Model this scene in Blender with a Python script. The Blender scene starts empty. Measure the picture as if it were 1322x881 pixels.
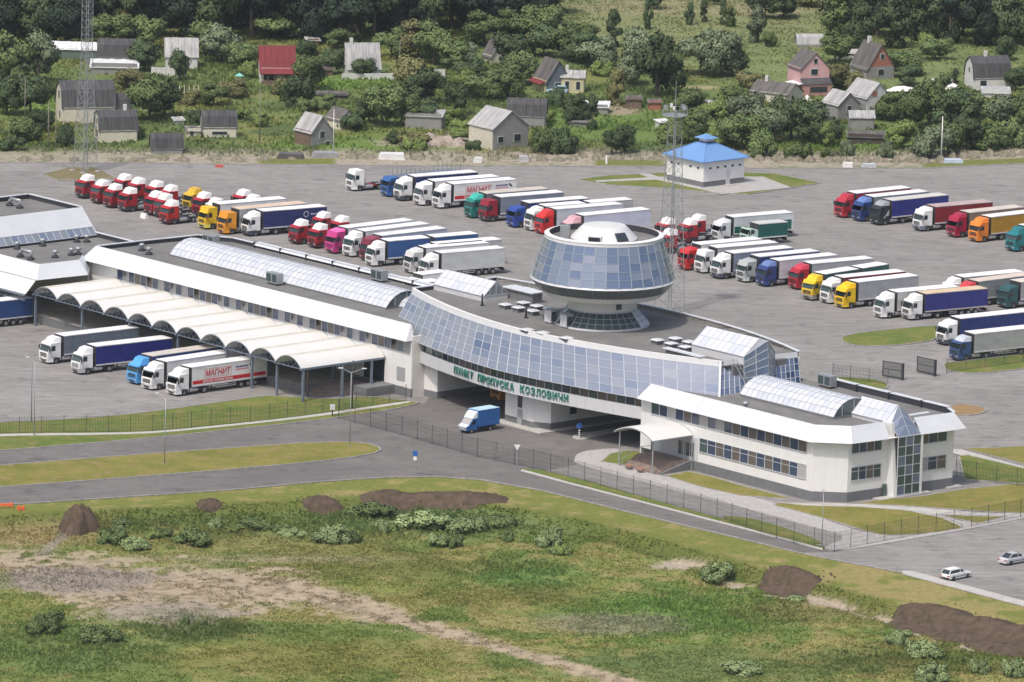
import bpy, math, random
import numpy as np
from math import sin, cos, tan, atan, atan2, radians, degrees, hypot, pi, sqrt
from mathutils import Vector, Matrix
from mathutils.geometry import tessellate_polygon
random.seed(7); np.random.seed(7)
S = bpy.context.scene
COL = S.collection
# ------------------------------------------------------------------ camera
FPX, HCAM, ROLL = 9400.0, 208.0, radians(1.5)
CX, CY = 661.0, 440.5
PITCH = atan(1840.5 / FPX)
DCAM = HCAM / tan(PITCH)
cam = bpy.data.cameras.new('camera')
camo = bpy.data.objects.new('camera', cam)
COL.objects.link(camo)
cam.sensor_width = 36.0
cam.lens = FPX / 1322.0 * 36.0
cam.clip_start = 5.0
cam.clip_end = 15000.0
fwd = Vector((0, cos(PITCH), -sin(PITCH)))
R0 = Vector((1, 0, 0)); U0 = Vector((0, sin(PITCH), cos(PITCH)))
Rr = cos(ROLL) * R0 + sin(ROLL) * U0
Ur = -sin(ROLL) * R0 + cos(ROLL) * U0
m = Matrix(((Rr.x, Ur.x, -fwd.x, 0), (Rr.y, Ur.y, -fwd.y, -DCAM), (Rr.z, Ur.z, -fwd.z, HCAM), (0, 0, 0, 1)))
camo.matrix_world = m
S.camera = camo
# ------------------------------------------------------------------ light
SUN_EL, SUN_AZ = radians(60), atan2(-0.86, -0.51)      # direction towards the sun
SUN_STR, SKY_STR = 2.4, 0.135
W = bpy.data.worlds.new("World"); S.world = W; W.use_nodes = True
nt = W.node_tree
bg = nt.nodes['Background']
sky = nt.nodes.new('ShaderNodeTexSky'); sky.sky_type = 'NISHITA'; sky.sun_disc = False
sky.sun_elevation = SUN_EL
sky.sun_rotation = pi / 2 - SUN_AZ
sky.dust_density = 5.0; sky.air_density = 1.0; sky.ozone_density = 1.0
nt.links.new(sky.outputs[0], bg.inputs[0]); bg.inputs[1].default_value = SKY_STR
sd = Vector((cos(SUN_EL) * cos(SUN_AZ), cos(SUN_EL) * sin(SUN_AZ), sin(SUN_EL)))
sl = bpy.data.lights.new('sun', 'SUN'); sl.energy = SUN_STR; sl.angle = radians(2.5); sl.color = (1.0, 0.945, 0.86)
slo = bpy.data.objects.new('sun', sl); COL.objects.link(slo)
slo.rotation_euler = sd.to_track_quat('Z', 'Y').to_euler(); slo.location = (0, 0, 300)
S.view_settings.view_transform = 'Standard'; S.view_settings.look = 'None'
S.view_settings.exposure = 0.2; S.view_settings.gamma = 1.0
S.cycles.max_bounces = 5; S.cycles.diffuse_bounces = 2; S.cycles.glossy_bounces = 2
S.cycles.transmission_bounces = 2; S.cycles.transparent_max_bounces = 4

# ------------------------------------------------------------------ survey: photo pixel + height -> place on the site
def P(px, py, h=0.0):
    a = (px - CX) / FPX; b = -(py - CY) / FPX
    c, s = cos(ROLL), sin(ROLL)
    rx = a * c - b * s; ry = a * s + b * c
    d = (rx, cos(PITCH) + ry * sin(PITCH), -sin(PITCH) + ry * cos(PITCH))
    t = (h - HCAM) / d[2]
    return Vector((d[0] * t, -DCAM + d[1] * t, h))
def PIX(x, y, z=0.0):
    dy, dz = y + DCAM, z - HCAM
    f = dy * cos(PITCH) - dz * sin(PITCH); up = dy * sin(PITCH) + dz * cos(PITCH)
    c, s = cos(ROLL), sin(ROLL)
    return (CX + (x * c + up * s) / f * FPX, CY - (-x * s + up * c) / f * FPX)
TH = radians(41)                         # building grid: u along the lorries, v along the long facade
def XY(u, v, z=0.0):
    return Vector((u * cos(TH) + v * sin(TH), u * sin(TH) - v * cos(TH), z))
def UVof(p):
    return (p[0] * cos(TH) + p[1] * sin(TH), p[0] * sin(TH) - p[1] * cos(TH))

# ------------------------------------------------------------------ materials
MATS = {}
def s2l(c):
    return tuple(((x / 12.92) if x <= 0.04045 else ((x + 0.055) / 1.055) ** 2.4) for x in c)
def mat(name, col, rough=0.6, metal=0.0, spec=0.5, var=0.0, scale=1.0, col2=None, detail=4, bump=0.0, stretch=None, coat=0.0, objvar=0.0):
    if name in MATS: return MATS[name]
    m = bpy.data.materials.new(name); m.use_nodes = True
    n = m.node_tree; b = n.nodes['Principled BSDF']
    b.inputs['Base Color'].default_value = (*col, 1)
    b.inputs['Roughness'].default_value = rough; b.inputs['Metallic'].default_value = metal
    b.inputs['Specular IOR Level'].default_value = spec
    if coat: b.inputs['Coat Weight'].default_value = coat; b.inputs['Coat Roughness'].default_value = 0.08
    if var or col2:
        tc = n.nodes.new('ShaderNodeTexCoord'); mp = n.nodes.new('ShaderNodeMapping')
        n.links.new(tc.outputs['Object'], mp.inputs['Vector'])
        if stretch: mp.inputs['Scale'].default_value = stretch
        no = n.nodes.new('ShaderNodeTexNoise'); no.inputs['Scale'].default_value = scale; no.inputs['Detail'].default_value = detail
        no.inputs['Roughness'].default_value = 0.62
        n.links.new(mp.outputs[0], no.inputs['Vector'])
        rp = n.nodes.new('ShaderNodeValToRGB')
        rp.color_ramp.elements[0].position = 0.32; rp.color_ramp.elements[1].position = 0.68
        c2 = col2 if col2 else tuple(max(0, x * (1 - var)) for x in col)
        c1 = col if col2 else tuple(min(1, x * (1 + var)) for x in col)
        rp.color_ramp.elements[0].color = (*c2, 1); rp.color_ramp.elements[1].color = (*c1, 1)
        n.links.new(no.outputs['Fac'], rp.inputs[0])
        out = rp.outputs[0]
        if objvar:
            oi = n.nodes.new('ShaderNodeObjectInfo'); hs = n.nodes.new('ShaderNodeHueSaturation')
            mr = n.nodes.new('ShaderNodeMapRange'); mr.inputs[3].default_value = 1 - objvar; mr.inputs[4].default_value = 1 + objvar
            n.links.new(oi.outputs['Random'], mr.inputs[0]); n.links.new(mr.outputs[0], hs.inputs['Value'])
            n.links.new(out, hs.inputs['Color']); out = hs.outputs[0]
        n.links.new(out, b.inputs['Base Color'])
        if bump:
            bm = n.nodes.new('ShaderNodeBump'); bm.inputs['Strength'].default_value = bump; bm.inputs['Distance'].default_value = 0.05
            n.links.new(no.outputs['Fac'], bm.inputs['Height']); n.links.new(bm.outputs[0], b.inputs['Normal'])
    MATS[name] = m
    return m
def attr_mat(name, rough=0.95, scale=1.3, amt=0.25, fine=9.0):
    m = bpy.data.materials.new(name); m.use_nodes = True
    n = m.node_tree; b = n.nodes['Principled BSDF']; b.inputs['Roughness'].default_value = rough
    b.inputs['Specular IOR Level'].default_value = 0.1
    at = n.nodes.new('ShaderNodeAttribute'); at.attribute_name = 'col'
    tc = n.nodes.new('ShaderNodeTexCoord')
    no = n.nodes.new('ShaderNodeTexNoise'); no.inputs['Scale'].default_value = scale; no.inputs['Detail'].default_value = 7; no.inputs['Roughness'].default_value = 0.7
    n.links.new(tc.outputs['Object'], no.inputs['Vector'])
    mr = n.nodes.new('ShaderNodeMapRange'); mr.inputs[1].default_value = 0.3; mr.inputs[2].default_value = 0.7
    mr.inputs[3].default_value = 1 - amt; mr.inputs[4].default_value = 1 + amt
    n.links.new(no.outputs['Fac'], mr.inputs[0])
    hs = n.nodes.new('ShaderNodeHueSaturation'); n.links.new(at.outputs['Color'], hs.inputs['Color']); n.links.new(mr.outputs[0], hs.inputs['Value'])
    n.links.new(hs.outputs[0], b.inputs['Base Color'])
    return m
def lawnmat(name, a, b_, c3):
    m = bpy.data.materials.new(name); m.use_nodes = True
    n = m.node_tree; b = n.nodes['Principled BSDF']; b.inputs['Roughness'].default_value = 0.95; b.inputs['Specular IOR Level'].default_value = 0.08
    tc = n.nodes.new('ShaderNodeTexCoord')
    def noi(s, d):
        no = n.nodes.new('ShaderNodeTexNoise'); no.inputs['Scale'].default_value = s; no.inputs['Detail'].default_value = d; no.inputs['Roughness'].default_value = .7
        n.links.new(tc.outputs['Object'], no.inputs['Vector']); return no.outputs['Fac']
    def ramp(f, lo, hi, c1, c2):
        rp = n.nodes.new('ShaderNodeValToRGB'); rp.color_ramp.elements[0].position = lo; rp.color_ramp.elements[1].position = hi
        rp.color_ramp.elements[0].color = (*c1, 1); rp.color_ramp.elements[1].color = (*c2, 1); n.links.new(f, rp.inputs[0]); return rp.outputs[0]
    def mix(t, f, x, y):
        k = n.nodes.new('ShaderNodeMixRGB'); k.blend_type = t
        if isinstance(f, float): k.inputs[0].default_value = f
        else: n.links.new(f, k.inputs[0])
        n.links.new(x, k.inputs[1]); n.links.new(y, k.inputs[2]); return k.outputs[0]
    base = ramp(noi(.13, 8), .38, .62, a, b_)
    dry = ramp(noi(.42, 9), .5, .66, (0, 0, 0), (1, 1, 1))
    rgb = n.nodes.new('ShaderNodeRGB'); rgb.outputs[0].default_value = (*c3, 1)
    base = mix('MIX', dry, base, rgb.outputs[0])
    fine = ramp(noi(3.5, 8), .3, .7, (.72, .72, .72), (1.22, 1.22, 1.22))
    out = mix('MULTIPLY', 1.0, base, fine)
    n.links.new(out, b.inputs['Base Color'])
    bm = n.nodes.new('ShaderNodeBump'); bm.inputs['Strength'].default_value = .5; bm.inputs['Distance'].default_value = .08
    n.links.new(noi(4.0, 8), bm.inputs['Height']); n.links.new(bm.outputs[0], b.inputs['Normal'])
    MATS[name] = m; return m
def asphalt(name, c1, c2, tracks=0.12):
    m = bpy.data.materials.new(name); m.use_nodes = True
    n = m.node_tree; b = n.nodes['Principled BSDF']; b.inputs['Roughness'].default_value = 0.9; b.inputs['Specular IOR Level'].default_value = 0.15
    tc = n.nodes.new('ShaderNodeTexCoord')
    def noise(scale, detail, st=None, rot=0, dist=0):
        mp = n.nodes.new('ShaderNodeMapping'); n.links.new(tc.outputs['Object'], mp.inputs['Vector'])
        if st: mp.inputs['Scale'].default_value = st
        mp.inputs['Rotation'].default_value = (0, 0, rot)
        no = n.nodes.new('ShaderNodeTexNoise'); no.inputs['Scale'].default_value = scale; no.inputs['Detail'].default_value = detail
        no.inputs['Roughness'].default_value = 0.65; no.inputs['Distortion'].default_value = dist
        n.links.new(mp.outputs[0], no.inputs['Vector']); return no.outputs['Fac']
    rp = n.nodes.new('ShaderNodeValToRGB'); rp.color_ramp.elements[0].position = 0.3; rp.color_ramp.elements[1].position = 0.7
    rp.color_ramp.elements[0].color = (*c2, 1); rp.color_ramp.elements[1].color = (*c1, 1)
    n.links.new(noise(0.045, 6, None, 0, 1.0), rp.inputs[0])
    mul = n.nodes.new('ShaderNodeMixRGB'); mul.blend_type = 'MULTIPLY'; mul.inputs[0].default_value = 1.0
    r2 = n.nodes.new('ShaderNodeValToRGB'); r2.color_ramp.elements[0].position = 0.34; r2.color_ramp.elements[1].position = 0.6
    r2.color_ramp.elements[0].color = (1 - tracks * 2.6,) * 3 + (1,); r2.color_ramp.elements[1].color = (1, 1, 1, 1)
    n.links.new(noise(0.5, 6, (0.22, 1.0, 1), radians(-38), 2.5), r2.inputs[0])
    n.links.new(rp.outputs[0], mul.inputs[1]); n.links.new(r2.outputs[0], mul.inputs[2])
    mul2 = n.nodes.new('ShaderNodeMixRGB'); mul2.blend_type = 'MULTIPLY'; mul2.inputs[0].default_value = 1.0
    r3 = n.nodes.new('ShaderNodeValToRGB'); r3.color_ramp.elements[0].position = 0.25; r3.color_ramp.elements[1].position = 0.75
    r3.color_ramp.elements[0].color = (0.86, 0.86, 0.86, 1); r3.color_ramp.elements[1].color = (1.08, 1.08, 1.08, 1)
    n.links.new(noise(2.2, 6), r3.inputs[0])
    n.links.new(mul.outputs[0], mul2.inputs[1]); n.links.new(r3.outputs[0], mul2.inputs[2])
    vo = n.nodes.new('ShaderNodeTexNoise'); vo.inputs['Scale'].default_value = 0.35; vo.inputs['Detail'].default_value = 3
    n.links.new(tc.outputs['Object'], vo.inputs['Vector'])
    r4 = n.nodes.new('ShaderNodeValToRGB'); r4.color_ramp.elements[0].position = 0.30; r4.color_ramp.elements[1].position = 0.41
    r4.color_ramp.elements[0].color = (0.76, 0.76, 0.77, 1); r4.color_ramp.elements[1].color = (1, 1, 1, 1)
    n.links.new(vo.outputs['Fac'], r4.inputs[0])
    mul3 = n.nodes.new('ShaderNodeMixRGB'); mul3.blend_type = 'MULTIPLY'; mul3.inputs[0].default_value = 1.0
    n.links.new(mul2.outputs[0], mul3.inputs[1]); n.links.new(r4.outputs[0], mul3.inputs[2])
    n.links.new(mul3.outputs[0], b.inputs['Base Color'])
    return m
M_LOT = asphalt('worn_lot_asphalt', (0.318, 0.308, 0.300), (0.24, 0.232, 0.226), 0.12)
M_ROAD = asphalt('road_asphalt', (0.205, 0.196, 0.190), (0.150, 0.144, 0.141), 0.10)
M_CONC = mat('concrete', (0.42, 0.41, 0.39), 0.9, var=0.12, scale=0.8)
M_KERB = mat('kerb_concrete', (0.29, 0.28, 0.27), 0.9, var=0.25, scale=1.5)
M_PAVE = mat('paving', (0.37, 0.36, 0.35), 0.9, var=0.15, scale=1.2)
M_LAWN = lawnmat('mown_lawn', (0.150, 0.160, 0.040), (0.225, 0.210, 0.060), (0.275, 0.200, 0.10))
M_LAWN2 = lawnmat('green_lawn', (0.105, 0.155, 0.038), (0.165, 0.185, 0.052), (0.235, 0.195, 0.08))
M_WHITE = mat('white_cladding', (0.73, 0.73, 0.73), 0.5, var=0.03, scale=1.1, stretch=(1.6, 1.6, .14), detail=7)
M_MANS = mat('white_mansard_sheet', (0.60, 0.625, 0.665), 0.45, var=0.05, scale=0.7, stretch=(1.2, .4, .4), detail=6)
M_WALLY = mat('cream_render', (0.66, 0.64, 0.60), 0.7, var=0.04, scale=0.6)
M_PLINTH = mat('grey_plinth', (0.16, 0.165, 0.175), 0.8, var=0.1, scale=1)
M_DECK = mat('roof_membrane', (0.19, 0.186, 0.182), 0.9, col2=(0.125, 0.124, 0.125), scale=0.22, detail=10)
M_DARK = mat('dark_membrane', (0.035, 0.038, 0.048), 0.8)
M_FRAME = mat('white_frame', (0.47, 0.50, 0.545), 0.4)
M_PANEL = mat('light_grey_panel', (0.56, 0.57, 0.60), 0.4, var=0.03, scale=0.7)
GLASSF = [mat('facade_glass_%s' % n, c, 0.18, 0.35, 0.8) for n, c in  # pane tints carry the sky's reflection in their base colour
          (('pale', (0.33, 0.36, 0.425)), ('lilac', (0.285, 0.32, 0.40)), ('blue', (0.235, 0.28, 0.375)), ('deep', (0.155, 0.205, 0.32)), ('clear', (0.30, 0.345, 0.38)))]
M_GDARK = mat('dark_glass', (0.03, 0.04, 0.05), 0.12, spec=0.8)
M_GDARK2 = mat('dark_teal_glass', (0.055, 0.085, 0.09), 0.2, spec=0.6)  # dark blue-green glass, one even colour
M_GBLUE = mat('sky_tint_window_glass', (0.03, 0.052, 0.105), 0.15, spec=0.8)  # blue of the reflected sky is put into the base colour
M_GBROWN = mat('curtained_glass', (0.12, 0.10, 0.09), 0.3, spec=0.6)
M_GLIGHT = mat('blind_glass', (0.38, 0.37, 0.38), 0.4)
M_SKYL = [mat('polycarbonate_%s' % n, c, 0.3, 0.0, 0.6, var=0.05, scale=1.5) for n, c in (('white', (0.60, 0.615, 0.655)), ('blue', (0.52, 0.55, 0.62)), ('clear', (0.565, 0.59, 0.645)))]
M_CANO = mat('canopy_sheet', (0.66, 0.655, 0.64), 0.5, var=.03, scale=0.5, detail=6)
M_CANOD = mat('canopy_sheet_stained', (0.60, 0.58, 0.52), 0.6, col2=(0.50, 0.48, 0.40), scale=0.6, detail=6)
M_STEEL = mat('blue_grey_steel', (0.17, 0.21, 0.27), 0.5, 0.2)
M_GALV = mat('galvanised_steel', (0.36, 0.38, 0.40), 0.45, 0.4)
M_DSTEEL = mat('dark_fence_steel', (0.03, 0.035, 0.035), 0.7)
M_FRAME2 = mat('grey_frame', (0.30, 0.34, 0.39), 0.4)
M_BRICKPAVE = mat('brown_paver', (0.27, 0.205, 0.18), 0.9, var=0.25, scale=1.5)
M_SOIL = mat('dark_soil', (0.125, 0.090, 0.072), 1.0, spec=0.05, col2=(0.060, 0.050, 0.034), scale=1.1, detail=12, bump=1.0)
M_SAND = mat('sand_heap', (0.29, 0.25, 0.205), 1.0, spec=0.05, col2=(0.11, 0.115, 0.075), scale=1.1, detail=10, bump=0.8)
M_GREEN = mat('green_letter', (0.015, 0.17, 0.13), 0.5)
M_TYRE = mat('tyre_rubber', (0.02, 0.02, 0.022), 0.9)
M_RIM = mat('wheel_rim', (0.26, 0.26, 0.27), 0.5, 0.3)
M_CHAS = mat('chassis', (0.035, 0.035, 0.04), 0.8)
M_ALU = mat('aluminium', (0.5, 0.5, 0.52), 0.35, 0.6)

# ------------------------------------------------------------------ mesh helpers
class MB:
    def __init__(s): s.v = []; s.f = []; s.mi = []
    def add(s, vs, fs, mi=0):
        o = len(s.v); s.v += [tuple(v) for v in vs]; s.f += [tuple(i + o for i in f) for f in fs]; s.mi += [mi] * len(fs); return s
    def box(s, x0, x1, y0, y1, z0, z1, mi=0):
        return s.add([(x0, y0, z0), (x1, y0, z0), (x1, y1, z0), (x0, y1, z0), (x0, y0, z1), (x1, y0, z1), (x1, y1, z1), (x0, y1, z1)],
                     [(3, 2, 1, 0), (4, 5, 6, 7), (0, 1, 5, 4), (1, 2, 6, 5), (2, 3, 7, 6), (3, 0, 4, 7)], mi)
    def hexa(s, b, t, mi=0):
        n = len(b)
        return s.add(list(b) + list(t), [tuple(range(n - 1, -1, -1)), tuple(range(n, 2 * n))] + [(i, (i + 1) % n, n + (i + 1) % n, n + i) for i in range(n)], mi)
    def prism(s, poly, z0, z1, mi=0):      # poly CCW (x,y)
        return s.hexa([(p[0], p[1], z0) for p in poly], [(p[0], p[1], z1) for p in poly], mi)
    def xprism(s, prof, y0, y1, mi=0, ins=0):     # profile (x,z) counter-clockwise, extruded along y
        n = len(prof)
        return s.add([(p[0], y0, p[1]) for p in prof] + [(p[0], y1, p[1]) for p in prof],
                     [tuple(range(n)), tuple(range(2 * n - 1, n - 1, -1))] + [((i + 1) % n, i, n + i, n + (i + 1) % n) for i in range(n)], mi)
    def quad(s, a, b, c, d, mi=0): return s.add([a, b, c, d], [(0, 1, 2, 3)], mi)
    def slab(s, a, b, c, d, t, mi=0):     # quad a b c d (CCW seen from outside) thickened inwards by t
        A, B, C_, D_ = map(Vector, (a, b, c, d)); n = (B - A).cross(D_ - A)
        if n.length < 1e-9: n = (C_ - B).cross(D_ - C_)
        n.normalize(); k = [p - n * t for p in (A, B, C_, D_)]
        return s.add([A, B, C_, D_] + k, [(0, 1, 2, 3), (7, 6, 5, 4), (1, 0, 4, 5), (2, 1, 5, 6), (3, 2, 6, 7), (0, 3, 7, 4)], mi)
    def bar(s, a, b, w, h=None, mi=0, seg=4):
        a, b = Vector(a), Vector(b); d = (b - a)
        if d.length < 1e-6: return s
        d.normalize(); up = Vector((0, 0, 1)) if abs(d.z) < 0.95 else Vector((1, 0, 0))
        x = d.cross(up).normalized(); y = x.cross(d); h = h or w
        vs = []
        for p in (a, b):
            for k in range(seg):
                t = 2 * pi * (k + 0.5) / seg; r = 0.7071 if seg == 4 else 0.5
                vs.append(p + x * cos(t) * w * r + y * sin(t) * h * r)
        return s.add(vs, [tuple(range(seg - 1, -1, -1)), tuple(range(seg, 2 * seg))] + [(i, (i + 1) % seg, seg + (i + 1) % seg, seg + i) for i in range(seg)], mi)
    def cyl(s, c, r, z0, z1, seg=16, r2=None, mi=0):
        r2 = r if r2 is None else r2
        return s.hexa([(c[0] + r * cos(2 * pi * k / seg), c[1] + r * sin(2 * pi * k / seg), z0) for k in range(seg)],
                      [(c[0] + r2 * cos(2 * pi * k / seg), c[1] + r2 * sin(2 * pi * k / seg), z1) for k in range(seg)], mi)
    def cyly(s, c, r, y0, y1, seg=14, mi=0):
        A = [(c[0] + r * cos(2 * pi * k / seg), y0, c[1] + r * sin(2 * pi * k / seg)) for k in range(seg)]
        B = [(p[0], y1, p[2]) for p in A]
        return s.add(A + B, [tuple(range(seg)), tuple(range(2 * seg - 1, seg - 1, -1))] + [((i + 1) % seg, i, seg + i, seg + (i + 1) % seg) for i in range(seg)], mi)
    def mesh(s, name, mats, smooth=False):
        me = bpy.data.meshes.new(name); me.from_pydata(s.v, [], s.f)
        for mm in (mats if isinstance(mats, (list, tuple)) else [mats]): me.materials.append(mm)
        if any(s.mi): me.polygons.foreach_set('material_index', s.mi)
        if smooth: me.polygons.foreach_set('use_smooth', [True] * len(me.polygons))
        me.update(); return me
    def build(s, name, mats, parent=None, smooth=False, loc=None, rz=0, label=None):
        return put(name, s.mesh(name, mats, smooth), parent, loc, rz, label)
def put(name, me, parent=None, loc=None, rz=0, label=None):
    o = bpy.data.objects.new(name, me); COL.objects.link(o)
    if parent: o.parent = parent
    if loc is not None: o.location = loc
    if rz: o.rotation_euler = (0, 0, rz)
    if label: o['label'] = label
    return o
def tag(o, label=None, cat=None, group=None, kind=None):
    if label: o['label'] = label
    if cat: o['category'] = cat
    if group: o['group'] = group
    if kind: o['kind'] = kind
    return o
def thing(name, label, cat, loc=(0, 0, 0), rz=0, group=None):
    o = bpy.data.objects.new(name, None); COL.objects.link(o); o.empty_display_size = 0.5
    o.location = loc; o.rotation_euler = (0, 0, rz)
    return tag(o, label, cat, group)
def children(o, cache={}):
    return list(o.children)
def copy_tree(o, parent=None):
    c = o.copy(); COL.objects.link(c)
    if parent: c.parent = parent
    for ch in o.children: copy_tree(ch, c)
    return c
def struct(name, mb, m, smooth=False):
    o = mb.build(name, m, None, smooth); o['kind'] = 'structure'; return o
def poly_area(p): return 0.5 * sum(p[i][0] * p[(i + 1) % len(p)][1] - p[(i + 1) % len(p)][0] * p[i][1] for i in range(len(p)))
def sheet(name, pts, z, m, edge=0.0):
    pts = [(p[0], p[1]) for p in pts]
    if poly_area(pts) < 0: pts = pts[::-1]
    tri = tessellate_polygon([[Vector((p[0], p[1], 0)) for p in pts]])
    mb = MB(); n = len(pts)
    fs = []
    for t in tri:
        a, b, c = [pts[i] for i in t]
        if (b[0] - a[0]) * (c[1] - a[1]) - (c[0] - a[0]) * (b[1] - a[1]) < 0: t = t[::-1]
        fs.append(tuple(t))
    mb.add([(p[0], p[1], z) for p in pts], fs)
    if edge:
        mb.add([(p[0], p[1], z) for p in pts] + [(p[0], p[1], z - edge) for p in pts], [(i, i + n, (i + 1) % n + n, (i + 1) % n) for i in range(n)])
    return struct(name, mb, m)
def smooth_line(pts, it=2, closed=False):
    for _ in range(it):
        o = []; n = len(pts)
        if not closed: o.append(pts[0])
        for i in range(n if closed else n - 1):
            a, b = Vector(pts[i][:2]), Vector(pts[(i + 1) % n][:2]); o += [tuple(a * .75 + b * .25), tuple(a * .25 + b * .75)]
        if not closed: o.append(pts[-1])
        pts = o
    return [tuple(p)[:2] for p in pts]
def kerb(name, pts, closed=True, w=0.22, h=0.15, z=0.0):
    mb = MB(); n = len(pts); seq = range(n if closed else n - 1)
    for i in seq:
        a, b = Vector(pts[i][:2]), Vector(pts[(i + 1) % n][:2])
        d = b - a
        if d.length < 0.02: continue
        d.normalize(); q = Vector((-d.y, d.x)) * w / 2; e = d * 0.02
        r = [a - q - e, b - q + e, b + q + e, a + q - e]
        mb.hexa([(p.x, p.y, z) for p in r], [(p.x, p.y, z + h) for p in r])
    return struct(name, mb, M_KERB)
def pts(*l, h=0.0): return [tuple(P(a, b, h))[:2] for a, b in l]
ORD = ['', 'second', 'third', 'fourth', 'fifth', 'sixth', 'seventh', 'eighth', 'ninth', 'tenth', 'eleventh', 'twelfth', 'thirteenth', 'fourteenth', 'fifteenth', 'sixteenth', 'seventeenth', 'eighteenth', 'nineteenth', 'twentieth'] + ['twenty-' + w for w in ('first', 'second', 'third', 'fourth', 'fifth', 'sixth', 'seventh', 'eighth', 'ninth')]
def uniq(objs, noun=''):      # objects sharing a label: say which one by its place from the left
    d = {}
    for o in objs: d.setdefault(o['label'], []).append(o)
    for lab, l in d.items():
        if len(l) < 2: continue
        l.sort(key=lambda o: PIX(o.location.x, o.location.y)[0])
        for i, o in enumerate(l):
            n = len(l)
            w = 'leftmost' if i == 0 else ('rightmost' if i == n - 1 else (ORD[i] + ' from left'))
            o['label'] = lab + ', ' + w
# ------------------------------------------------------------------ terrain: one sheet, field lowered beyond the verge
_tabs = {}
def vnoise(x, y, s, seed=0):
    if seed not in _tabs: _tabs[seed] = np.random.RandomState(seed).rand(256, 256)
    T = _tabs[seed]; x = np.asarray(x) / s + 1000; y = np.asarray(y) / s + 1000
    xi = np.floor(x).astype(int); yi = np.floor(y).astype(int); fx = x - xi; fy = y - yi
    fx = fx * fx * (3 - 2 * fx); fy = fy * fy * (3 - 2 * fy)
    a = T[xi % 256, yi % 256]; b = T[(xi + 1) % 256, yi % 256]; c = T[xi % 256, (yi + 1) % 256]; d = T[(xi + 1) % 256, (yi + 1) % 256]
    return (a * (1 - fx) + b * fx) * (1 - fy) + (c * (1 - fx) + d * fx) * fy
def fbm(x, y, s, seed=0, o=4):
    r = 0; a = 1; t = 0
    for k in range(o): r = r + a * vnoise(x, y, s / 2 ** k, seed + k); t += a; a *= 0.55
    return r / t
def sstep(a, b, x): t = np.clip((x - a) / (b - a), 0, 1); return t * t * (3 - 2 * t)
crest_px = [(-120, 676), (0, 666), (100, 660), (250, 653), (400, 645), (520, 640), (640, 652), (740, 668), (830, 690), (920, 715), (990, 735), (1070, 755), (1180, 785), (1322, 818), (1450, 850)]
cr = [P(*c) for c in crest_px]; CRX = [c.x for c in cr]; CRY = [c.y for c in cr]
def ground_z(x, y):
    d = np.interp(x, CRX, CRY) - y
    f = sstep(0, 4.5, d)
    z = -1.35 * f + f * (fbm(x, y, 9, 31, 4) - 0.5) * 1.1 + f * (fbm(x, y, 1.6, 35, 2) - 0.5) * 0.22
    bank = sstep(-3.0, 0.0, d) * (1 - sstep(1.0, 4.0, d)) * 0.25
    paved = (1 - sstep(-1, 0, d))
    far = sstep(FARY(x) + 0.5, FARY(x) + 9, y) if True else 0
    z = z + bank + far * ((fbm(x, y, 14, 41, 4) - 0.45) * 0.8)
    return z - 0.12 * (1 - sstep(-8.5, -6.5, -np.abs(0 * x)) ) * 0
far_px = [(-150, 206), (0, 210.5), (130, 211), (330, 213), (560, 215), (870, 215.5), (982, 218), (1190, 218), (1322, 212), (1480, 205)]
fa = [P(*c) for c in far_px]; FX = [c.x for c in fa]; FY = [c.y for c in fa]
def FARY(x): return np.interp(x, FX, FY)
def mixc(c, col, m): return c * (1 - m[..., None]) + np.array(col) * m[..., None]
def ell(px, py, cx, cy, rx, ry, n, soft=0.35): 
    r = np.sqrt(((px - cx) / rx) ** 2 + ((py - cy) / ry) ** 2) + (n - 0.5) * 0.9
    return 1 - sstep(1 - soft, 1 + soft, r)
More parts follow.
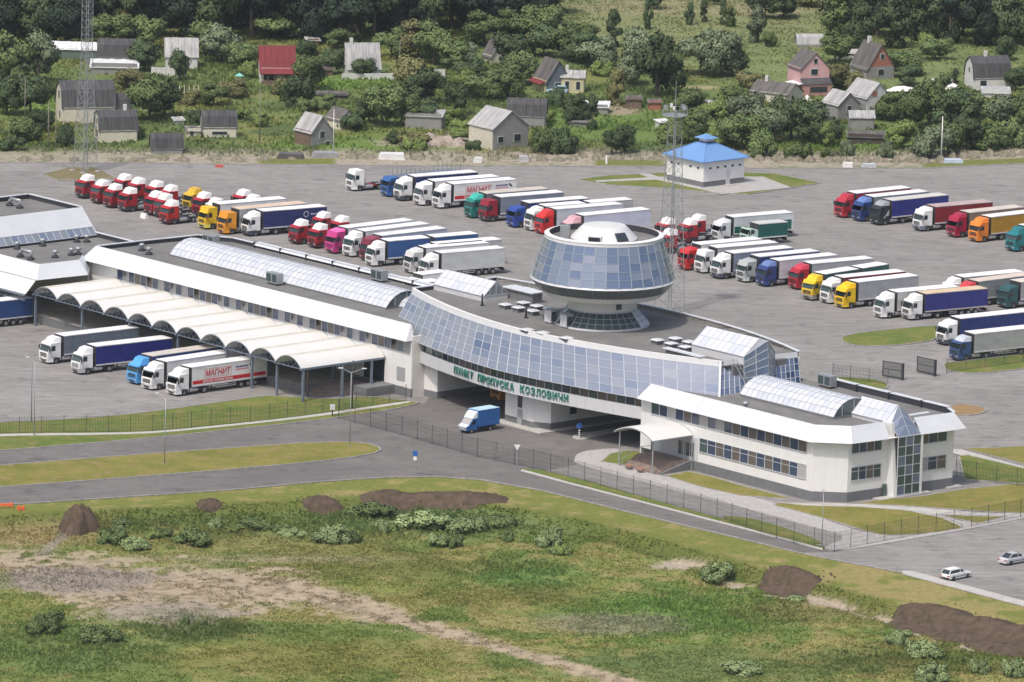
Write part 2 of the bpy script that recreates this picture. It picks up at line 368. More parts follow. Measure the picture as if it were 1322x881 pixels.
def col_field(x, y, z):
    dy, dz = y + DCAM, z - HCAM
    f = dy * cos(PITCH) - dz * sin(PITCH); up = dy * sin(PITCH) + dz * cos(PITCH)
    c_, s_ = cos(ROLL), sin(ROLL)
    px = CX + (x * c_ + up * s_) / f * FPX; py = CY - (-x * s_ + up * c_) / f * FPX
    n1 = fbm(x, y, 22, 1); n2 = fbm(x, y, 7, 5); n3 = fbm(x, y, 2.2, 9, 3); n4 = fbm(x, y, 0.8, 13, 2)
    c = np.zeros(x.shape + (3,)) + np.array((0.185, 0.215, 0.062))
    c = mixc(c, (0.27, 0.25, 0.10), sstep(0.45, 0.62, n1 * 0.5 + n3 * 0.5))
    c = mixc(c, (0.14, 0.185, 0.052), sstep(0.5, 0.64, n2))
    # verge
    d = np.interp(x, CRX, CRY) - y
    v = 1 - sstep(0, 2.0, d)
    vc = mixc(np.zeros_like(c) + np.array((0.155, 0.175, 0.045)), (0.255, 0.22, 0.09), sstep(0.44, 0.6, n1 * .4 + n3 * .6))
    c = c * (1 - v[..., None]) + vc * v[..., None]
    bk = sstep(-0.5, 1.0, d) * (1 - sstep(3.5, 7, d))
    c = mixc(c, (0.085, 0.105, 0.028), bk * 0.75)
    fld = sstep(1, 4, d)
    for cx, cy, rx, ry, col, k in [
        (560, 672, 150, 20, (0.165, 0.225, 0.10), .8), (670, 740, 75, 22, (0.13, 0.215, 0.065), .9), (900, 795, 150, 34, (0.125, 0.205, 0.055), .9),
        (90, 835, 120, 36, (0.125, 0.18, 0.06), .8), (260, 812, 90, 16, (0.085, 0.125, 0.045), .8), (60, 685, 80, 20, (0.31, 0.235, 0.125), .8),
        (240, 690, 130, 12, (0.21, 0.205, 0.075), .7), (380, 700, 120, 16, (0.235, 0.215, 0.09), .6), (900, 860, 200, 22, (0.12, 0.165, 0.065), .6),
        (480, 730, 200, 16, (0.16, 0.15, 0.05), .6), (1040, 790, 90, 16, (0.20, 0.17, 0.075), .6), (1180, 850, 140, 20, (0.11, 0.13, 0.045), .6),
        (400, 850, 180, 22, (0.20, 0.18, 0.06), .5), (640, 770, 120, 14, (0.19, 0.165, 0.06), .5), (1130, 768, 120, 14, (0.115, 0.13, 0.03), .7)]:
        c = mixc(c, col, ell(px, py, cx, cy, rx, ry, n3, .5) * k * fld)
    # sandy track
    tx = [-200, 0, 60, 100, 200, 300, 380, 440, 520, 620, 700, 800, 900]
    ty = [712, 727, 742, 752, 766, 762, 762, 776, 801, 828, 851, 880, 910]
    tw = [14, 20, 36, 42, 42, 36, 28, 20, 14, 10, 8.5, 8.5, 8]
    cy = np.interp(px, tx, ty); w = np.interp(px, tx, tw)
    q = np.abs(py - cy) / w + (n3 - 0.5) * 1.3 + (n2 - .5) * .8 + (n4 - .5) * .5
    tm = (1 - sstep(0.42, 1.12, q)) * fld
    sand = mixc(np.zeros_like(c) + np.array((0.40, 0.33, 0.235)), (0.27, 0.225, 0.155), sstep(0.42, 0.6, n4 * .5 + n3 * .5))
    c = c * (1 - tm[..., None]) + sand * tm[..., None]
    c = mixc(c, (0.24, 0.215, 0.195), ell(px, py, 95, 748, 115, 16, n3) * .7 * fld)
    c = mixc(c, (0.27, 0.245, 0.21), ell(px, py, 220, 790, 90, 12, n3) * .6 * fld)
    c = mixc(c, (0.23, 0.215, 0.15), ell(px, py, 795, 806, 95, 13, n3) * .7 * fld)
    c = mixc(c, (0.40, 0.34, 0.27), ell(px, py, 876, 729, 34, 6, n4, .5) * fld)
    c = mixc(c, (0.36, 0.31, 0.22), ell(px, py, 300, 722, 200, 6, n3, .5) * .35 * fld)
    ly = np.interp(px, [900, 950, 1080, 1160, 1260, 1340], [735, 758, 780, 808, 838, 858])
    c = mixc(c, (0.38, 0.32, 0.25), (1 - sstep(3, 8, np.abs(py - ly))) * sstep(900, 960, px) * sstep(0.42, 0.56, n3) * fld)
    rut = 1 - sstep(3, 12, np.abs(px - (112 - (py - 668) * 1.25)) + (n4 - .5) * 8); rut = rut * sstep(664, 670, py) * (1 - sstep(712, 722, py))
    c = mixc(c, (0.30, 0.27, 0.22), rut * fld * .9)
    lush = ell(px, py, 430, 674, 360, 20, n3, .5) * fld
    c = mixc(c, (0.115, 0.165, 0.055), lush * .6)
    c = c * (1 - .13 * fld[..., None])
    # gardens beyond the lot
    g = sstep(0, 2, y - FARY(x))
    gc = np.zeros_like(c) + np.array((0.125, 0.165, 0.058))
    gc = mixc(gc, (0.16, 0.175, 0.06), sstep(0.47, 0.6, n1)); gc = mixc(gc, (0.085, 0.12, 0.045), sstep(0.52, 0.62, n2))
    gc = mixc(gc, (0.185, 0.205, 0.095), ell(px, py, 890, 30, 230, 48, n2) * .9); gc = mixc(gc, (0.17, 0.205, 0.085), ell(px, py, 1110, 78, 190, 34, n2) * .8); gc = mixc(gc, (0.16, 0.195, 0.08), ell(px, py, 1240, 95, 120, 24, n2) * .8)
    gc = mixc(gc, (0.235, 0.225, 0.13), ell(px, py, 900, 10, 200, 10, n2) * .7)
    gc = mixc(gc, (0.12, 0.185, 0.045), ell(px, py, 470, 188, 120, 14, n3) * .9)
    gc = mixc(gc, (0.13, 0.20, 0.05), ell(px, py, 430, 108, 70, 8, n3) * .9)
    gc = mixc(gc, (0.14, 0.21, 0.055), ell(px, py, 30, 138, 60, 12, n3) * .9)
    gc = mixc(gc, (0.13, 0.20, 0.05), ell(px, py, 1100, 190, 100, 9, n3) * .9)
    gc = mixc(gc, (0.12, 0.185, 0.05), ell(px, py, 780, 160, 90, 22, n3) * .8)
    gc = mixc(gc, (0.28, 0.24, 0.17), ell(px, py, 800, 143, 25, 5, n3) * .9)
    gc = mixc(gc, (0.36, 0.31, 0.25), ell(px, py, 560, 182, 70, 8, n3) * .8)
    gc = mixc(gc, (0.30, 0.27, 0.17), ell(px, py, 905, 113, 22, 2.5, n3, .2))
    c = c * (1 - g[..., None]) + gc * g[..., None]
    dd = y - FARY(x)
    dn = dd + (n3 - 0.5) * 10
    sw = np.interp(px, [-50, 100, 500, 1322], [17, 18, 21, 24])
    c = mixc(c, (0.31, 0.275, 0.225), sstep(0, .6, dn) * (1 - sstep(sw - 10, sw - 2, dn)) * np.where((n3 + n4) > 0.86, 1.0, .55))
    gl = (sstep(0.5, 1, dd) * (1 - sstep(6, 7.5, dd))) * np.clip(sstep(330, 335, px) * (1 - sstep(431, 434, px)) + sstep(765, 770, px) * (1 - sstep(850, 860, px)) + sstep(1188, 1195, px) * 1.0, 0, 1)
    c = mixc(c, (0.15, 0.165, 0.05), gl)
    return c, px, py, d
xs = np.concatenate([[-2500, -900, -400, -220], np.arange(-135, 136, 0.62), [220, 400, 900, 2500]])
ys = np.concatenate([[-1400, -960, -600, -350], np.arange(-255, -84, 0.62), np.arange(-83, 130, 4.0), np.arange(132, 420, 1.1), [470, 560, 800, 1500, 3500]])
GX, GY = np.meshgrid(xs, ys)
GZ = ground_z(GX, GY)
lot = (1 - sstep(-4.2, -3.6, np.interp(GX, CRX, CRY) - GY)) * (1 - sstep(-0.5, 0.5, GY - FARY(GX)))
GZ = GZ - 0.0 * lot
GC, _, _, _ = col_field(GX, GY, GZ)
ny, nx = GX.shape
me = bpy.data.meshes.new('ground')
V = np.stack([GX, GY, GZ - 0.03], -1).reshape(-1, 3)
idx = np.arange(ny * nx).reshape(ny, nx)
F = np.stack([idx[:-1, :-1], idx[:-1, 1:], idx[1:, 1:], idx[1:, :-1]], -1).reshape(-1, 4)
me.vertices.add(len(V)); me.vertices.foreach_set('co', V.ravel())
me.loops.add(F.size); me.loops.foreach_set('vertex_index', F.ravel().astype(np.int32))
me.polygons.add(len(F)); me.polygons.foreach_set('loop_start', np.arange(0, F.size, 4, dtype=np.int32))
me.update(); me.validate()
me.polygons.foreach_set('use_smooth', np.ones(len(F), bool))
ca = me.color_attributes.new('col', 'FLOAT_COLOR', 'POINT')
ca.data.foreach_set('color', np.concatenate([GC.reshape(-1, 3), np.ones((ny * nx, 1))], 1).ravel().astype(np.float32))
M_GROUND = attr_mat('ground_earth_and_grass', amt=0.3); me.materials.append(M_GROUND)
g = put('ground', me); g['kind'] = 'structure'

# ------------------------------------------------------------------ paving, roads, lawns
road_low = [(-160, 664), (0, 653), (150, 643), (300, 633), (420, 622), (500, 617), (560, 616), (620, 620), (700, 634), (800, 659), (900, 683), (960, 697), (1030, 714), (1100, 728), (1165, 740), (1240, 760), (1322, 782), (1460, 815)]
pave = pts(*far_px) + [tuple(P(*p))[:2] for p in road_low[::-1]]
sheet('lorry_park_pavement', pave, 0.0, M_LOT)
road = smooth_line(pts((-160, 592), (0, 583), (200, 567), (300, 556), (420, 541), (500, 532), (548, 521), (590, 527), (640, 560), (660, 601), (700, 609), (800, 636), (920, 667), (1010, 691), (1077, 713), (1147, 702), (1262, 682), (1322, 670), (1480, 645)), 1) + pts(*road_low[::-1])
sheet('road', road, 0.006, M_ROAD)
sheet('lower_car_park', smooth_line(pts((1030, 714), (1077, 713), (1147, 702), (1262, 682), (1322, 670), (1480, 645), (1460, 815), (1322, 782), (1240, 760), (1165, 740)), 0), 0.010, M_LOT)
sheet('bridge_forecourt', pts((548, 521), (590, 470), (800, 470), (860, 560), (760, 590), (745, 600), (700, 609), (660, 601), (620, 592), (560, 575), (500, 556), (450, 545), (455, 530)), 0.014, M_ROAD)
far_kerb = kerb('kerb', pts(*far_px), False, 0.3, 0.16)
kerb('kerb', pts(*road_low[:15]), False, 0.25, 0.13)
def lawn(poly, m=M_LAWN, it=2, kb=True, z=0.11, name='lawn', holes=None):
    q = smooth_line(pts(*poly), it, True)
    o = sheet(name, q, z, m, 0.11)
    if kb: kerb('kerb', q, True, 0.24, 0.16)
    return o
# left of the building, above the road
lawn([(-120, 560), (0, 546), (60, 544), (150, 538), (230, 528), (340, 512), (352, 512), (430, 517), (475, 512), (530, 519), (545, 521), (500, 531), (400, 545), (200, 566), (0, 583), (-120, 591)], M_LAWN2, 1)
sheet('footpath', smooth_line(pts((-120, 566), (0, 561), (150, 560), (210, 557.5), (330, 545.5), (410, 536), (470, 527), (528, 518.5), (531, 521), (470, 530), (410, 539), (330, 548), (210, 560), (150, 562.5), (0, 564), (-120, 569)), 1), 0.125, M_CONC)
lawn([(-120, 610), (0, 602), (150, 590), (300, 579), (420, 571), (470, 572), (495, 580), (480, 588), (400, 598), (250, 611), (0, 630), (-120, 638)], M_LAWN, 1)
# right of the bridge
side = smooth_line(pts((741, 597), (743, 589), (752, 584), (775, 581), (800, 580), (806, 588), (800, 601), (838, 613), (915, 626), (960, 640), (1000, 650), (1050, 666), (1100, 685), (1145, 693), (1322, 659), (1470, 632), (1470, 637), (1322, 670), (1262, 682), (1147, 702), (1077, 713), (1060, 708), (1096, 694), (1060, 684), (1000, 667), (930, 649), (850, 628), (790, 613), (752, 602)), 1)
sheet('pavement', side, 0.12, M_PAVE, 0.12)
sheet('planting_strip', pts((672, 606), (740, 624), (860, 655), (960, 681), (1040, 703), (1062, 709), (1066, 708), (1040, 700), (960, 678), (860, 651), (760, 622), (700, 608)), 0.11, M_LAWN2, 0.1)
sheet('planting_strip', smooth_line(pts((925, 667), (960, 668), (1000, 678), (1040, 692), (1064, 702), (1050, 703), (1010, 692), (965, 679)), 1, True), 0.112, M_LAWN2, 0.1)
sheet('concrete_strip', pts((672, 609), (740, 627), (860, 658), (960, 684), (1062, 711), (1062, 709), (960, 682), (860, 656), (740, 625), (674, 607)), 0.126, M_CONC, 0.1)
lawn([(776, 597), (788, 587), (812, 583), (835, 585), (830, 594), (806, 602)], M_LAWN2, 0, True, .14)
lawn([(860, 616), (888, 610), (920, 617), (960, 629), (1026, 646), (955, 641), (905, 630)], M_LAWN, 0, True, .14)
lawn([(988, 651), (1040, 651), (1110, 656), (1180, 661), (1215, 668), (1252, 682), (1200, 690), (1155, 693), (1130, 691), (1090, 678), (1040, 664)], M_LAWN, 1, True, .14)
lawn([(1105, 651), (1150, 645), (1190, 642), (1243, 633), (1322, 625), (1440, 610), (1440, 655), (1322, 664), (1260, 661), (1180, 655)], M_LAWN, 0, True, .14)
lawn([(1215, 666), (1260, 667), (1300, 668), (1262, 677)], M_LAWN, 0, True, .14)
lawn([(1238, 590), (1250, 589), (1322, 606), (1440, 632), (1440, 625), (1322, 626), (1245, 620)], M_LAWN2, 0, True, .14)
lawn([(1244, 580), (1290, 579), (1440, 570), (1440, 610), (1322, 600), (1262, 585)], M_LAWN, 0, True, .14)
sheet('footpath', pts((1228, 581), (1240, 581), (1322, 604), (1440, 630), (1440, 637), (1322, 611), (1228, 586)), 0.13, M_CONC)
sheet('footpath', pts((1000, 650), (1110, 652), (1180, 656), (1260, 663), (1330, 665), (1330, 669), (1262, 668), (1215, 666), (1180, 661), (1110, 656), (1040, 654)), 0.145, M_CONC)
sheet('footpath', pts((1160, 658), (1190, 660), (1262, 680), (1245, 683), (1215, 670)), 0.15, M_CONC)
# lorry park islands
lawn([(1084, 437), (1100, 432), (1140, 427), (1205, 421), (1214, 424), (1214, 439), (1160, 447), (1110, 448), (1090, 444)], M_LAWN2, 1)
lawn([(1216, 470), (1240, 468), (1322, 458), (1440, 444), (1440, 462), (1322, 477), (1258, 484), (1222, 480)], M_LAWN2, 1)
lawn([(1075, 488), (1100, 488), (1138, 492), (1150, 500), (1130, 506), (1095, 505)], M_LAWN2, 1)
lawn([(1228, 523), (1250, 523), (1277, 529), (1262, 537), (1225, 537)], mat('bare_orange_soil', (0.26, 0.17, 0.08), 1, var=.15, scale=1), 1)
lawn([(745, 233), (790, 227), (822, 226), (858, 224), (905, 222), (1000, 225), (1060, 237), (1022, 243), (965, 252), (925, 250), (862, 244), (790, 240)], M_LAWN2, 0, True, .10)
sheet('paved_apron', pts((822, 225), (834, 224), (850, 229), (985, 229), (1022, 243), (930, 252), (925, 250), (847, 233), (770, 236), (768, 234), (838, 230)), 0.115, M_PAVE)
sheet('footpath', pts((1165, 738), (1180, 739), (1322, 777), (1440, 808), (1440, 815), (1322, 784), (1240, 762), (1165, 742)), 0.135, M_CONC, 0.12)
lawn([(55, 226), (90, 217), (125, 217), (150, 231), (75, 234)], mat('dry_verge', (0.22, 0.17, 0.09), 1, col2=(0.12, 0.12, 0.05), scale=.6), 0)
# traffic island under the bridge
q = smooth_line(pts((737, 566), (745, 561), (770, 558), (800, 553), (802, 557), (770, 565), (750, 569)), 1, True)
sheet('traffic_island', q, 0.16, M_CONC, 0.16)
# ------------------------------------------------------------------ buildings (local frame: x = v along the facade, y = u away from it)
RZB = TH - pi / 2
class Bld:
    def __init__(s, name, label, cat, v0, u0, z0=0.0, group=None):
        s.v0, s.u0, s.z0 = v0, u0, z0
        s.o = thing(name, label, cat, XY(u0, v0, z0), RZB, group)
    def part(s, name, mb, m, parent=None, smooth=False, label=None):
        mb.v = [(p[0] - s.v0, p[1] - s.u0, p[2] - s.z0) for p in mb.v]
        return mb.build(name, m, parent or s.o, smooth, label=label)
def strip_window(B, p0, p1, z0, z1, mats, transom=None, out=0.05, extra=None, depth=0.10):
    """glazed strip on the wall line p0->p1 (v,u); wall outside is to the right of the direction"""
    a, b = Vector(p0), Vector(p1); d = b - a; L = d.length; d.normalize(); nrm = Vector((d.y, -d.x)) * 1.0
    if extra: nrm = -nrm
    n = len(mats); w = L / n
    fr = MB(); bw = 0.05
    def bx(s0, s1, za, zb, o0, o1, mb):
        q = [a + d * s0 + nrm * o0, a + d * s1 + nrm * o0, a + d * s1 + nrm * o1, a + d * s0 + nrm * o1]
        if poly_area(q) < 0: q = q[::-1]
        mb.hexa([(k.x, k.y, za) for k in q], [(k.x, k.y, zb) for k in q])
    bx(-bw, L + bw, z0 - 0.07, z0 + 0.02, 0.0, out + 0.08, fr); bx(-bw, L + bw, z1 - 0.04, z1 + 0.05, 0.0, out + 0.03, fr)
    for i in range(n + 1): bx(i * w - bw, i * w + bw, z0 + 0.02, z1 - 0.04, 0.0, out + 0.03, fr)
    if transom:
        for i in range(n): bx(i * w + bw, (i + 1) * w - bw, transom - .03, transom + .03, 0.0, out + 0.02, fr)
    f = B.part('window', fr, M_FRAME)
    for i, mm in enumerate(mats):
        segs = [(z0 + .02, z1 - .04)] if not transom else [(z0 + .02, transom - .03), (transom + .03, z1 - .04)]
        for za, zb in segs:
            mb = MB(); bx(i * w + bw, (i + 1) * w - bw, za, zb, -0.02, out - 0.03, mb); B.part('pane', mb, mm, f)
    return f
def glazing(B, fb, ft, nc, nr, pick, name='glass_wall', parent=None, bar=0.09, nrm_out=0.05, panes=True, framem=None):
    """ruled glazing between curves fb(t), ft(t); rows by height"""
    G = [[Vector(fb(i / nc)).lerp(Vector(ft(i / nc)), j / nr) for j in range(nr + 1)] for i in range(nc + 1)]
    fr = MB()
    for i in range(nc + 1):
        fr.bar(G[i][0], G[i][nr], bar, bar * 1.4)
    for j in range(nr + 1):
        for i in range(nc): fr.bar(G[i][j], G[i + 1][j], bar * (1.5 if j in (0, nr) else 1.0), bar)
    f = B.part(name, fr, framem or M_FRAME, parent)
    if parent: return f, G
    for i in range(nc):
        for j in range(nr):
            mb = MB(); a, b, c, d = G[i][j], G[i + 1][j], G[i + 1][j + 1], G[i][j + 1]
            cen = (a + b + c + d) / 4; k = [cen + (p - cen) * 0.985 for p in (a, b, c, d)]
            mb.slab(*k, 0.05); B.part('pane', mb, pick(i, j), f)
    return f, G
def mansard(B, lo, hi, z0, z1, name='mansard'):
    """white sloping fascia between two open polylines; one part per straight run, split into sheets"""
    for i in range(len(lo) - 1):
        a, b, c, d = Vector((*lo[i], z0)), Vector((*lo[i + 1], z0)), Vector((*hi[i + 1], z1)), Vector((*hi[i], z1))
        mb = MB(); L = (b - a).length; n = max(1, round(L / 6.0))
        mb.slab(a, b, c, d, 0.10)
        # underside and top cap
        B.part(name, mb, M_MANS)
        s = MB()
        for k in range(1, n):
            t = k / n; p, q = a.lerp(b, t), d.lerp(c, t); s.bar(p + Vector((0, 0, .0)), q, 0.035, 0.05)
        if n > 1: B.part('mansard_seam', s, M_PANEL)
    return
def deck(B, poly, z, m=M_DECK, name='roof', t=0.3):
    if poly_area(poly) < 0: poly = poly[::-1]
    tri = tessellate_polygon([[Vector((p[0], p[1], 0)) for p in poly]])
    mb = MB(); fs = []
    for tt in tri:
        a, b, c = [poly[i] for i in tt]
        if (b[0] - a[0]) * (c[1] - a[1]) - (c[0] - a[0]) * (b[1] - a[1]) < 0: tt = tt[::-1]
        fs.append(tuple(tt))
    mb.add([(p[0], p[1], z) for p in poly], fs)
    return B.part(name, mb, m)
def soffit(B, poly, z, m, name='soffit'):
    if poly_area(poly) > 0: poly = poly[::-1]
    tri = tessellate_polygon([[Vector((p[0], p[1], 0)) for p in poly]]); mb = MB(); fs = []
    for tt in tri:
        a, b, c = [poly[i] for i in tt]
        if (b[0] - a[0]) * (c[1] - a[1]) - (c[0] - a[0]) * (b[1] - a[1]) > 0: tt = tt[::-1]
        fs.append(tuple(tt))
    mb.add([(p[0], p[1], z) for p in poly], fs); return B.part(name, mb, m)
def walls(B, line, z0, z1, m, name='wall', t=0.3, closed=False, side=1, each=True):
    n = len(line); o = []
    for i in range(n if closed else n - 1):
        a, b = Vector(line[i]), Vector(line[(i + 1) % n]); d = (b - a)
        if d.length < .01: continue
        d.normalize(); q = Vector((-d.y, d.x)) * t * side
        r = [a, b, b + q, a + q]
        if poly_area(r) < 0: r = r[::-1]
        mb = MB().hexa([(p.x, p.y, z0) for p in r], [(p.x, p.y, z1) for p in r]); o.append(B.part(name, mb, m))
    return o
def parapet(B, line, z0, z1, side=1, capw=0.45, posts=False, closed=False):
    """far parapet: dark membrane upstand with a white cap"""
    for i in range(len(line) - (0 if closed else 1)):
        a, b = Vector(line[i]), Vector(line[(i + 1) % len(line)]); d = (b - a); L = d.length
        if L < .05: continue
        d.normalize(); q = Vector((-d.y, d.x)) * side
        r = [a, b, b + q * .25, a + q * .25]
        if poly_area(r) < 0: r = r[::-1]
        B.part('parapet', MB().hexa([(p.x, p.y, z0) for p in r], [(p.x, p.y, z1 - .06) for p in r]), M_DARK)
        e = d * 0.04
        r = [a - q * .12 - e, b - q * .12 + e, b + q * (capw - .1) + e, a + q * (capw - .1) - e]
        if poly_area(r) < 0: r = r[::-1]
        B.part('parapet_cap', MB().hexa([(p.x, p.y, z1 - .06) for p in r], [(p.x, p.y, z1 + .05) for p in r]), M_MANS)
def vault(B, v0, v1, u0, u1, zb, rise, n_rib, n_arc, name='skylight_vault', ends=True, mats=None):
    """barrel roof light running along v: panels between ribs"""
    uc, hw = (u0 + u1) / 2, (u1 - u0) / 2
    R = (hw * hw + rise * rise) / (2 * rise); a0 = math.asin(hw / R)
    def pt(v, k, r=0.0):
        a = -a0 + 2 * a0 * k / n_arc; return Vector((v, uc + (R + r) * sin(a), zb + (R + r) * cos(a) - (R - rise)))
    mt = mats or M_SKYL; panel = {}
    fr = MB()
    for i in range(n_rib + 1):
        v = v0 + (v1 - v0) * i / n_rib
        for k in range(n_arc): fr.bar(pt(v, k, .03), pt(v, k + 1, .03), 0.06, 0.08)
    for k in range(n_arc + 1): fr.bar(pt(v0, k, .02), pt(v1, k, .02), 0.05, 0.06)
    f = B.part(name, fr, M_FRAME)
    gl = [MB() for _ in mt]
    for i in range(n_rib):
        a, b = v0 + (v1 - v0) * i / n_rib + .03, v0 + (v1 - v0) * (i + 1) / n_rib - .03
        for k in range(n_arc):
            gl[random.randrange(len(mt))].add([pt(a, k), pt(b, k), pt(b, k + 1), pt(a, k + 1)], [(3, 2, 1, 0)])
    for g_, mm in zip(gl, mt):
        if g_.v: o = B.part('glazing_panels', g_, mm, f); o['kind'] = 'stuff'
    B.part('kerb_upstand', MB().box(v0, v1, u0 - .1, u1 + .1, zb - 0.35, zb), M_PLINTH, f)
    if ends:
        for v, sgn in ((v0, 1), (v1, -1)):
            e = MB(); c = [pt(v - sgn * 0 + sgn * .02, k) for k in range(n_arc + 1)]
            o = len(c); e.add(c, [tuple(range(o)) if sgn > 0 else tuple(range(o - 1, -1, -1))])
            B.part('end_glass', e, M_GDARK2, f)
            b_ = MB()
            for k in range(2, n_arc - 1, 2): b_.bar(Vector((v, pt(v, k).y, zb)), pt(v, k), .06)
            B.part('end_mullion', b_, M_FRAME, f)
    return f
def gable_light(B, v0, v1, u0, u1, zb, rise, nc, name='gable_skylight', hipend=True, curb=.5):
    uc = (u0 + u1) / 2
    B.part('skylight_curb', MB().box(v0 + .02, v1 - .02, u0 + .05, u1 - .05, zb - curb, zb - .02), M_PANEL)
    out = []
    for (ue, s) in ((u0, 1), (u1, -1)):
        fb = (lambda t, ue=ue: (v0 + (v1 - v0) * t, ue, zb)); ft = (lambda t: (v0 + (v1 - v0) * t, uc, zb + rise))
        if s < 0:
            fb2, ft2 = (lambda t, ue=ue: (v1 + (v0 - v1) * t, ue, zb)), (lambda t: (v1 + (v0 - v1) * t, uc, zb + rise))
        else: fb2, ft2 = fb, ft
        f, G = glazing(B, fb2, ft2, nc, 2, lambda i, j: M_SKYL[random.choice((0, 0, 2, 2, 1))], name, None, .07)
    for v, sg in ((v0, -1), (v1, 1)):
        w = [Vector((v - sg * .02, u0 + .05, zb)), Vector((v - sg * .02, u1 - .05, zb)), Vector((v - sg * .02, uc, zb + rise - .03))]
        B.part('gable_glass', MB().add(w, [(0, 1, 2) if sg > 0 else (2, 1, 0)]), GLASSF[4])
        b_ = MB(); b_.bar((v, uc, zb), (v, uc, zb + rise), .07); b_.bar((v, u0, zb), (v, u1, zb), .08); b_.bar((v, u0 + (uc - u0) / 2, zb), (v, u0 + (uc - u0) / 2, zb + rise / 2), .06)
        b_.bar((v, u1 - (uc - u0) / 2, zb), (v, u1 - (uc - u0) / 2, zb + rise / 2), .06)
        B.part('gable_mullion', b_, M_FRAME)

# ================= long hall on the left
HALL = Bld('inspection_hall', 'long low hall with white sloping fascia and a window strip above the vaulted canopies', 'building', -14, -30)
B = HALL; VU = -39.7
# local z: ground 0
hall_out = [(-51, -38.9), (24, -38.9), (24, -17.7), (-45, -17.7), (-50, -20.5)]
deck(B, [(-51, -39.2), (20, -39.2), (20, -17.7), (-45, -17.7), (-50, -20.5), (-51, -30)], 9.75)
walls(B, [(-51.0, VU), (24, VU)], 1.3, 8.9, M_WHITE)
walls(B, [(-51.0, VU - .04), (24, VU - .04)], 0, 1.3, M_PLINTH)
walls(B, [(24, VU + .3), (24, -18)], 0, 8.9, M_WALLY, side=1)
walls(B, [(-51.0, VU + .3), (-51, -30), (-50, -20.5), (-45, -17.7), (24, -17.7)], 0, 9.7, M_WALLY, side=-1)
mansard(B, [(-52.1, -40.9), (24, -40.9)], [(-50.8, -39.1), (22.9, -39.1)], 8.3, 10.4)
soffit(B, [(-52, -40.88), (23.9, -40.88), (23.9, VU), (-52, VU)], 8.32, M_WHITE)
B.part('mansard_end', MB().hexa([(23.86, -40.85, 8.3), (24.02, -40.85, 8.3), (24.02, -39.4, 8.3), (23.86, -39.4, 8.3)], [(22.8, -39.1, 10.38), (22.95, -39.1, 10.38), (22.95, -38.9, 10.38), (22.8, -38.9, 10.38)]), M_PANEL)
B.part('parapet', MB().box(-50.7, 22.6, -39.08, -38.8, 9.72, 10.38), M_MANS)
parapet(B, [(-50.6, -38.8), (-50.4, -31), (-49.6, -20.3), (-45, -17.5), (-39.5, -17.4)], 9.72, 10.4, side=1)
fv = -39.5
while fv < 17.9:                                     # far parapet in short capped lengths with dark joints
    parapet(B, [(fv, -17.4), (min(fv + 6.0, 18), -17.4)], 9.72, 10.55, side=1, capw=.75)
    B.part('parapet_slope', MB().slab((fv + .08, -17.75, 10.15), (min(fv + 6.2, 18) - .08, -17.75, 10.15), (min(fv + 6.2, 18) - .08, -17.3, 10.60), (fv + .08, -17.3, 10.60), .06), M_MANS)
    B.part('parapet_joint', MB().box(fv - .09, fv + .09, -17.8, -16.9, 9.72, 10.63), M_DARK); fv += 6.2
nwin = 48
pm = []
for i in range(nwin):
    if i % 2 == 0: pm.append(M_GBLUE)
    else: pm.append(M_GBROWN if (i * 7) % 5 < 2 else (M_GLIGHT if (i * 3) % 4 else M_GDARK))
strip_window(B, (-44.6, VU), (23.6, VU), 6.4, 8.2, pm)
for i in range(1, nwin, 4):                           # opened lights
    v = -44.6 + (68.2 / nwin) * (i + .1)
    B.part('open_sash', MB().slab((v, VU - .1, 7.95), (v + .5, VU - .45, 7.95), (v + .5, VU - .45, 7.0), (v, VU - .1, 7.0), .04), M_DARK)
vault(B, -41.0, 9.6, -32.6, -24.9, 10.0, 2.1, 46, 8)
vault(B, 7.2, 11.2, -30.2, -26.4, 10.0, 1.2, 4, 6, 'small_skylight_vault')
B.part('plant_box', MB().box(12.3, 15.0, -30.4, -27.2, 9.75, 11.9), mat('grey_green_sheet', (0.34, 0.37, 0.34), .5))
# openings of the hall below the canopies
for (v0, w) in ((-38, 5), (-26, 5), (-12, 5), (2, 5), (13.5, 4.5)):
    B.part('gate_opening', MB().box(v0, v0 + w, VU - .06, VU + .02, 1.32, 5.2), M_GDARK)
B.part('small_window', MB().box(20.8, 22.6, VU - .08, VU, 2.2, 4.1), mat('louvre_grey', (0.33, 0.34, 0.36), .5))
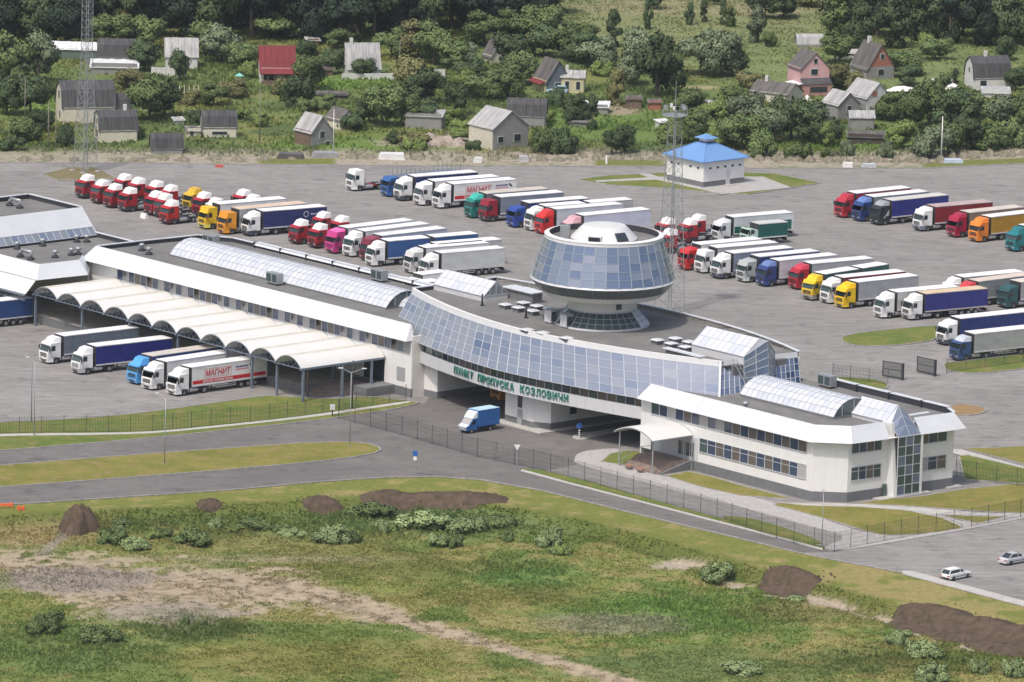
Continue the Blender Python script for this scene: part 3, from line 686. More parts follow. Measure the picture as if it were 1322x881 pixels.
# rooftop plant of the hall
def vents(Bx, spots, z):
    for k, (v, u, typ, lab) in enumerate(spots):
        t = thing('roof_fan' if typ != 'box' else 'roof_unit', lab, 'vent' if typ != 'box' else 'ventilation unit', XY(u, v, z), RZB)
        if typ == 'box':
            MB().box(-1.3, 1.3, -.6, .6, .25, 1.75).build('casing', M_GALV, t)
            for s_ in (-.65, .65): MB().box(s_ - .5, s_ + .5, -.64, -.6, .5, 1.6).build('grille', M_GDARK2, t)
            MB().box(-1.1, 1.1, -.4, .4, 0, .25).build('frame', M_CHAS, t)
        elif typ == 'mush':
            MB().cyl((0, 0), .6, 0, .28, 12, .5).build('base', M_DARK, t, True)
            MB().cyl((0, 0), .26, .28, .8, 10).build('duct', M_GALV, t, True)
            MB().cyl((0, 0), .55, .8, 1.15, 12, .3).build('cowl', M_GALV, t, True)
        elif typ == 'bend':
            MB().cyl((1.3, 0), .6, 0, .35, 12, .5).build('base', M_DARK, t, True)
            MB().cyl((-1.3, 0), .6, 0, .35, 12, .5).build('base', M_DARK, t, True)
            MB().bar((1.3, 0, .3), (1.3, 0, 1.3), .5, .5, seg=10).build('duct', M_GALV, t, True)
            MB().bar((1.5, 0, 1.15), (-1.0, 0, 1.15), .55, .55, seg=10).build('duct', M_GALV, t, True)
            MB().bar((-.9, 0, 1.15), (-1.5, 0, .35), .55, .55, seg=10).build('duct', M_GALV, t, True)
        elif typ == 'pipe':
            MB().cyl((0, 0), .3, 0, .2, 10).build('base', M_DARK, t, True)
            MB().cyl((0, 0), .09, .2, 1.5, 8).build('pipe', M_CHAS, t, True)
# condenser by the vault
vents(B, [(-14.5, -33.9, 'box', 'grey double roof unit with two dark grilles beside the long barrel skylight'),
          (-8.0, -19.3, 'box', 'grey slatted roof unit beside the far parapet of the hall'),
          (-46.6, -33.6, 'mush', 'small roof fan near the left end of the hall skylight, upper one'),
          (-43.6, -34.6, 'mush', 'small roof fan near the left end of the hall skylight, lower one'),
          (-43.8, -22.6, 'box', 'pale grey roof box behind the left end of the barrel skylight')], 9.76)

# ================= far left block
B = Bld('left_wing', 'flat roofed white wing at the left edge with a raised glazed roof block', 'building', -60, -45)
wing = [(-110, -51.0), (-49.2, -51.0), (-49.0, -43.8), (-51.6, -40.6), (-51.6, -27.9), (-110, -27.9)]
deck(B, wing, 8.42)
walls(B, [(-110, -51.5), (-48.8, -51.5), (-48.5, -44.2), (-51.2, -40.4)], 6.9, 8.3, M_WALLY, side=1)
walls(B, [(-51.3, -39.9), (-51.3, -27.9), (-110, -27.9)], 0, 8.4, M_WALLY, side=1)
walls(B, [(-110, -40.2), (-51.2, -40.2)], 0, 7.0, M_WALLY, side=1)
mansard(B, [(-110, -52.4), (-47.7, -52.4), (-47.1, -43.3), (-50.6, -40.3)], [(-110, -51.0), (-49.0, -51.0), (-48.7, -43.8), (-51.7, -40.8)], 7.0, 9.1)
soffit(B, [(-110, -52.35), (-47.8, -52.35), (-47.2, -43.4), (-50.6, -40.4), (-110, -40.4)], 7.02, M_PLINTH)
parapet(B, [(-51.4, -27.9), (-68, -27.9)], 8.4, 9.15, side=-1)
B.part('front_canopy', MB().slab((-110, -54.2, 5.0), (-48.2, -54.2, 5.0), (-48.2, -52.2, 7.0), (-110, -52.2, 7.0), .1), M_CANO)
B.part('canopy_beam', MB().box(-110, -48.2, -54.4, -54.1, 4.7, 5.0), M_STEEL)
tb = MB()
for q in range(20): tb.bar((-48.5 - q * 1.5, -54.2, 4.0), (-49.25 - q * 1.5, -54.2, 4.7), .07); tb.bar((-49.25 - q * 1.5, -54.2, 4.7), (-50 - q * 1.5, -54.2, 4.0), .07)
tb.bar((-48.2, -54.2, 4.0), (-110, -54.2, 4.0), .1)
B.part('canopy_truss', tb, M_STEEL)
Z1, Z2, Z3 = 8.8, 9.95, 12.75
lo1 = lambda t: (-65.0, -110 + 82.2 * t, Z1); lo2 = lambda t: (-65.9, -110 + 82.0 * t, Z2)
glazing(B, lo1, lo2, 62, 1, lambda i, j: GLASSF[(0, 1, 2, 4)[(i * 3) % 4]], 'glass_strip')
B.part('white_slope', MB().slab((-65.9, -110, Z2), (-65.9, -28.0, Z2), (-67.9, -28.6, Z3), (-67.9, -110, Z3), .12), M_MANS)
B.part('end_slope', MB().slab((-65.0, -27.8, Z1), (-82, -27.8, Z1), (-82, -28.6, Z3), (-67.9, -28.6, Z3), .12), M_MANS)
B.part('base_wall', MB().box(-82, -65.2, -110, -28.0, 8.4, 8.85), M_DARK)
deck(B, [(-67.8, -110), (-67.8, -28.7), (-81, -28.7), (-81, -110)], 12.05)
parapet(B, [(-68.0, -28.8), (-81.2, -28.8), (-81.2, -110)], 12.05, 12.8, side=-1)
def vq(px_, py_, z): q = UVof(P(px_, py_, z)); return q[1], q[0]
vents(B, [(*vq(99, 313, 8.4), 'mush', 'left of the pair of roof fans in front of the glazed strip, nearer the corner'),
          (*vq(112, 313, 8.4), 'mush', 'right of the pair of roof fans in front of the glazed strip'),
          (*vq(55, 318, 8.4), 'mush', 'roof fan standing in front of the middle of the glazed strip'),
          (*vq(22, 322, 8.4), 'mush', 'roof fan in front of the left end of the glazed strip'),
          (*vq(92, 330, 8.4), 'mush', 'left of the pair of roof fans behind the white fascia corner'),
          (*vq(101, 329, 8.4), 'mush', 'right of the pair of roof fans behind the white fascia corner'),
          (*vq(71, 333, 8.4), 'mush', 'single small roof fan close behind the near white fascia'),
          (*vq(33, 334, 8.4), 'bend', 'silver bent duct lying behind the near white fascia at the left edge')], 8.43)
vents(B, [(*vq(19, 267, 12.1), 'bend', 'silver bent duct on the raised roof at the left edge')], 12.06)

# ================= office wing on the right
B = Bld('office_wing', 'two storey white office wing with chamfered corner, white mansard and a glass stair bay', 'building', 91, -28)
UO = -39.1
ow = [(72.6, UO), (107.0, UO), (110.3, -35.6), (111.4, -17.0)]
ground_line = [(72.6, UO), (107.0, UO), (110.3, -35.6), (110.9, -27.9)]
line_w = [(76.6, UO), (107.0, UO), (110.3, -35.6), (111.4, -17.0), (108.6, -15.6), (72.6, -15.6)]
deck(B, [(72.6, -38.4), (106.6, -38.4), (109.7, -35.2), (110.8, -17.2), (108.4, -15.9), (72.6, -15.9)], 9.62)
walls(B, line_w, 1.35, 8.6, M_WHITE, side=1)
pl = [(75.0, UO - .06), (107.03, UO - .06), (110.36, -35.63), (111.46, -16.98), (108.65, -15.5), (72.6, -15.5)]
walls(B, pl, 0, 1.36, M_PLINTH, side=1)
mlo = [(72.6, -40.15), (107.5, -40.15), (111.5, -36.1), (112.0, -29.6)]
mhi = [(73.8, -38.6), (106.8, -38.6), (110.2, -35.2), (110.55, -29.4)]
mansard(B, mlo, mhi, 8.3, 10.4)
mansard(B, [(112.35, -24.0), (112.8, -16.0), (109.8, -14.4)], [(110.8, -24.0), (111.2, -17.0), (108.8, -15.8)], 8.3, 10.4)
B.part('mansard_end', MB().add([(72.6, -40.15, 8.3), (73.8, -38.6, 10.4), (73.8, -38.4, 9.6), (72.6, -39.1, 8.3)], [(0, 1, 2, 3), (3, 2, 1, 0)]), M_PANEL)
soffit(B, [(72.7, -40.1), (107.5, -40.1), (111.45, -36.1), (111.95, -29.6), (112.35, -24), (112.7, -16), (109.8, -14.5), (108.6, -15.6), (111.3, -17.0), (110.2, -35.6), (107, UO), (72.7, UO)], 8.33, M_WHITE)
for a, b in (((73.8, -38.58), (106.8, -38.58)), ((106.8, -38.58), (110.2, -35.2)), ((110.2, -35.2), (110.55, -29.4)), ((110.8, -24.0), (111.2, -17.0))):
    walls(B, [a, b], 9.6, 10.37, M_MANS, 'parapet', .12)
fv = 84.5
parapet(B, [(111.1, -17.0), (108.7, -15.7)], 9.6, 10.4, side=-1)
while fv < 108:
    parapet(B, [(min(fv + 6.2, 108.6), -15.7), (fv, -15.7)], 9.6, 10.55, side=-1, capw=.75)
    B.part('parapet_joint', MB().box(fv - .09, fv + .09, -16.1, -15.1, 9.6, 10.63), M_DARK); fv += 6.4
up = [M_GDARK2, M_GBLUE, M_GLIGHT, M_GBLUE, M_GBROWN, M_GBLUE, M_GLIGHT, M_GBLUE, M_GLIGHT, M_GBLUE, M_GBROWN, M_GBLUE, M_GBROWN, M_GBLUE, M_GBROWN, M_GBLUE, M_GBROWN, M_GBLUE, M_GBROWN]
strip_window(B, (74.6, UO), (105.9, UO), 6.45, 8.15, up)
lw = [M_GBLUE if i % 2 else M_GBROWN for i in range(13)]; lw[0] = M_GDARK2; lw[12] = M_GLIGHT
strip_window(B, (84.6, UO), (105.9, UO), 2.85, 4.75, lw, 4.1)
def along(t): a, b = Vector((110.3, -35.6)), Vector((111.4, -17.0)); return tuple(a.lerp(b, t))
strip_window(B, along(.03), along(.31), 6.65, 8.1, [M_GDARK2, M_GBLUE, M_GBROWN, M_GDARK2])
strip_window(B, along(.03), along(.31), 2.9, 4.7, [M_GDARK2, M_GBLUE, M_GBROWN, M_GDARK2], 4.1)
strip_window(B, along(.67), along(.93), 6.65, 8.1, [M_GBROWN, M_GBLUE, M_GDARK2])
strip_window(B, along(.67), along(.93), 2.9, 4.7, [M_GLIGHT, M_GBLUE, M_GBROWN], 4.1)
B.part('side_door', MB().box(111.0, 111.1, -29.75, -29.0, .2, 1.9), M_GDARK2)
B.part('step', MB().box(111.0, 112.6, -31.5, -22.0, 0, .25), M_CONC)
B.part('corner_pad', MB().box(110.8, 112.2, -18.2, -15.6, 0, .2), M_CONC)
# stair bay: white fin, vertical glass, sloping glass, gable light
bv = 112.2
B.part('white_fin', MB().hexa([(110.6, -28.75, .2), (bv + .1, -28.75, .2), (bv + .1, -28.2, .2), (110.6, -28.2, .2)], [(109.6, -28.75, 10.2), (111.3, -28.75, 10.2), (111.3, -28.2, 10.2), (109.6, -28.2, 10.2)]), M_WHITE)
B.part('white_fin', MB().box(110.9, bv + .1, -23.95, -23.6, .2, 8.3), M_WHITE)
glazing(B, lambda t: (bv, -28.2 + 4.25 * t, .35), lambda t: (bv, -28.2 + 4.25 * t, 8.35), 3, 6, lambda i, j: M_GDARK2 if (i + j) % 3 else GLASSF[3], 'stair_glass')
glazing(B, lambda t: (bv, -28.2 + 4.25 * t, 8.4), lambda t: (109.75, -28.2 + 4.25 * t, (10.35 + 1.8 * (1 - abs(2 * t - 1)))), 2, 3, lambda i, j: GLASSF[[2, 2, 1][j]], 'sloping_glass', None, .05)
gable_light(B, 102.8, 109.7, -28.3, -23.9, 10.15, 2.1, 6, curb=.55)
B.part('flat_light', MB().box(109.6, 110.3, -24.0, -20.5, 10.5, 10.62), M_MANS)
vault(B, 84.3, 103.0, -31.6, -24.2, 9.95, 2.2, 18, 8, 'skylight_vault')
vents(B, [(86.3, -17.2, 'box', 'pale slatted roof unit beside the far parapet of the office wing'),
          (91.5, -37.2, 'mush', 'small roof fan peeping over the white office mansard')], 9.63)
# entrance recess and door
B.part('recess_wall', MB().box(76.6, 84.3, UO - .02, UO + .05, 1.3, 4.6), M_PANEL)
B.part('entrance_door', MB().box(80.3, 83.6, UO - .12, UO - .02, 1.32, 3.9), M_FRAME)
for k in range(4): B.part('door_glass', MB().box(80.45 + k * .8, 81.05 + k * .8, UO - .15, UO - .12, 1.9, 3.7), M_GDARK)
B.part('wall_return', MB().box(72.6, 76.6, UO, UO + .3, 1.35, 8.6), M_WHITE)
B.part('wall_return', MB().box(72.45, 72.6, UO, -15.6, 0, 8.6), M_WHITE)

# entrance steps and porch
B = Bld('entrance_steps', 'flight of brown steps up to the office entrance under the curved porch roof', 'steps', 79.3, -42)
st = 8
for k in range(st):
    B.part('step', MB().box(75.6, 82.7, -45.0 + k * .34, -39.25, k * .165, (k + 1) * .165), M_BRICKPAVE)
B.part('side_wall', MB().hexa([(82.72, -44.6, 0), (83.1, -44.6, 0), (83.1, -39.25, 0), (82.72, -39.25, 0)], [(82.72, -44.6, .15), (83.1, -44.6, .15), (83.1, -39.25, 1.33), (82.72, -39.25, 1.33)]), M_PLINTH)
B.part('landing', MB().box(75.6, 82.72, -42.2, -39.2, 1.30, 1.345), M_BRICKPAVE)
r = MB(); r.bar((75.5, -45, .95), (75.5, -42.4, 2.2), .06); r.bar((75.5, -42.4, 2.2), (75.5, -39.4, 2.2), .06); r.bar((75.5, -45, .0), (75.5, -45, .95), .05); r.bar((75.5, -42.4, 1.3), (75.5, -42.4, 2.2), .05)
B.part('handrail', r, M_FRAME)
B = Bld('entrance_porch', 'curved white porch roof on four slim posts over the brown office steps', 'canopy', 79.2, -42.4)
def arc_roof(B, v0, v1, u0, u1, z, rise, seg=12, name='curved_roof', m=M_CANO, t=.08, ribs=3, rib=.12, ribm=M_GALV):
    vc, hw = (v0 + v1) / 2, (v1 - v0) / 2; R = (hw * hw + rise * rise) / (2 * rise); a0 = math.asin(hw / R)
    P_ = [(vc + R * sin(-a0 + 2 * a0 * k / seg), z + R * cos(-a0 + 2 * a0 * k / seg) - (R - rise)) for k in range(seg + 1)]
    mb = MB()
    for k in range(seg):
        (a, za), (b, zb) = P_[k], P_[k + 1]
        mb.add([(a, u0, za), (b, u0, zb), (b, u1, zb), (a, u1, za), (a, u0, za - t), (b, u0, zb - t), (b, u1, zb - t), (a, u1, za - t)],
               [(0, 1, 2, 3), (7, 6, 5, 4), (4, 5, 1, 0), (3, 2, 6, 7)])
    if m is M_CANO and v1 - v0 < 7:
        for k in (seg // 2 - 1, seg // 2): mb.mi[k * 4] = 1
    o = B.part(name, mb, [m, M_CANOD] if m is M_CANO else m, smooth=False)
    jn = MB(); nj = int((u1 - u0) / 1.25)
    for q in range(1, nj):
        u = u0 + (u1 - u0) * q / nj
        for k in range(seg): jn.add([(P_[k][0], u - .02, P_[k][1] + .012), (P_[k + 1][0], u - .02, P_[k + 1][1] + .012), (P_[k + 1][0], u + .02, P_[k + 1][1] + .012), (P_[k][0], u + .02, P_[k][1] + .012)], [(0, 1, 2, 3)])
    B.part('sheet_joint', jn, M_PANEL, o)['kind'] = 'stuff'
    rb_ = MB()
    for q in range(ribs):
        u = u0 + (u1 - u0) * q / (ribs - 1)
        for k in range(seg): rb_.bar((P_[k][0], u, P_[k][1] - t - .05), (P_[k + 1][0], u, P_[k + 1][1] - t - .05), rib * .6, rib)
    B.part('rib', rb_, ribm, o)['kind'] = 'stuff'
    return o, P_
arc_roof(B, 75.3, 83.3, -46.6, -39.3, 4.95, 1.15, ribs=4)
for v, u in ((75.8, -45.9), (82.4, -45.7), (82.4, -40.0), (75.8, -40.0)): B.part('post', MB().cyl((v, u), .11, 0, 5.0, 10), M_GALV)
B.part('eave_beam', MB().box(83.1, 83.3, -46.6, -39.3, 4.8, 4.95), M_GALV); B.part('eave_beam', MB().box(75.3, 75.5, -46.6, -39.3, 4.8, 4.95), M_GALV)
B.part('downpipe', MB().cyl((83.6, -39.6), .08, 0.1, 4.9, 8), M_GALV)

# ================= bridge building
B = Bld('terminal_bridge', 'curved terminal building bridging the road with sloping blue glass wall and green sign letters', 'building', 49, -28)
TB = B
def ub(v): return -42.0 + (0.0247 if v < 46 else 0.0202) * abs(v - 46) ** 1.6
def ut(v): return -39.7 + (0.0143 if v < 46.5 else 0.01478) * abs(v - 46.5) ** 1.8
def uf(v):                                         # far parapet line
    return -12.3 - (0.0036 if v < 52 else 0.0075) * abs(v - 52) ** 1.95
ZB, ZT, ZP, ZD = 7.9, 13.0, 13.75, 13.15
VB0, VB1, VT0, VT1 = 14.9, 84.0, 15.2, 79.9
fb = lambda t: (VB0 + (VB1 - VB0) * t, ub(VB0 + (VB1 - VB0) * t), ZB)
ft = lambda t: (VT0 + (VT1 - VT0) * t, ut(VT0 + (VT1 - VT0) * t), ZT)
rnd = random.Random(5)
def pick(i, j):  # random tints painted in place of sky reflections
    r_ = rnd.random()
    if i < 5: return GLASSF[4] if r_ < .45 else (GLASSF[0] if r_ < .8 else GLASSF[2])
    if i in (11, 12) and j in (1, 2, 3): return GLASSF[3] if r_ < .7 else GLASSF[2]
    if i < 13: return GLASSF[0] if r_ < .85 else GLASSF[1]
    return GLASSF[1] if r_ < .8 else (GLASSF[0] if r_ < .9 else GLASSF[2])
glazing(B, fb, ft, 32, 5, pick, 'glass_wall', None, .075)
# white parapet band above the glass, in lengths
N = 28
for i in range(N):
    t0, t1 = i / N, (i + 1) / N; a, b = Vector(ft(t0)), Vector(ft(t1))
    c, d = b + Vector((0, .25, .72)), a + Vector((0, .25, .72))
    B.part('parapet_panel', MB().slab(a + Vector((0, 0, .02)), b + Vector((0, 0, .02)), c, d, .1), M_PANEL)
    e, f_ = c + Vector((0, .45, 0)), d + Vector((0, .45, 0))
    B.part('parapet_cap', MB().hexa([(p.x, p.y, p.z - .09) for p in (d + Vector((0, -.04, 0)), c + Vector((0, -.04, 0)), e, f_)], [(p.x, p.y, p.z + .03) for p in (d + Vector((0, -.04, 0)), c + Vector((0, -.04, 0)), e, f_)]), M_WHITE)
    k, l = Vector((e.x, e.y - .1, 13.1)), Vector((f_.x, f_.y - .1, 13.1))
    B.part('parapet_inner', MB().add([f_ - Vector((0, .1, .1)), e - Vector((0, .1, .1)), k, l], [(0, 1, 2, 3)]), M_DARK)
# far parapet
FVL = [15.2, 19, 24, 29, 34, 39, 44, 48, 52, 56, 60, 64, 68, 72, 76, 80.6]
far = [(v, uf(v)) for v in FVL]
near = [(VT0 + (VT1 - VT0) * i / 30, ut(VT0 + (VT1 - VT0) * i / 30) + .35) for i in range(31)]
deck(B, near + [(80.6, -31)] + far[::-1], ZD)
parapet(B, far[::-1], ZD - .05, ZP, side=-1, capw=.5)
parapet(B, [(15.1, ut(15.2) + .5), (15.1, far[0][1])], ZD - .05, ZP, side=1)
walls(B, far, 4.9, ZP - .1, M_WALLY, side=1)
B.part('end_wall', MB().add([(15.0, far[0][1], 0), (15.0, ub(15) + 1.2, 0), (15.0, ub(15) + .3, 7.9), (15.0, ut(15) + .15, 13), (15.0, ut(15) + .4, 13.6), (15.0, far[0][1], 13.6)], [(0, 1, 2, 3, 4, 5), (5, 4, 3, 2, 1, 0)]), M_WHITE)
# right end: sloping glass over the office roof
e0, e1 = (84.0, ub(84.0)), (82.6, uf(80.6) - 1.0)
t0_, t1_ = (VT1, ut(VT1)), (80.8, uf(80.6) - .2)
def eb(t, s0=0, s1=1): q = s0 + (s1 - s0) * t; return (e0[0] + (e1[0] - e0[0]) * q, e0[1] + (e1[1] - e0[1]) * q, 7.9)
def et(t, s0=0, s1=1): q = s0 + (s1 - s0) * t; return (t0_[0] + (t1_[0] - t0_[0]) * q, t0_[1] + (t1_[1] - t0_[1]) * q, ZT)
glazing(B, lambda t: eb(t, 0, .40), lambda t: et(t, 0, .36), 6, 6, lambda i, j: GLASSF[3] if rnd.random() < .6 else GLASSF[2], 'end_glass_wall', None, .08)
glazing(B, lambda t: eb(t, .66, 1), lambda t: et(t, .66, 1), 6, 6, lambda i, j: GLASSF[3] if rnd.random() < .5 else M_GBLUE, 'end_glass_wall', None, .08)
B.part('core_wall', MB().box(79.0, 81.0, -30, -20, 9.6, 13.1), M_PLINTH)
for s0, s1 in ((0, .40), (.66, 1)):
    a, b = Vector(et(s0)), Vector(et(s1)); B.part('parapet_panel', MB().slab(a, b, b + Vector((-.2, 0, .75)), a + Vector((-.2, 0, .75)), .3), M_PANEL)
B.part('corner_post', MB().bar(eb(0), Vector(et(0)) + Vector((0, .1, .6)), .3), M_PANEL)
# gable light and prow
gable_light(B, 70.6, 81.3, -28.4, -22.6, 14.3, 2.3, 9, curb=1.15)
pr = [(81.3, -28.4), (83.4, -25.6), (81.3, -22.7)]
glazing(B, lambda t: (81.6 + (83.6 - 81.6) * t, -28.3 + 2.8 * t, 9.7), lambda t: (81.3 + 1.6 * t, -28.4 + 2.9 * t, 14.3 + 2.2 * t), 2, 6, lambda i, j: GLASSF[3] if i or j % 2 else GLASSF[2], 'prow_glass')
glazing(B, lambda t: (83.6 - 2.0 * t, -25.5 + 2.8 * t, 9.7), lambda t: (82.9 - 1.6 * t, -25.5 + 2.9 * t, 16.5 - 2.2 * t), 2, 6, lambda i, j: GLASSF[1] if j % 2 else GLASSF[2], 'prow_glass')
B.part('prow_cap', MB().add([(81.3, -28.4, 14.3), (82.9, -25.5, 16.5), (81.3, -25.5, 16.6), (81.3, -22.6, 14.3)], [(0, 1, 2), (2, 1, 3), (2, 1, 0), (3, 1, 2)]), M_SKYL[1])
tr = MB()
for u in (-29.6, -28.9): tr.bar((80.3, u, 13.9), (84.2, u, 9.9), .08)
for k in range(9): tr.bar((80.3 + 3.9 * k / 8, -29.6, 13.9 - 4 * k / 8), (80.3 + 3.9 * (k + .5) / 8, -28.9, 13.9 - 4 * (k + .5) / 8), .05)
B.part('roof_ladder', tr, M_GALV)
# windows and fascia under the glass
NP = 32
cols = [VB0 + 7 + (73.0 - VB0 - 7) * i / NP for i in range(NP + 1)]
for i in range(NP):
    a, b = (cols[i], ub(cols[i]) + .95), (cols[i + 1], ub(cols[i + 1]) + .95)
    mb = MB().add([(a[0] + .03, a[1], 6.62), (b[0] - .03, b[1], 6.62), (b[0] - .03, b[1], 7.9), (a[0] + .03, a[1], 7.9)], [(0, 1, 2, 3)])
    r_ = rnd.random(); B.part('ribbon_pane', mb, M_GDARK if r_ < .35 else (M_GDARK2 if r_ < .75 else (M_GBROWN if i > 6 else M_GLIGHT)))
    B.part('mullion', MB().bar((a[0], a[1] - .03, 6.6), (a[0], a[1] - .03, 7.9), .09), M_FRAME)
    a, b = (cols[i] + .012, ub(cols[i]) + .45), (cols[i + 1] - .012, ub(cols[i + 1]) + .45)
    q = [a, b, (b[0], b[1] + .25), (a[0], a[1] + .25)]
    B.part('fascia_panel', MB().hexa([(k[0], k[1], 4.9) for k in q], [(k[0], k[1], 6.6) for k in q]), M_PANEL)
    q = [(a[0] - .012, a[1] + .08), (b[0] + .012, b[1] + .08), (b[0] + .012, b[1] + .6), (a[0] - .012, a[1] + .6)]
    B.part('fascia_backing', MB().hexa([(k[0], k[1], 4.93) for k in q], [(k[0], k[1], 6.63) for k in q]), M_PLINTH)
B.part('sill_band', MB().hexa([(c_, ub(c_) + .4, 7.86) for c_ in cols] + [(c_, ub(c_) + 1.2, 7.86) for c_ in cols[::-1]], [(c_, ub(c_) + .0, 7.95) for c_ in cols] + [(c_, ub(c_) + 1.2, 7.95) for c_ in cols[::-1]]), M_FRAME)
B.part('end_panel', MB().box(21.3, 22.0, -38.9, -37.5, 4.9, 8.0), M_PANEL)
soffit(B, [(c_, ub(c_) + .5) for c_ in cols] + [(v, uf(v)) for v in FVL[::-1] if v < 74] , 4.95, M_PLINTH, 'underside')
# supports
def support(poly, door=None):
    for k in range(len(poly)):
        a, b = poly[k], poly[(k + 1) % len(poly)]
        walls(B, [a, b], 1.0, 4.95, M_WHITE, 'support_wall', .25, side=1)
        walls(B, [a, b], 0, 1.0, M_PLINTH, 'plinth', .31, side=1)
support([(15.0, -37.2), (22.6, -37.4), (26.6, -37.0), (26.6, -14), (15, -16)])
support([(44.0, -39.2), (49.9, -39.3), (52.3, -37.9), (52.3, -13.5), (44.0, -13.5)])
B.part('pier_window', MB().box(46.9, 47.7, -39.42, -39.3, 2.6, 4.3), M_GDARK)
B.part('pier_door', MB().box(46.9, 47.8, -39.42, -39.3, .15, 2.3), mat('grey_door', (.34, .35, .37), .5))
B.part('side_window', MB().box(52.33, 52.42, -34.4, -33.2, 1.9, 2.9), M_GDARK)
B.part('pier_step', MB().box(43.0, 53.5, -40.9, -12.5, 0, .15), M_CONC)
B.part('support_window', MB().box(28 - 1.45, 26.75, -31, -29.5, 3.4, 4.3), M_GDARK)
# long low roof boxes
B.part('roof_box', MB().box(25.2, 31.4, -23.6, -21.8, 13.15, 14.6), M_PLINTH); B.part('roof_box_lid', MB().box(25.0, 31.6, -23.9, -21.5, 14.6, 14.75), M_MANS)
B.part('flat_light', MB().box(69.2, 77.0, -32.6, -31.5, 13.9, 14.05), M_MANS); B.part('light_curb', MB().box(69.6, 76.5, -32.3, -31.6, 13.15, 13.9), M_PLINTH)
B.part('flat_light', MB().box(26.0, 28.4, -21.4, -20.2, 14.3, 14.45), M_MANS); B.part('light_curb', MB().box(26.6, 27.0, -21.1, -20.5, 13.15, 14.3), M_PLINTH)
gable_light(B, 15.2, 26.4, -28.5, -23.9, 13.95, 2.0, 9, curb=.8)
# sign letters on the fascia
def text_mesh(txt, size, ext, m, name='letter', font_bold=False, sx=1.0):
    c = bpy.data.curves.new(name, 'FONT'); c.body = txt; c.size = size; c.extrude = ext; c.resolution_u = 3; c.offset = size * 0.02 if font_bold else 0
    o = bpy.data.objects.new('tmp', c); COL.objects.link(o)
    dg = bpy.context.evaluated_depsgraph_get(); me = bpy.data.meshes.new_from_object(o.evaluated_get(dg)); bpy.data.objects.remove(o)
    me.materials.clear(); me.materials.append(m); return me
def bounds(me): xs_ = [v.co.x for v in me.vertices]; return (min(xs_), max(xs_)) if xs_ else (0, 0)
sign = 'ПУНКТ ПРОПУСКА КОЗЛОВИЧИ'
v = 34.2; slot = (58.9 - 34.2) / len(sign)
for i, ch in enumerate(sign):
    if ch == ' ': v += slot; continue
    me_ = text_mesh(ch, 1.42, .06, M_GREEN, 'letter', True); x0, x1 = bounds(me_); k = (slot * .80) / (x1 - x0)
    tt = atan2(ub(v + .5) - ub(v), .5)
    o = put('letter', me_, B.o); o.location = (v + slot * .08 - B.v0, ub(v + slot * .5) + .30 - B.u0, 5.42)
    o.rotation_euler = (pi / 2, 0, tt); o.scale = (k, 1, 1); me_.transform(Matrix.Translation((-x0, 0, 0)))
    B.part('letter_bracket', MB().box(v + .3, v + .45, ub(v) + .25, ub(v) + .5, 5.6, 5.75), M_FRAME)
    v += slot

# square rooflights: each one stands alone on the deck
lights_px = [(653 + 0, 390), ]
sq = [((500 + 915 / 6, 360 + 190 / 6), 'left-hand square rooflight of the group below the gable skylight'), ((500 + 1055 / 6, 360 + 175 / 6), 'square rooflight at the back of the group beside the round tower'),
      ((500 + 1018 / 6, 360 + 213 / 6), 'square rooflight in the middle front of the group beside the round tower'), ((500 + 1160 / 6, 360 + 200 / 6), 'square rooflight third along the back of the group beside the round tower'),
      ((500 + 1130 / 6, 360 + 238 / 6), 'square rooflight nearest the small roof pipe, front of its group'), ((500 + 1262 / 6, 360 + 223 / 6), 'square rooflight of the group closest to the round tower foot'),
      ((700 + 893 / 6, 420 + 104 / 6), 'leftmost square rooflight of the group right of the round tower'), ((700 + 1033 / 6, 420 + 91 / 6), 'rearmost square rooflight of the group right of the round tower'),
      ((700 + 1000 / 6, 420 + 130 / 6), 'front middle square rooflight of the group right of the round tower'), ((700 + 1140 / 6, 420 + 118 / 6), 'rear right square rooflight of the group right of the round tower'),
      ((700 + 1112 / 6, 420 + 157 / 6), 'frontmost square rooflight beside the long flat white light'), ((500 + 1085 / 6, 360 + 385 / 6), 'left square rooflight just behind the curved parapet'),
      ((500 + 1205 / 6, 360 + 408 / 6), 'second square rooflight just behind the curved parapet'), ((700 + 190 / 6, 420 + 88 / 6), 'right square rooflight just behind the curved parapet')]
for (px_, py_), lab in sq:
    p = P(px_, py_, 13.95); t = thing('square_rooflight', lab, 'rooflight', (p.x, p.y, 13.15), RZB, 'square rooflights on the terminal roof')
    MB().box(-.62, .62, -.62, .62, 0, .55).build('curb', M_PLINTH, t); MB().box(-.8, .8, -.8, .8, .55, .62).build('frame', M_GALV, t)
    MB().hexa([(-.75, -.75, .62), (.75, -.75, .62), (.75, .75, .62), (-.75, .75, .62)], [(-.5, -.5, .78), (.5, -.5, .78), (.5, .5, .78), (-.5, .5, .78)]).build('dome', M_SKYL[0], t)
for (px_, py_, lab) in ((679, 405, 'slim dark roof pipe in front of the square rooflights'), (622.5, 389, 'thin roof pipe in front of the gable skylight')):
    p = P(px_, py_ + 6, 13.15); t = thing('roof_pipe', lab, 'pipe', p); MB().cyl((0, 0), .14, 0, 1.7, 8).build('pipe', M_CHAS, t, True); MB().cyl((0, 0), .3, 0, .15, 8).build('flange', M_DARK, t)
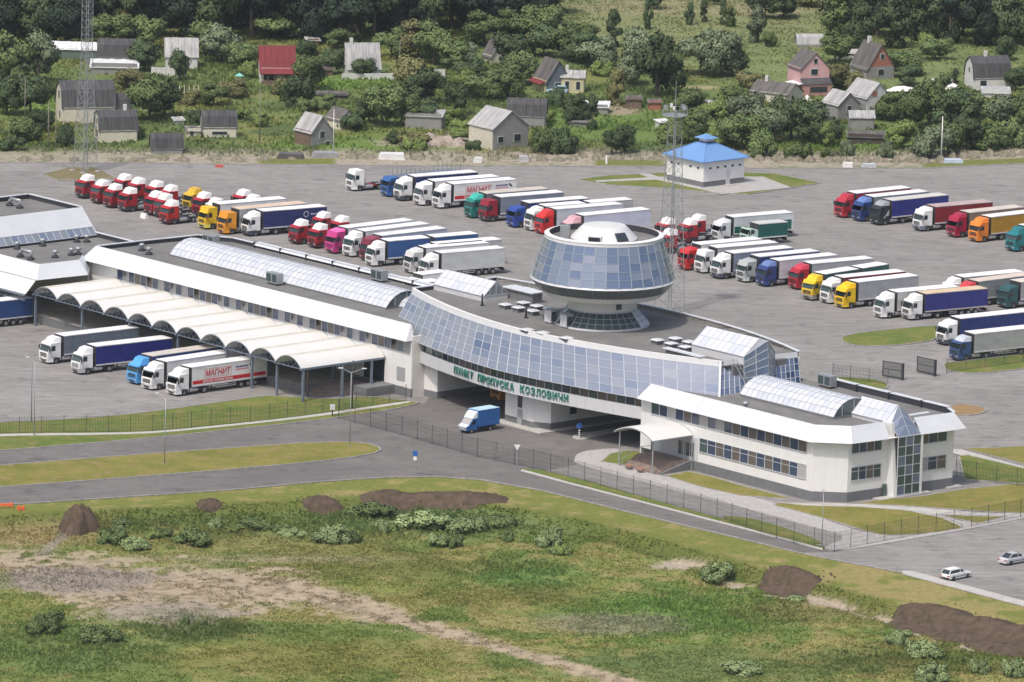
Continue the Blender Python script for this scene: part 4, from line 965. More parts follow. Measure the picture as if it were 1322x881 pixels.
for (px_, py_, lab) in ((711, 405, 'left pale ventilation box at the foot of the round tower'), (731, 411, 'right pale ventilation box at the foot of the round tower')):
    p = P(px_, py_ + 12, 13.15); t = thing('ventilation_box', lab, 'vent', (p.x, p.y, 13.15), RZB); MB().box(-.7, .7, -.6, .6, .15, 1.9).build('casing', M_PANEL, t)
    MB().box(-.8, .8, -.7, .7, 1.9, 2.0).build('lid', M_GALV, t); MB().box(.7, .73, -.5, .5, .3, 1.7).build('grille', M_GDARK2, t); MB().box(-.6, .6, -.5, .5, 0, .15).build('base', M_DARK, t)

# ================= round tower
TC = XY(-24.6, 47.5)
T = thing('round_tower', 'round glazed control tower shaped like a cup, rising from the terminal roof', 'tower', (TC.x, TC.y, 13.15))
def ring(r0, z0, r1, z1, seg=68, mi=0, mb=None, th=None):
    mb = mb or MB()
    A = [(r0 * cos(2 * pi * k / seg), r0 * sin(2 * pi * k / seg), z0) for k in range(seg)]
    Bq = [(r1 * cos(2 * pi * k / seg), r1 * sin(2 * pi * k / seg), z1) for k in range(seg)]
    return mb.add(A + Bq, [(i, (i + 1) % seg, seg + (i + 1) % seg, seg + i) for i in range(seg)], mi)
NS = 34; off = radians(-90 + 2)
def rp(r, k, z): a = off + 2 * pi * k / NS; return Vector((r * cos(a), r * sin(a), z))
def cone_glaze(r0, z0, r1, z1, rows, pickf, name, bar=.10, par=None, n=NS):
    fr = MB()
    def q(k, j): t = j / rows; return rp(r0 + (r1 - r0) * t, k, z0 + (z1 - z0) * t)
    for k in range(n):
        fr.bar(q(k, 0), q(k, rows), bar, bar * 1.3)
        for j in range(rows + 1): fr.bar(q(k, j), q(k + 1, j), bar, bar)
    f = fr.build(name, M_FRAME2, par or T)
    for k in range(n):
        for j in range(rows):
            a, b, c, d = q(k, j), q(k + 1, j), q(k + 1, j + 1), q(k, j + 1); cen = (a + b + c + d) / 4
            MB().slab(*[cen + (p - cen) * .985 for p in (a, b, c, d)], .04).build('pane', pickf(k, j), f)
    return f
r5 = random.Random(11)
def tp(k, j):  # drum panes: sky reflections painted as per-pane tints
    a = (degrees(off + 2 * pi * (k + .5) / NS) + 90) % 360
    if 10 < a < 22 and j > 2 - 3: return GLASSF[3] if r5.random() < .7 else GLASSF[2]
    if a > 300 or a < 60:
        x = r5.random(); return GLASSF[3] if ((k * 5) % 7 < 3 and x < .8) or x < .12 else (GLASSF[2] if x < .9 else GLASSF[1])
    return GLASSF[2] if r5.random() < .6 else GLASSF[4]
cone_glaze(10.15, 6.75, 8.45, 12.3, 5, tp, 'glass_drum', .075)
ring(8.45, 12.3, 8.35, 12.85).build('parapet_band', M_PANEL, T, True)
ring(8.45, 12.8, 7.75, 12.95).build('parapet_cap', M_WHITE, T, True)
ring(8.35, 12.85, 8.45, 12.8).build('parapet_edge', M_WHITE, T, True)
ring(7.75, 12.95, 7.75, 12.1, 68).build('parapet_inner', M_DARK, T, True)
mb = MB(); mb.add([(7.74 * cos(2 * pi * k / 68), 7.74 * sin(2 * pi * k / 68), 12.1) for k in range(68)], [tuple(range(68))]); mb.build('tower_roof', M_DECK, T)
ring(10.3, 6.5, 10.15, 6.75).build('rim_band', M_PANEL, T, True)
ring(9.15, 5.05, 10.28, 6.5).build('rim_underside', mat('underside_glass', (.085, .10, .105), .25, spec=.6), T, True)
fr = MB()
for k in range(NS): fr.bar(rp(9.15, k, 5.05), rp(10.28, k, 6.5), .06)
fr.build('rim_mullion', M_STEEL, T)['kind'] = 'stuff'
ring(8.3, 4.25, 9.15, 5.05).build('white_dish', M_WHITE, T, True); ring(5.0, 3.75, 8.3, 4.25).build('dish_underside', M_PANEL, T, True)
ring(4.9, 2.25, 4.9, 3.8).build('neck', M_WHITE, T, True)
ring(4.97, 2.2, 4.97, 2.42).build('neck_band', M_PANEL, T, True)
a0 = radians(-25); MB().box(4.72, 4.95, -.42, .42, 2.75, 3.55).build('neck_window', M_GDARK, T, rz=radians(-62))
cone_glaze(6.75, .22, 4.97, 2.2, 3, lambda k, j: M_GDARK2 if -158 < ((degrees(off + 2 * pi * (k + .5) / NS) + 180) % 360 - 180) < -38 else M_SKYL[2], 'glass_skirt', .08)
ring(6.85, 0, 6.8, .25).build('skirt_kerb', M_PANEL, T, True)
# dome-like plant room on top
ring(4.75, 12.1, 4.75, 12.3).build('drum_base', M_PANEL, T, True)
M_DOME = mat('dome_cladding', (0.70, 0.70, 0.69), .4, .15, var=.03, scale=.6)
ring(4.75, 12.3, 3.35, 13.75, 48).build('drum_slope', M_DOME, T, True)
mb = ring(3.35, 13.75, 3.0, 14.05, 48); ring(3.0, 14.05, 0.02, 14.3, 48, mb=mb); mb.build('drum_roof', M_DOME, T, True)
for a, w in ((-107, .95), (-62, .42), (-51, .6)):
    ca_, sa_ = cos(radians(a)), sin(radians(a))
    mb = MB(); R_ = Matrix.Rotation(radians(a), 3, 'Z')
    l = [R_ @ Vector(p) for p in ((4.7, -w, 12.45), (4.7, w, 12.45), (3.75, w, 13.45), (3.75, -w, 13.45))]
    if a == -107:
        MB().box(3.8, 4.9, -w, w, 12.2, 13.15).build('dormer', M_WHITE, T, rz=radians(a)); MB().box(4.9, 4.94, -w + .1, w - .1, 12.3, 13.05).build('dormer_glass', M_GDARK, T, rz=radians(a))
    else:
        MB().slab(*[p + Vector((ca_ * .06, sa_ * .06, .06)) for p in l], .05).build('hatch', M_GDARK, T)
MB().box(4.9, 6.2, -.6, .6, 12.1, 13.7).build('roof_unit', M_GALV, T, rz=radians(172))

# ================= vaulted canopies and loading dock
B = Bld('vaulted_canopy', 'row of white barrel vaulted canopies on blue grey steel along the hall', 'canopy', -14, -47.3)
for k in range(11):
    v0 = 12.1 - 6.02 * k
    if v0 < -46: u0c = -55.3
    u_front = -55.2 + 0.24 * k
    arc_roof(B, v0 + .12, v0 + 5.95, u_front, -39.8, 4.95, 1.5, 12, 'canopy_vault', M_CANO, .07, 6, .14, M_STEEL)
    B.part('gutter', MB().box(v0 - .12, v0 + .13, u_front - .1, -39.8, 4.72, 4.95), M_STEEL)
    tb = MB(); zc = 4.85
    tb.bar((v0 + .1, u_front + .1, zc), (v0 + 5.95, u_front + .1, zc), .12)
    for q in range(6): tb.bar((v0 + .1 + 5.85 * q / 6, u_front + .1, zc), (v0 + .1 + 5.85 * (q + .5) / 6, u_front + .1, zc + 1.1 * sin(pi * (q + .5) / 6)), .04)
    for q in range(6): tb.bar((v0 + .1 + 5.85 * (q + 1) / 6, u_front + .1, zc), (v0 + .1 + 5.85 * (q + .5) / 6, u_front + .1, zc + 1.1 * sin(pi * (q + .5) / 6)), .04)
    B.part('end_truss', tb, M_STEEL)
    if k % 2 == 0 or k == 1:
        B.part('post', MB().bar((v0, u_front + .5, 0), (v0, u_front + .5, 4.75), .30, .30), M_STEEL)
        B.part('post', MB().bar((v0, -44.5, 0), (v0, -44.5, 4.75), .28, .28), M_STEEL)
B.part('gutter', MB().box(18.0, 18.25, -55.4, -39.6, 4.70, 4.98), M_STEEL)
for u in (-54.8, -47.6, -42.2): B.part('post', MB().bar((18.1, u, 0), (18.1, u, 4.75), .30, .30), M_STEEL)
B.part('post', MB().bar((15.1, -51.5, 0), (15.1, -51.5, 4.75), .24, .24), mat('brown_steel', (.14, .10, .09), .6))
B = Bld('loading_dock', 'grey concrete loading dock under the white barrel canopies', 'platform', -14, -46)
B.part('dock_slab', MB().box(-70, 13.0, -50.8, -39.75, 0, 1.2), M_PLINTH); B.part('dock_top', MB().box(-70, 12.95, -50.75, -39.75, 1.2, 1.26), mat('dock_concrete', (.33, .31, .29), .9, var=.15, scale=.6))
B.part('ramp', MB().hexa([(13.02, -50.5, 0), (17.4, -46.5, 0), (17.4, -41.8, 0), (13.02, -41.8, 0)], [(13.02, -46.4, 1.18), (17.4, -46.0, .05), (17.4, -41.8, 1.2), (13.02, -41.8, 1.2)]), M_BRICKPAVE)
B.part('dock_wall', MB().box(17.42, 20.4, -45.0, -39.75, 0, 1.35), M_PLINTH)
# small blue-roofed pump house
p = P(908.3, 243.5)
# ------------------------------------------------------------------ lorries (local frame: nose at x=0, forward +x, left side +y)
def paint(rgb, name=None):
    k = 'paint_%d_%d_%d' % tuple(int(c * 255) for c in rgb)
    return mat(k, rgb, .42, spec=.5, var=.14, scale=.7, stretch=(.5, 1, 1.6), detail=7, objvar=.07)
WHT = (.74, .74, .74); TCACHE = {}
def cm(key, fn):
    if key not in TCACHE: TCACHE[key] = fn()
    return TCACHE[key]
def wheel(par, x, y, r=.5, w=.3, n='wheel'):
    o = put(n, cm(('tyre', r, w), lambda: MB().cyly((0, 0), r, -w / 2, w / 2, 16).mesh('wheel', M_TYRE, False)), par, (x, y, r))
    sgn = 1 if y > 0 else -1
    put('rim', cm(('rim', r, w, sgn), lambda: MB().cyly((0, 0), r * .56, sgn * w / 2 - .02, sgn * (w / 2 + .02), 12).cyly((0, 0), r * .2, sgn * w / 2, sgn * (w / 2 + .07), 8).mesh('rim', M_RIM)), o, (0, 0, 0))
    return o
def cab_mesh(h, defl, m, mlow, mdef):
    """body shell: side profile with raked windscreen, roof and wind deflector; slightly narrower at the nose"""
    mb = MB()
    prof = [(-.02, .95), (.0, 1.55), (-.10, 1.95), (-.42, 2.82), (-.62, h), (-2.2, h + .02), (-2.22, .95)]
    W = 1.25
    def wy(x): return W - .10 * max(0, 1 + x / .5) if x > -.5 else W
    n = len(prof); vs = [(x, -wy(x), z) for x, z in prof] + [(x, wy(x), z) for x, z in prof]
    mb.add(vs, [tuple(range(n)), tuple(range(2 * n - 1, n - 1, -1))] + [((i + 1) % n, i, n + i, n + (i + 1) % n) for i in range(n)])
    return mb
def make_truck(name, label, group, g_px, head, cab, trailer=None, h=3.05, defl=3.85, defc=None, low=None, grille=(.03, .03, .035), L=13.6,
               side=(.6, .6, .62), roof=(.82, .82, .82), kind='curtain', rail=(.55, .55, .57), extra=None, visor=True, cargo_h=4.0, cat='lorry', frame=(.035, .035, .04)):
    g = P(*g_px); a = head
    loc = g - Vector((-sin(a), cos(a), 0)) * 1.25
    T_ = thing(name, label, cat, (loc.x, loc.y, 0.0), a, group)
    pc = paint(cab); pd = paint(defc or cab); pl = paint(low) if low else pc
    me = cm(('cab', h, cab), lambda: cab_mesh(h, defl, pc, pl, pd).mesh('cab', pc)); put('cab', me, T_)
    # raked windscreen
    put('windscreen', cm(('ws',), lambda: MB().slab((-.09, 1.10, 1.88), (-.09, -1.10, 1.88), (-.40, -1.12, 2.74), (-.40, 1.12, 2.74), -.03).slab((-.09, -1.10, 1.88), (-.09, 1.10, 1.88), (-.40, 1.12, 2.74), (-.40, -1.12, 2.74), .03).mesh('windscreen', M_GDARK2)), T_, (.03, 0, 0))
    for s_ in (1, -1):
        put('side_window', cm(('sw', s_), lambda: MB().xprism([(-.55, 1.98), (-1.25, 1.98), (-1.25, 2.68), (-.62, 2.68)], s_ * 1.25 - .005 * 0, s_ * 1.262, 0).mesh('side_window', M_GDARK)), T_)
        put('headlight', cm(('hl', s_), lambda: MB().box(-.06, .06, s_ * .72 - .22 * 1, s_ * .72 + .22, .62, .84).mesh('headlight', M_ALU)), T_)
        put('mirror', cm(('mi', s_), lambda: MB().box(-.28, -.12, s_ * 1.36 - .10, s_ * 1.36 + .10, 1.95, 2.6).bar((-.2, s_ * 1.2, 2.55), (-.2, s_ * 1.4, 2.55), .05).mesh('mirror', M_DARK)), T_)
        put('door', cm(('door', s_, cab), lambda: MB().box(-1.35, -.5, s_ * 1.25 - .012, s_ * 1.25 + .012, 1.15, 1.9).mesh('door', pc)), T_)
    put('grille', cm(('gr', grille), lambda: MB().box(-.05, .03, -.78, .78, 1.08, 1.62).mesh('grille', paint(grille))), T_)
    sl = MB()
    for k in range(2): sl.box(.03, .05, -.78, .78, 1.22 + .2 * k, 1.25 + .2 * k)
    put('grille_bar', cm(('gb', cab), lambda: sl.mesh('grille_bar', pc)), T_)
    put('bumper', cm(('bu', low or cab), lambda: MB().hexa([(-1.0, -1.24, .32), (-.05, -1.14, .32), (-.05, 1.14, .32), (-1.0, 1.24, .32)], [(-1.0, -1.24, .95), (.04, -1.16, .95), (.04, 1.16, .95), (-1.0, 1.24, .95)]).mesh('bumper', pl)), T_)
    put('lower_grille', cm(('lg',), lambda: MB().box(.0, .06, -.5, .5, .42, .66).mesh('lower_grille', M_CHAS)), T_)
    put('step_box', cm(('stb',), lambda: MB().box(-2.1, -.95, -1.262, 1.262, .42, .9).mesh('step_box', M_CHAS)), T_)
    if visor: put('sun_visor', cm(('vi', cab), lambda: MB().slab((-.38, 1.1, 2.76), (-.38, -1.1, 2.76), (-.12, -1.05, 2.66), (-.12, 1.05, 2.66), .03).mesh('sun_visor', pc if cab != WHT else M_GDARK2)), T_)
    if defl > h + .1:
        def mk():
            mb = MB(); z0, z1 = h, defl
            mb.add([(-.75, -.95, z0), (-2.25, -1.2, z0), (-2.25, 1.2, z0), (-.75, .95, z0), (-1.35, -.92, z1 - .12), (-2.28, -1.12, z1), (-2.28, 1.12, z1), (-1.35, .92, z1 - .12)],
                   [(0, 1, 2, 3), (7, 6, 5, 4), (0, 3, 7, 4)[::-1] if 0 else (3, 0, 4, 7), (1, 0, 4, 5)[::-1], (2, 1, 5, 6), (3, 2, 6, 7)[::-1]])
            import bmesh as _b
            me = mb.mesh('wind_deflector', pd); b_ = _b.new(); b_.from_mesh(me); _b.ops.recalc_face_normals(b_, faces=b_.faces); b_.to_mesh(me); b_.free(); return me
        put('wind_deflector', cm(('df', h, defl, defc or cab), mk), T_)
    put('chassis', cm(('ch', frame), lambda: MB().box(-6.1, -.9, -.45, .45, .62, .95).box(-6.15, -2.3, -1.1, 1.1, .72, .9).mesh('chassis', paint(frame))), T_)
    for s_ in (1, -1):
        put('fuel_tank', cm(('ft', s_), lambda: MB().bar((-2.5, s_ * .95, .68), (-3.9, s_ * .95, .68), .62, .62, seg=8).mesh('fuel_tank', M_ALU)), T_)
        put('side_fairing', cm(('sf', s_, low or cab), lambda: MB().box(-2.2, -1.95, s_ * 1.15 - .09, s_ * 1.15 + .09, .5, 1.0).mesh('side_fairing', pl)), T_)
        wheel(T_, -1.42, s_ * 1.08); wheel(T_, -5.1, s_ * 1.0, .5, .5)
    if trailer is None:
        put('fifth_wheel', cm(('fw',), lambda: MB().cyl((-5.0, 0), .5, .95, 1.15, 12).box(-2.6, -2.35, -.8, .8, .95, 2.1).mesh('fifth_wheel', M_CHAS)), T_)
        for s_ in (1, -1): put('mudguard', cm(('mg', s_), lambda: MB().box(-5.65, -4.5, s_ * .95 - .28, s_ * .95 + .28, 1.05, 1.12).mesh('mudguard', M_ALU)), T_)
        return T_
    def body(x0, ln, z1, tagk=''):
        """load box with front wall, coloured sides, roof and bottom rail"""
        x1 = x0 - ln; ms, mr, ml = paint(side), paint(roof), paint(rail)
        def mk():
            b = MB(); b.box(x1, x0, -1.26, 1.26, 1.22, z1 - .04)
            return b.mesh('trailer_body', ms)
        bd = put('trailer_body', cm(('tb', side, x0, ln, z1), mk), T_)
        put('trailer_roof', cm(('tr', roof, x0, ln, z1), lambda: MB().box(x1 + .03, x0 - .03, -1.24, 1.24, z1 - .04, z1).mesh('trailer_roof', mr)), T_)
        def edges():
            b = MB(); 
            for s_ in (1, -1):
                b.box(x1, x0, s_ * 1.27 - .02, s_ * 1.27 + .02, z1 - .10, z1 + .01)
                b.box(x1, x0, s_ * 1.27 - .02, s_ * 1.27 + .02, 1.12, 1.32)
            return b.mesh('rail', ml)
        put('rail', cm(('rl', rail, x0, ln, z1), edges), T_)
        if kind == 'curtain':
            def st():
                b = MB(); n = int(ln / 1.36)
                for s_ in (1, -1):
                    for k in range(1, n): b.box(x0 - k * ln / n - .02, x0 - k * ln / n + .02, s_ * 1.268 - .012, s_ * 1.268 + .012, 1.32, z1 - .1)
                return b.mesh('strap', ms)
            put('strap', cm(('st', side, x0, ln, z1), st), T_)
        if kind == 'reefer':
            put('cooling_unit', cm(('cu', x0), lambda: MB().box(x0, x0 + .42, -.95, .95, 2.2, z1 - .15).mesh('cooling_unit', M_CHAS)), T_)
        put('front_wall', cm(('fwl', x0, z1), lambda: MB().box(x0, x0 + .03, -1.26, 1.26, 1.2, z1 - .06).mesh('front_wall', M_CHAS)), T_)
        put('rear_door', cm(('rd', x1, z1), lambda: MB().box(x1 - .05, x1, -1.2, 1.2, 1.25, z1 - .08).mesh('rear_door', paint((.5, .5, .52)))), T_)
        put('trailer_frame', cm(('tf', x0, ln), lambda: MB().box(x1 + .1, x0 - 1.0, -.5, .5, .85, 1.2).box(x1 + .05, x1 + .2, -1.2, 1.2, .5, .9).mesh('trailer_frame', M_CHAS)), T_)
        return x1
    x0 = -2.75
    if kind == 'train':
        x1 = body(x0, 7.6, cargo_h)
        for s_ in (1, -1): wheel(T_, -6.4, s_ * 1.0, .5, .5) if 0 else None
        x2 = body(x1 - .9, L - 6.6, cargo_h)
        for s_ in (1, -1):
            for x in (x1 - 3.6, x1 - 4.9): wheel(T_, x, s_ * 1.05)
        put('drawbar', MB().box(x1 - 1.0, x1 + .2, -.15, .15, .6, .8).mesh('drawbar', M_CHAS), T_)
        return T_
    if kind == 'rigid':
        body(-2.0, L, cargo_h); return T_
    x1 = body(x0, L, cargo_h)
    for s_ in (1, -1):
        for x in (x1 + 2.1, x1 + 3.4, x1 + 4.7): wheel(T_, x, s_ * 1.05)
        put('landing_leg', cm(('ll', s_), lambda: MB().box(-6.75, -6.6, s_ * .8 - .07, s_ * .8 + .07, .1, 1.0).mesh('landing_leg', M_CHAS)), T_)
        put('side_guard', cm(('sg', s_, x1), lambda: MB().box(x1 + 5.6, -7.2, s_ * 1.2 - .02, s_ * 1.2 + .02, .55, .68).box(x1 + 5.6, -7.2, s_ * 1.2 - .02, s_ * 1.2 + .02, .82, .95).mesh('side_guard', M_ALU)), T_)
    return T_
def heading(gp, rp, L=16.35):
    """bearing of a lorry from its near front corner (ground) and its near rear top corner (4 m)"""
    g, r = P(*gp), P(*rp, 4.0); return atan2(g.y - r.y, g.x - r.x), (g - r).to_2d().length
HD = radians(180 + 38.5)
RED = (.36, .02, .03); SCR = (.42, .025, .02)
NAVY = (.02, .03, .13); YEL = (.72, .47, .02); ORG = (.68, .28, .02); BLUE = (.02, .07, .27); GRY = (.27, .29, .31); LGR = (.50, .52, .55)
rt = []     # red tractors without trailers: corner pixel, label
G1 = 'red tractor units with white wind deflectors parked without trailers'
tract = [((107.7, 257.9), 'leftmost red tractor unit with white deflector at the left end of the front row'),
 ((126.8, 264.7), 'red tractor unit, second from the left in the front row, white roof deflector'),
 ((143.8, 270.1), 'red tractor unit, third from the left in the front row, white roof deflector'),
 ((162.2, 274.9), 'red tractor unit at the right end of the first front group of four'),
 ((156, 257.2), 'red tractor unit leftmost of the back row, dark windscreen just showing'),
 ((173.1, 262), 'red tractor unit second of the back row, behind the fourth front one'),
 ((196.9, 266.1), 'red tractor unit third of the back row with white deflector'),
 ((215.3, 271.5), 'red tractor unit fourth of the back row, beside the yellow tractor unit'),
 ((196.2, 279.7), 'red tractor unit behind the small white barrier block'),
 ((208.5, 283), 'red tractor unit squeezed between two others right of the white barrier block'),
 ((216, 291.3), 'orange red tractor unit nearest the camera in the left group'),
 ((258.8, 281), 'red tractor unit between the yellow tractor unit and the yellow lorry'),
 ((309.6, 277.4), 'red tractor unit behind the white trailer of the yellow lorry, deflector showing'),
 ((383.4, 316.9), 'red tractor unit just right of the dark blue trailer with the round emblem'),
 ((408.4, 322.2), 'red tractor unit between another red one and the pink lorry'),
 ((412.9, 306.8), 'red tractor unit behind the pair left of the pink lorry'),
 ((436.4, 312), 'red tractor unit peeping out behind the pink lorry'),
 ((857.6, 314.5), 'red tractor unit standing farthest behind the middle lattice mast'),
 ((860.6, 329), 'red tractor unit nearer one behind the middle lattice mast'),
 ((886.3, 315.5), 'red tractor unit with dark windscreen right of the middle lattice mast'),
 ((896.9, 310), 'red tractor unit in front of the white and green lorry, rightmost of its group')]
for k, (px_, lab) in enumerate(tract):
    make_truck('tractor_unit', lab, G1, px_, HD + radians(random.uniform(-1.5, 1.5)), SCR if k == 10 else RED, None, 2.95, 3.8, WHT, low=(.10, .02, .025) if k % 3 else (.05, .05, .055), cat='tractor unit')
make_truck('tractor_unit', 'yellow tractor unit parked without a trailer among the red ones', None, (245.9, 274.9), HD, (.62, .40, .03), None, 2.95, 3.8, low=(.08, .08, .08), cat='tractor unit')
make_truck('tractor_unit', 'white tractor unit showing only its white deflector beside the yellow lorry', None, (273.3, 288.7), HD, WHT, None, 2.95, 3.8, cat='tractor unit')
make_truck('tractor_unit', 'white tractor unit half hidden behind the long white trailer of the yellow lorry', None, (321.7, 283.4), HD, WHT, None, 2.9, 3.7, cat='tractor unit')
make_truck('tractor_unit', 'white tractor unit with red frame standing alone at the head of the back row', None, (455, 247.9), radians(180 + 30), WHT, None, 3.45, 3.5, frame=(.22, .02, .02), cat='tractor unit')
G2 = 'lorries parked in rows on the lot'
def lorry(g, r, label, cab, side, roof=(.82, .82, .82), **k):
    hd = HD; L = 13.6
    if r is not None:
        hd, ln = heading(g, r)
        hd = HD + max(-radians(7), min(radians(7), ((hd - HD + pi) % (2 * pi)) - pi))
        L = max(11.5, min(14.6, ln - 2.75))
        if k.get('kind') == 'rigid': L = ln - 2.0
    return make_truck('lorry', label, k.pop('group', G2), g, k.pop('head', hd), cab, 1, L=k.pop('L', L), side=side, roof=roof, **k)
TAN = (.62, .52, .40)
lorry((265, 297.3), (370.9, 256.5), 'yellow lorry with a white trailer beside the orange one', YEL, WHT, h=3.5, defl=3.55, low=(.70, .62, .12))
lorry((289.9, 304.1), (397.3, 262.5), 'orange lorry with grey trailer under a tan roof', ORG, (.40, .40, .40), (.66, .50, .38), h=3.55, defl=3.6)
bt = lorry((320.2, 306.4), (427.6, 268.6), 'white lorry with dark blue trailer bearing a white ring emblem', WHT, NAVY, h=3.2, low=(.05, .06, .09))
lorry((431.1, 329), (534.7, 284.4), 'pink lorry with white trailer next to the red tractor units', (.50, .05, .22), WHT, h=3.5, defl=3.85, defc=(.75, .14, .40), grille=(.22, .03, .12))
lorry((453.8, 333.2), (555.2, 288.9), 'white lorry with black grille between the pink and the maroon one', WHT, WHT, h=3.1, defl=3.9)
lorry((475.4, 339), (576.8, 294.8), 'maroon lorry with pale blue sided trailer half hidden behind the blue box lorry', (.17, .03, .05), (.45, .50, .60), h=3.5, defl=3.85, defc=(.25, .05, .08))
lorry((481, 345.6), (599.5, 303.2), 'white lorry with blue box body drawing a second blue trailer', WHT, (.04, .11, .30), kind='train', L=14.6)
lorry((546, 350), (647.2, 310), 'white lorry with grey trailer behind the silver one near the gable skylight', WHT, (.40, .41, .43))
lorry((530, 354.6), (635.8, 319), 'silver white lorry with cream trailer, second from the near end', (.60, .60, .60), WHT, h=3.4)
lorry((550, 362), (655.5, 323.6), 'white lorry with plain off white box trailer nearest the terminal roof', WHT, (.52, .54, .54), roof=(.76, .76, .76), kind='reefer', cargo_h=4.05)
for (px_, lab) in (((577, 372), 'white van roof showing above the far parapet of the hall'), ((566, 384), 'nearer white van roof above the far parapet beside the gable skylight')):
    make_truck('box_van', lab, None, (px_[0] - 45, px_[1] + 12), HD, WHT, 1, 2.6, 2.6, kind='rigid', L=5.2, side=WHT, cargo_h=3.3, cat='van')
# back row
lorry((500.3, 255.5), (600, 218), 'blue car transporter with open lattice decks', (.04, .13, .36), WHT, kind='rigid', L=0.4, cargo_h=1.6, h=3.2, defl=3.3)
ct = thing('car_transporter_trailer', 'open lattice car transporter trailer behind the blue cab loaded with cars', 'trailer', tuple(P(512, 247)), HD)
m_ = MB()
for s_ in (1.2, -1.2):
    for z in (.9, 2.5): m_.bar((0, s_, z), (-12.5, s_, z), .14, .18)
    for k in range(14):
        m_.bar((-k * .95, s_, .7), (-k * .95, s_, 3.9 if k < 5 or k > 9 else 3.2), .09)
        m_.bar((-k * .95, s_, .9), (-k * .95 - .95, s_, 2.5), .06)
m_.build('lattice', M_GALV, ct)['kind'] = 'stuff'
MB().box(-12.5, 0, -1.1, 1.1, 2.5, 2.56).build('upper_deck', M_STEEL, ct); MB().box(-12.5, 0, -1.1, 1.1, .85, .95).build('lower_deck', M_CHAS, ct)
for x in (-8.4, -9.6): 
    for s_ in (1, -1): wheel(ct, x, s_ * 1.0)
lorry((517, 260.8), (621.4, 223.7), 'white lorry with dark grey bumper and navy trailer behind the blue cab', WHT, NAVY, low=(.07, .08, .10), h=3.3)
lorry((542.7, 266.9), (645, 227.9), 'white lorry with red flame mark on its door and white trailer', WHT, WHT, h=3.5)
mag2 = lorry((566.9, 270.6), (667, 231.6), 'white lorry in the back row with red lettered white trailer', WHT, WHT, kind='reefer', h=3.1)
lorry((608.7, 283), (709.3, 243.7), 'teal green lorry with beige trailer in the back row', (.02, .22, .19), (.20, .20, .20), (.55, .50, .43), h=3.1, defc=(.05, .42, .34), low=(.02, .16, .14))
lorry((626.9, 287.6), (730.5, 249), 'dark red lorry with grey trailer beside the teal one', (.27, .02, .035), (.22, .25, .31), h=3.5, defl=3.6, low=(.06, .05, .06))
lorry((663.2, 295.2), (761.5, 256.6), 'bright blue lorry with blue trailer under a white roof', (.03, .07, .32), (.03, .05, .22), h=3.2, defl=3.4)
lorry((685.9, 299.7), (802.2, 259.8), 'white lorry with red striped door drawing two short boxes', WHT, (.40, .40, .40), kind='train', L=14.6, h=3.3)
lorry((699.3, 303.7), (811.3, 265.8), 'bright red lorry with white trailer left of the round tower', (.55, .03, .03), (.58, .60, .66), h=3.1)
lorry((735, 312), (840, 270.4), 'white trailer lorry hidden by the round tower top, lilac white side', (.6, .35, .38), (.52, .54, .66))
# middle right row
wg = lorry((928, 314), (1017.2, 280), 'white lorry with long white trailer striped dark green at the bottom rear', (.60, .62, .64), (.62, .66, .68), h=3.2, defl=3.6)
lorry((965, 318.5), (1009.6, 292), 'small dark green box lorry beside the long white and green trailer', (.45, .60, .52), (.01, .10, .09), (.60, .60, .58), kind='rigid', h=2.5, defl=2.5, cargo_h=3.5, L=5.6, group=None)
make_truck('box_van', 'white van half hidden between the red tractor units and the white trailers', None, (903, 338), HD, WHT, 1, 2.5, 2.5, kind='rigid', L=3.6, side=WHT, cargo_h=2.6, cat='van')
lorry((885.6, 350.3), (984.6, 308.7), 'red lorry with white trailer closest to the round tower on its right', (.50, .03, .03), WHT, h=3.2, defl=3.5)
lorry((906.7, 354.3), (1005, 313.2), 'white flat fronted lorry with white trailer beside the red one by the tower', WHT, (.50, .50, .52), h=3.55, defl=3.6)
lorry((927.9, 361.7), (1022.5, 320), 'white lorry with pale roof and blue grey trailer, third from the tower', WHT, (.25, .28, .38), h=3.1, low=(.07, .08, .12))
lorry((961.2, 366.2), (1054.2, 324.6), 'white and black lorry with blue trailer, fourth from the tower', (.42, .45, .45), (.03, .05, .20), h=3.3, defl=3.6, low=(.60, .62, .62))
lorry((986.9, 371.5), (1083, 329.2), 'dark blue lorry with pinkish white trailer', (.035, .06, .20), (.60, .54, .60), h=3.2, defc=(.14, .20, .42))
lorry((1028.5, 375.3), (1128.4, 333.7), 'crimson lorry with light grey trailer left of the yellow pair', (.38, .02, .035), (.42, .42, .45), h=3.2, defc=(.55, .05, .08))
lorry((1048.9, 389.7), (1115.9, 346.1), 'yellow lorry with green box body and short white trailer', (.74, .50, .02), (.03, .14, .12), kind='train', L=12.5, h=3.1, low=(.30, .28, .25))
lorry((1069.8, 393.8), (1169.6, 350.7), 'white lorry with dark red edged trailer between two yellow lorries', WHT, (.25, .03, .04), rail=(.25, .03, .04), h=3.3)
lorry((1089.4, 399.8), (1186.2, 356), 'yellow lorry with large black grille and plain grey trailer', (.78, .50, .01), (.36, .37, .40), h=3.2)
lorry((1138.6, 412.7), (1236.9, 370.3), 'white lorry with light grey trailer and black framed grille', WHT, (.46, .45, .46), h=3.1)
lorry((1174.7, 414.8), (1276.3, 374.5), 'white lorry with royal blue trailer under a tan roof', WHT, (.025, .03, .19), (.68, .52, .34), rail=(.50, .46, .44), h=3.05, low=(.50, .50, .50))
lorry((1225, 393), (1320, 351), 'white lorry with grey white trailer behind the royal blue one', WHT, (.45, .48, .46))
lorry((1245.3, 398.9), None, 'lorry with only its red roof and grey trailer showing behind the royal blue trailer', (.55, .05, .06), (.25, .27, .28), (.66, .56, .48))
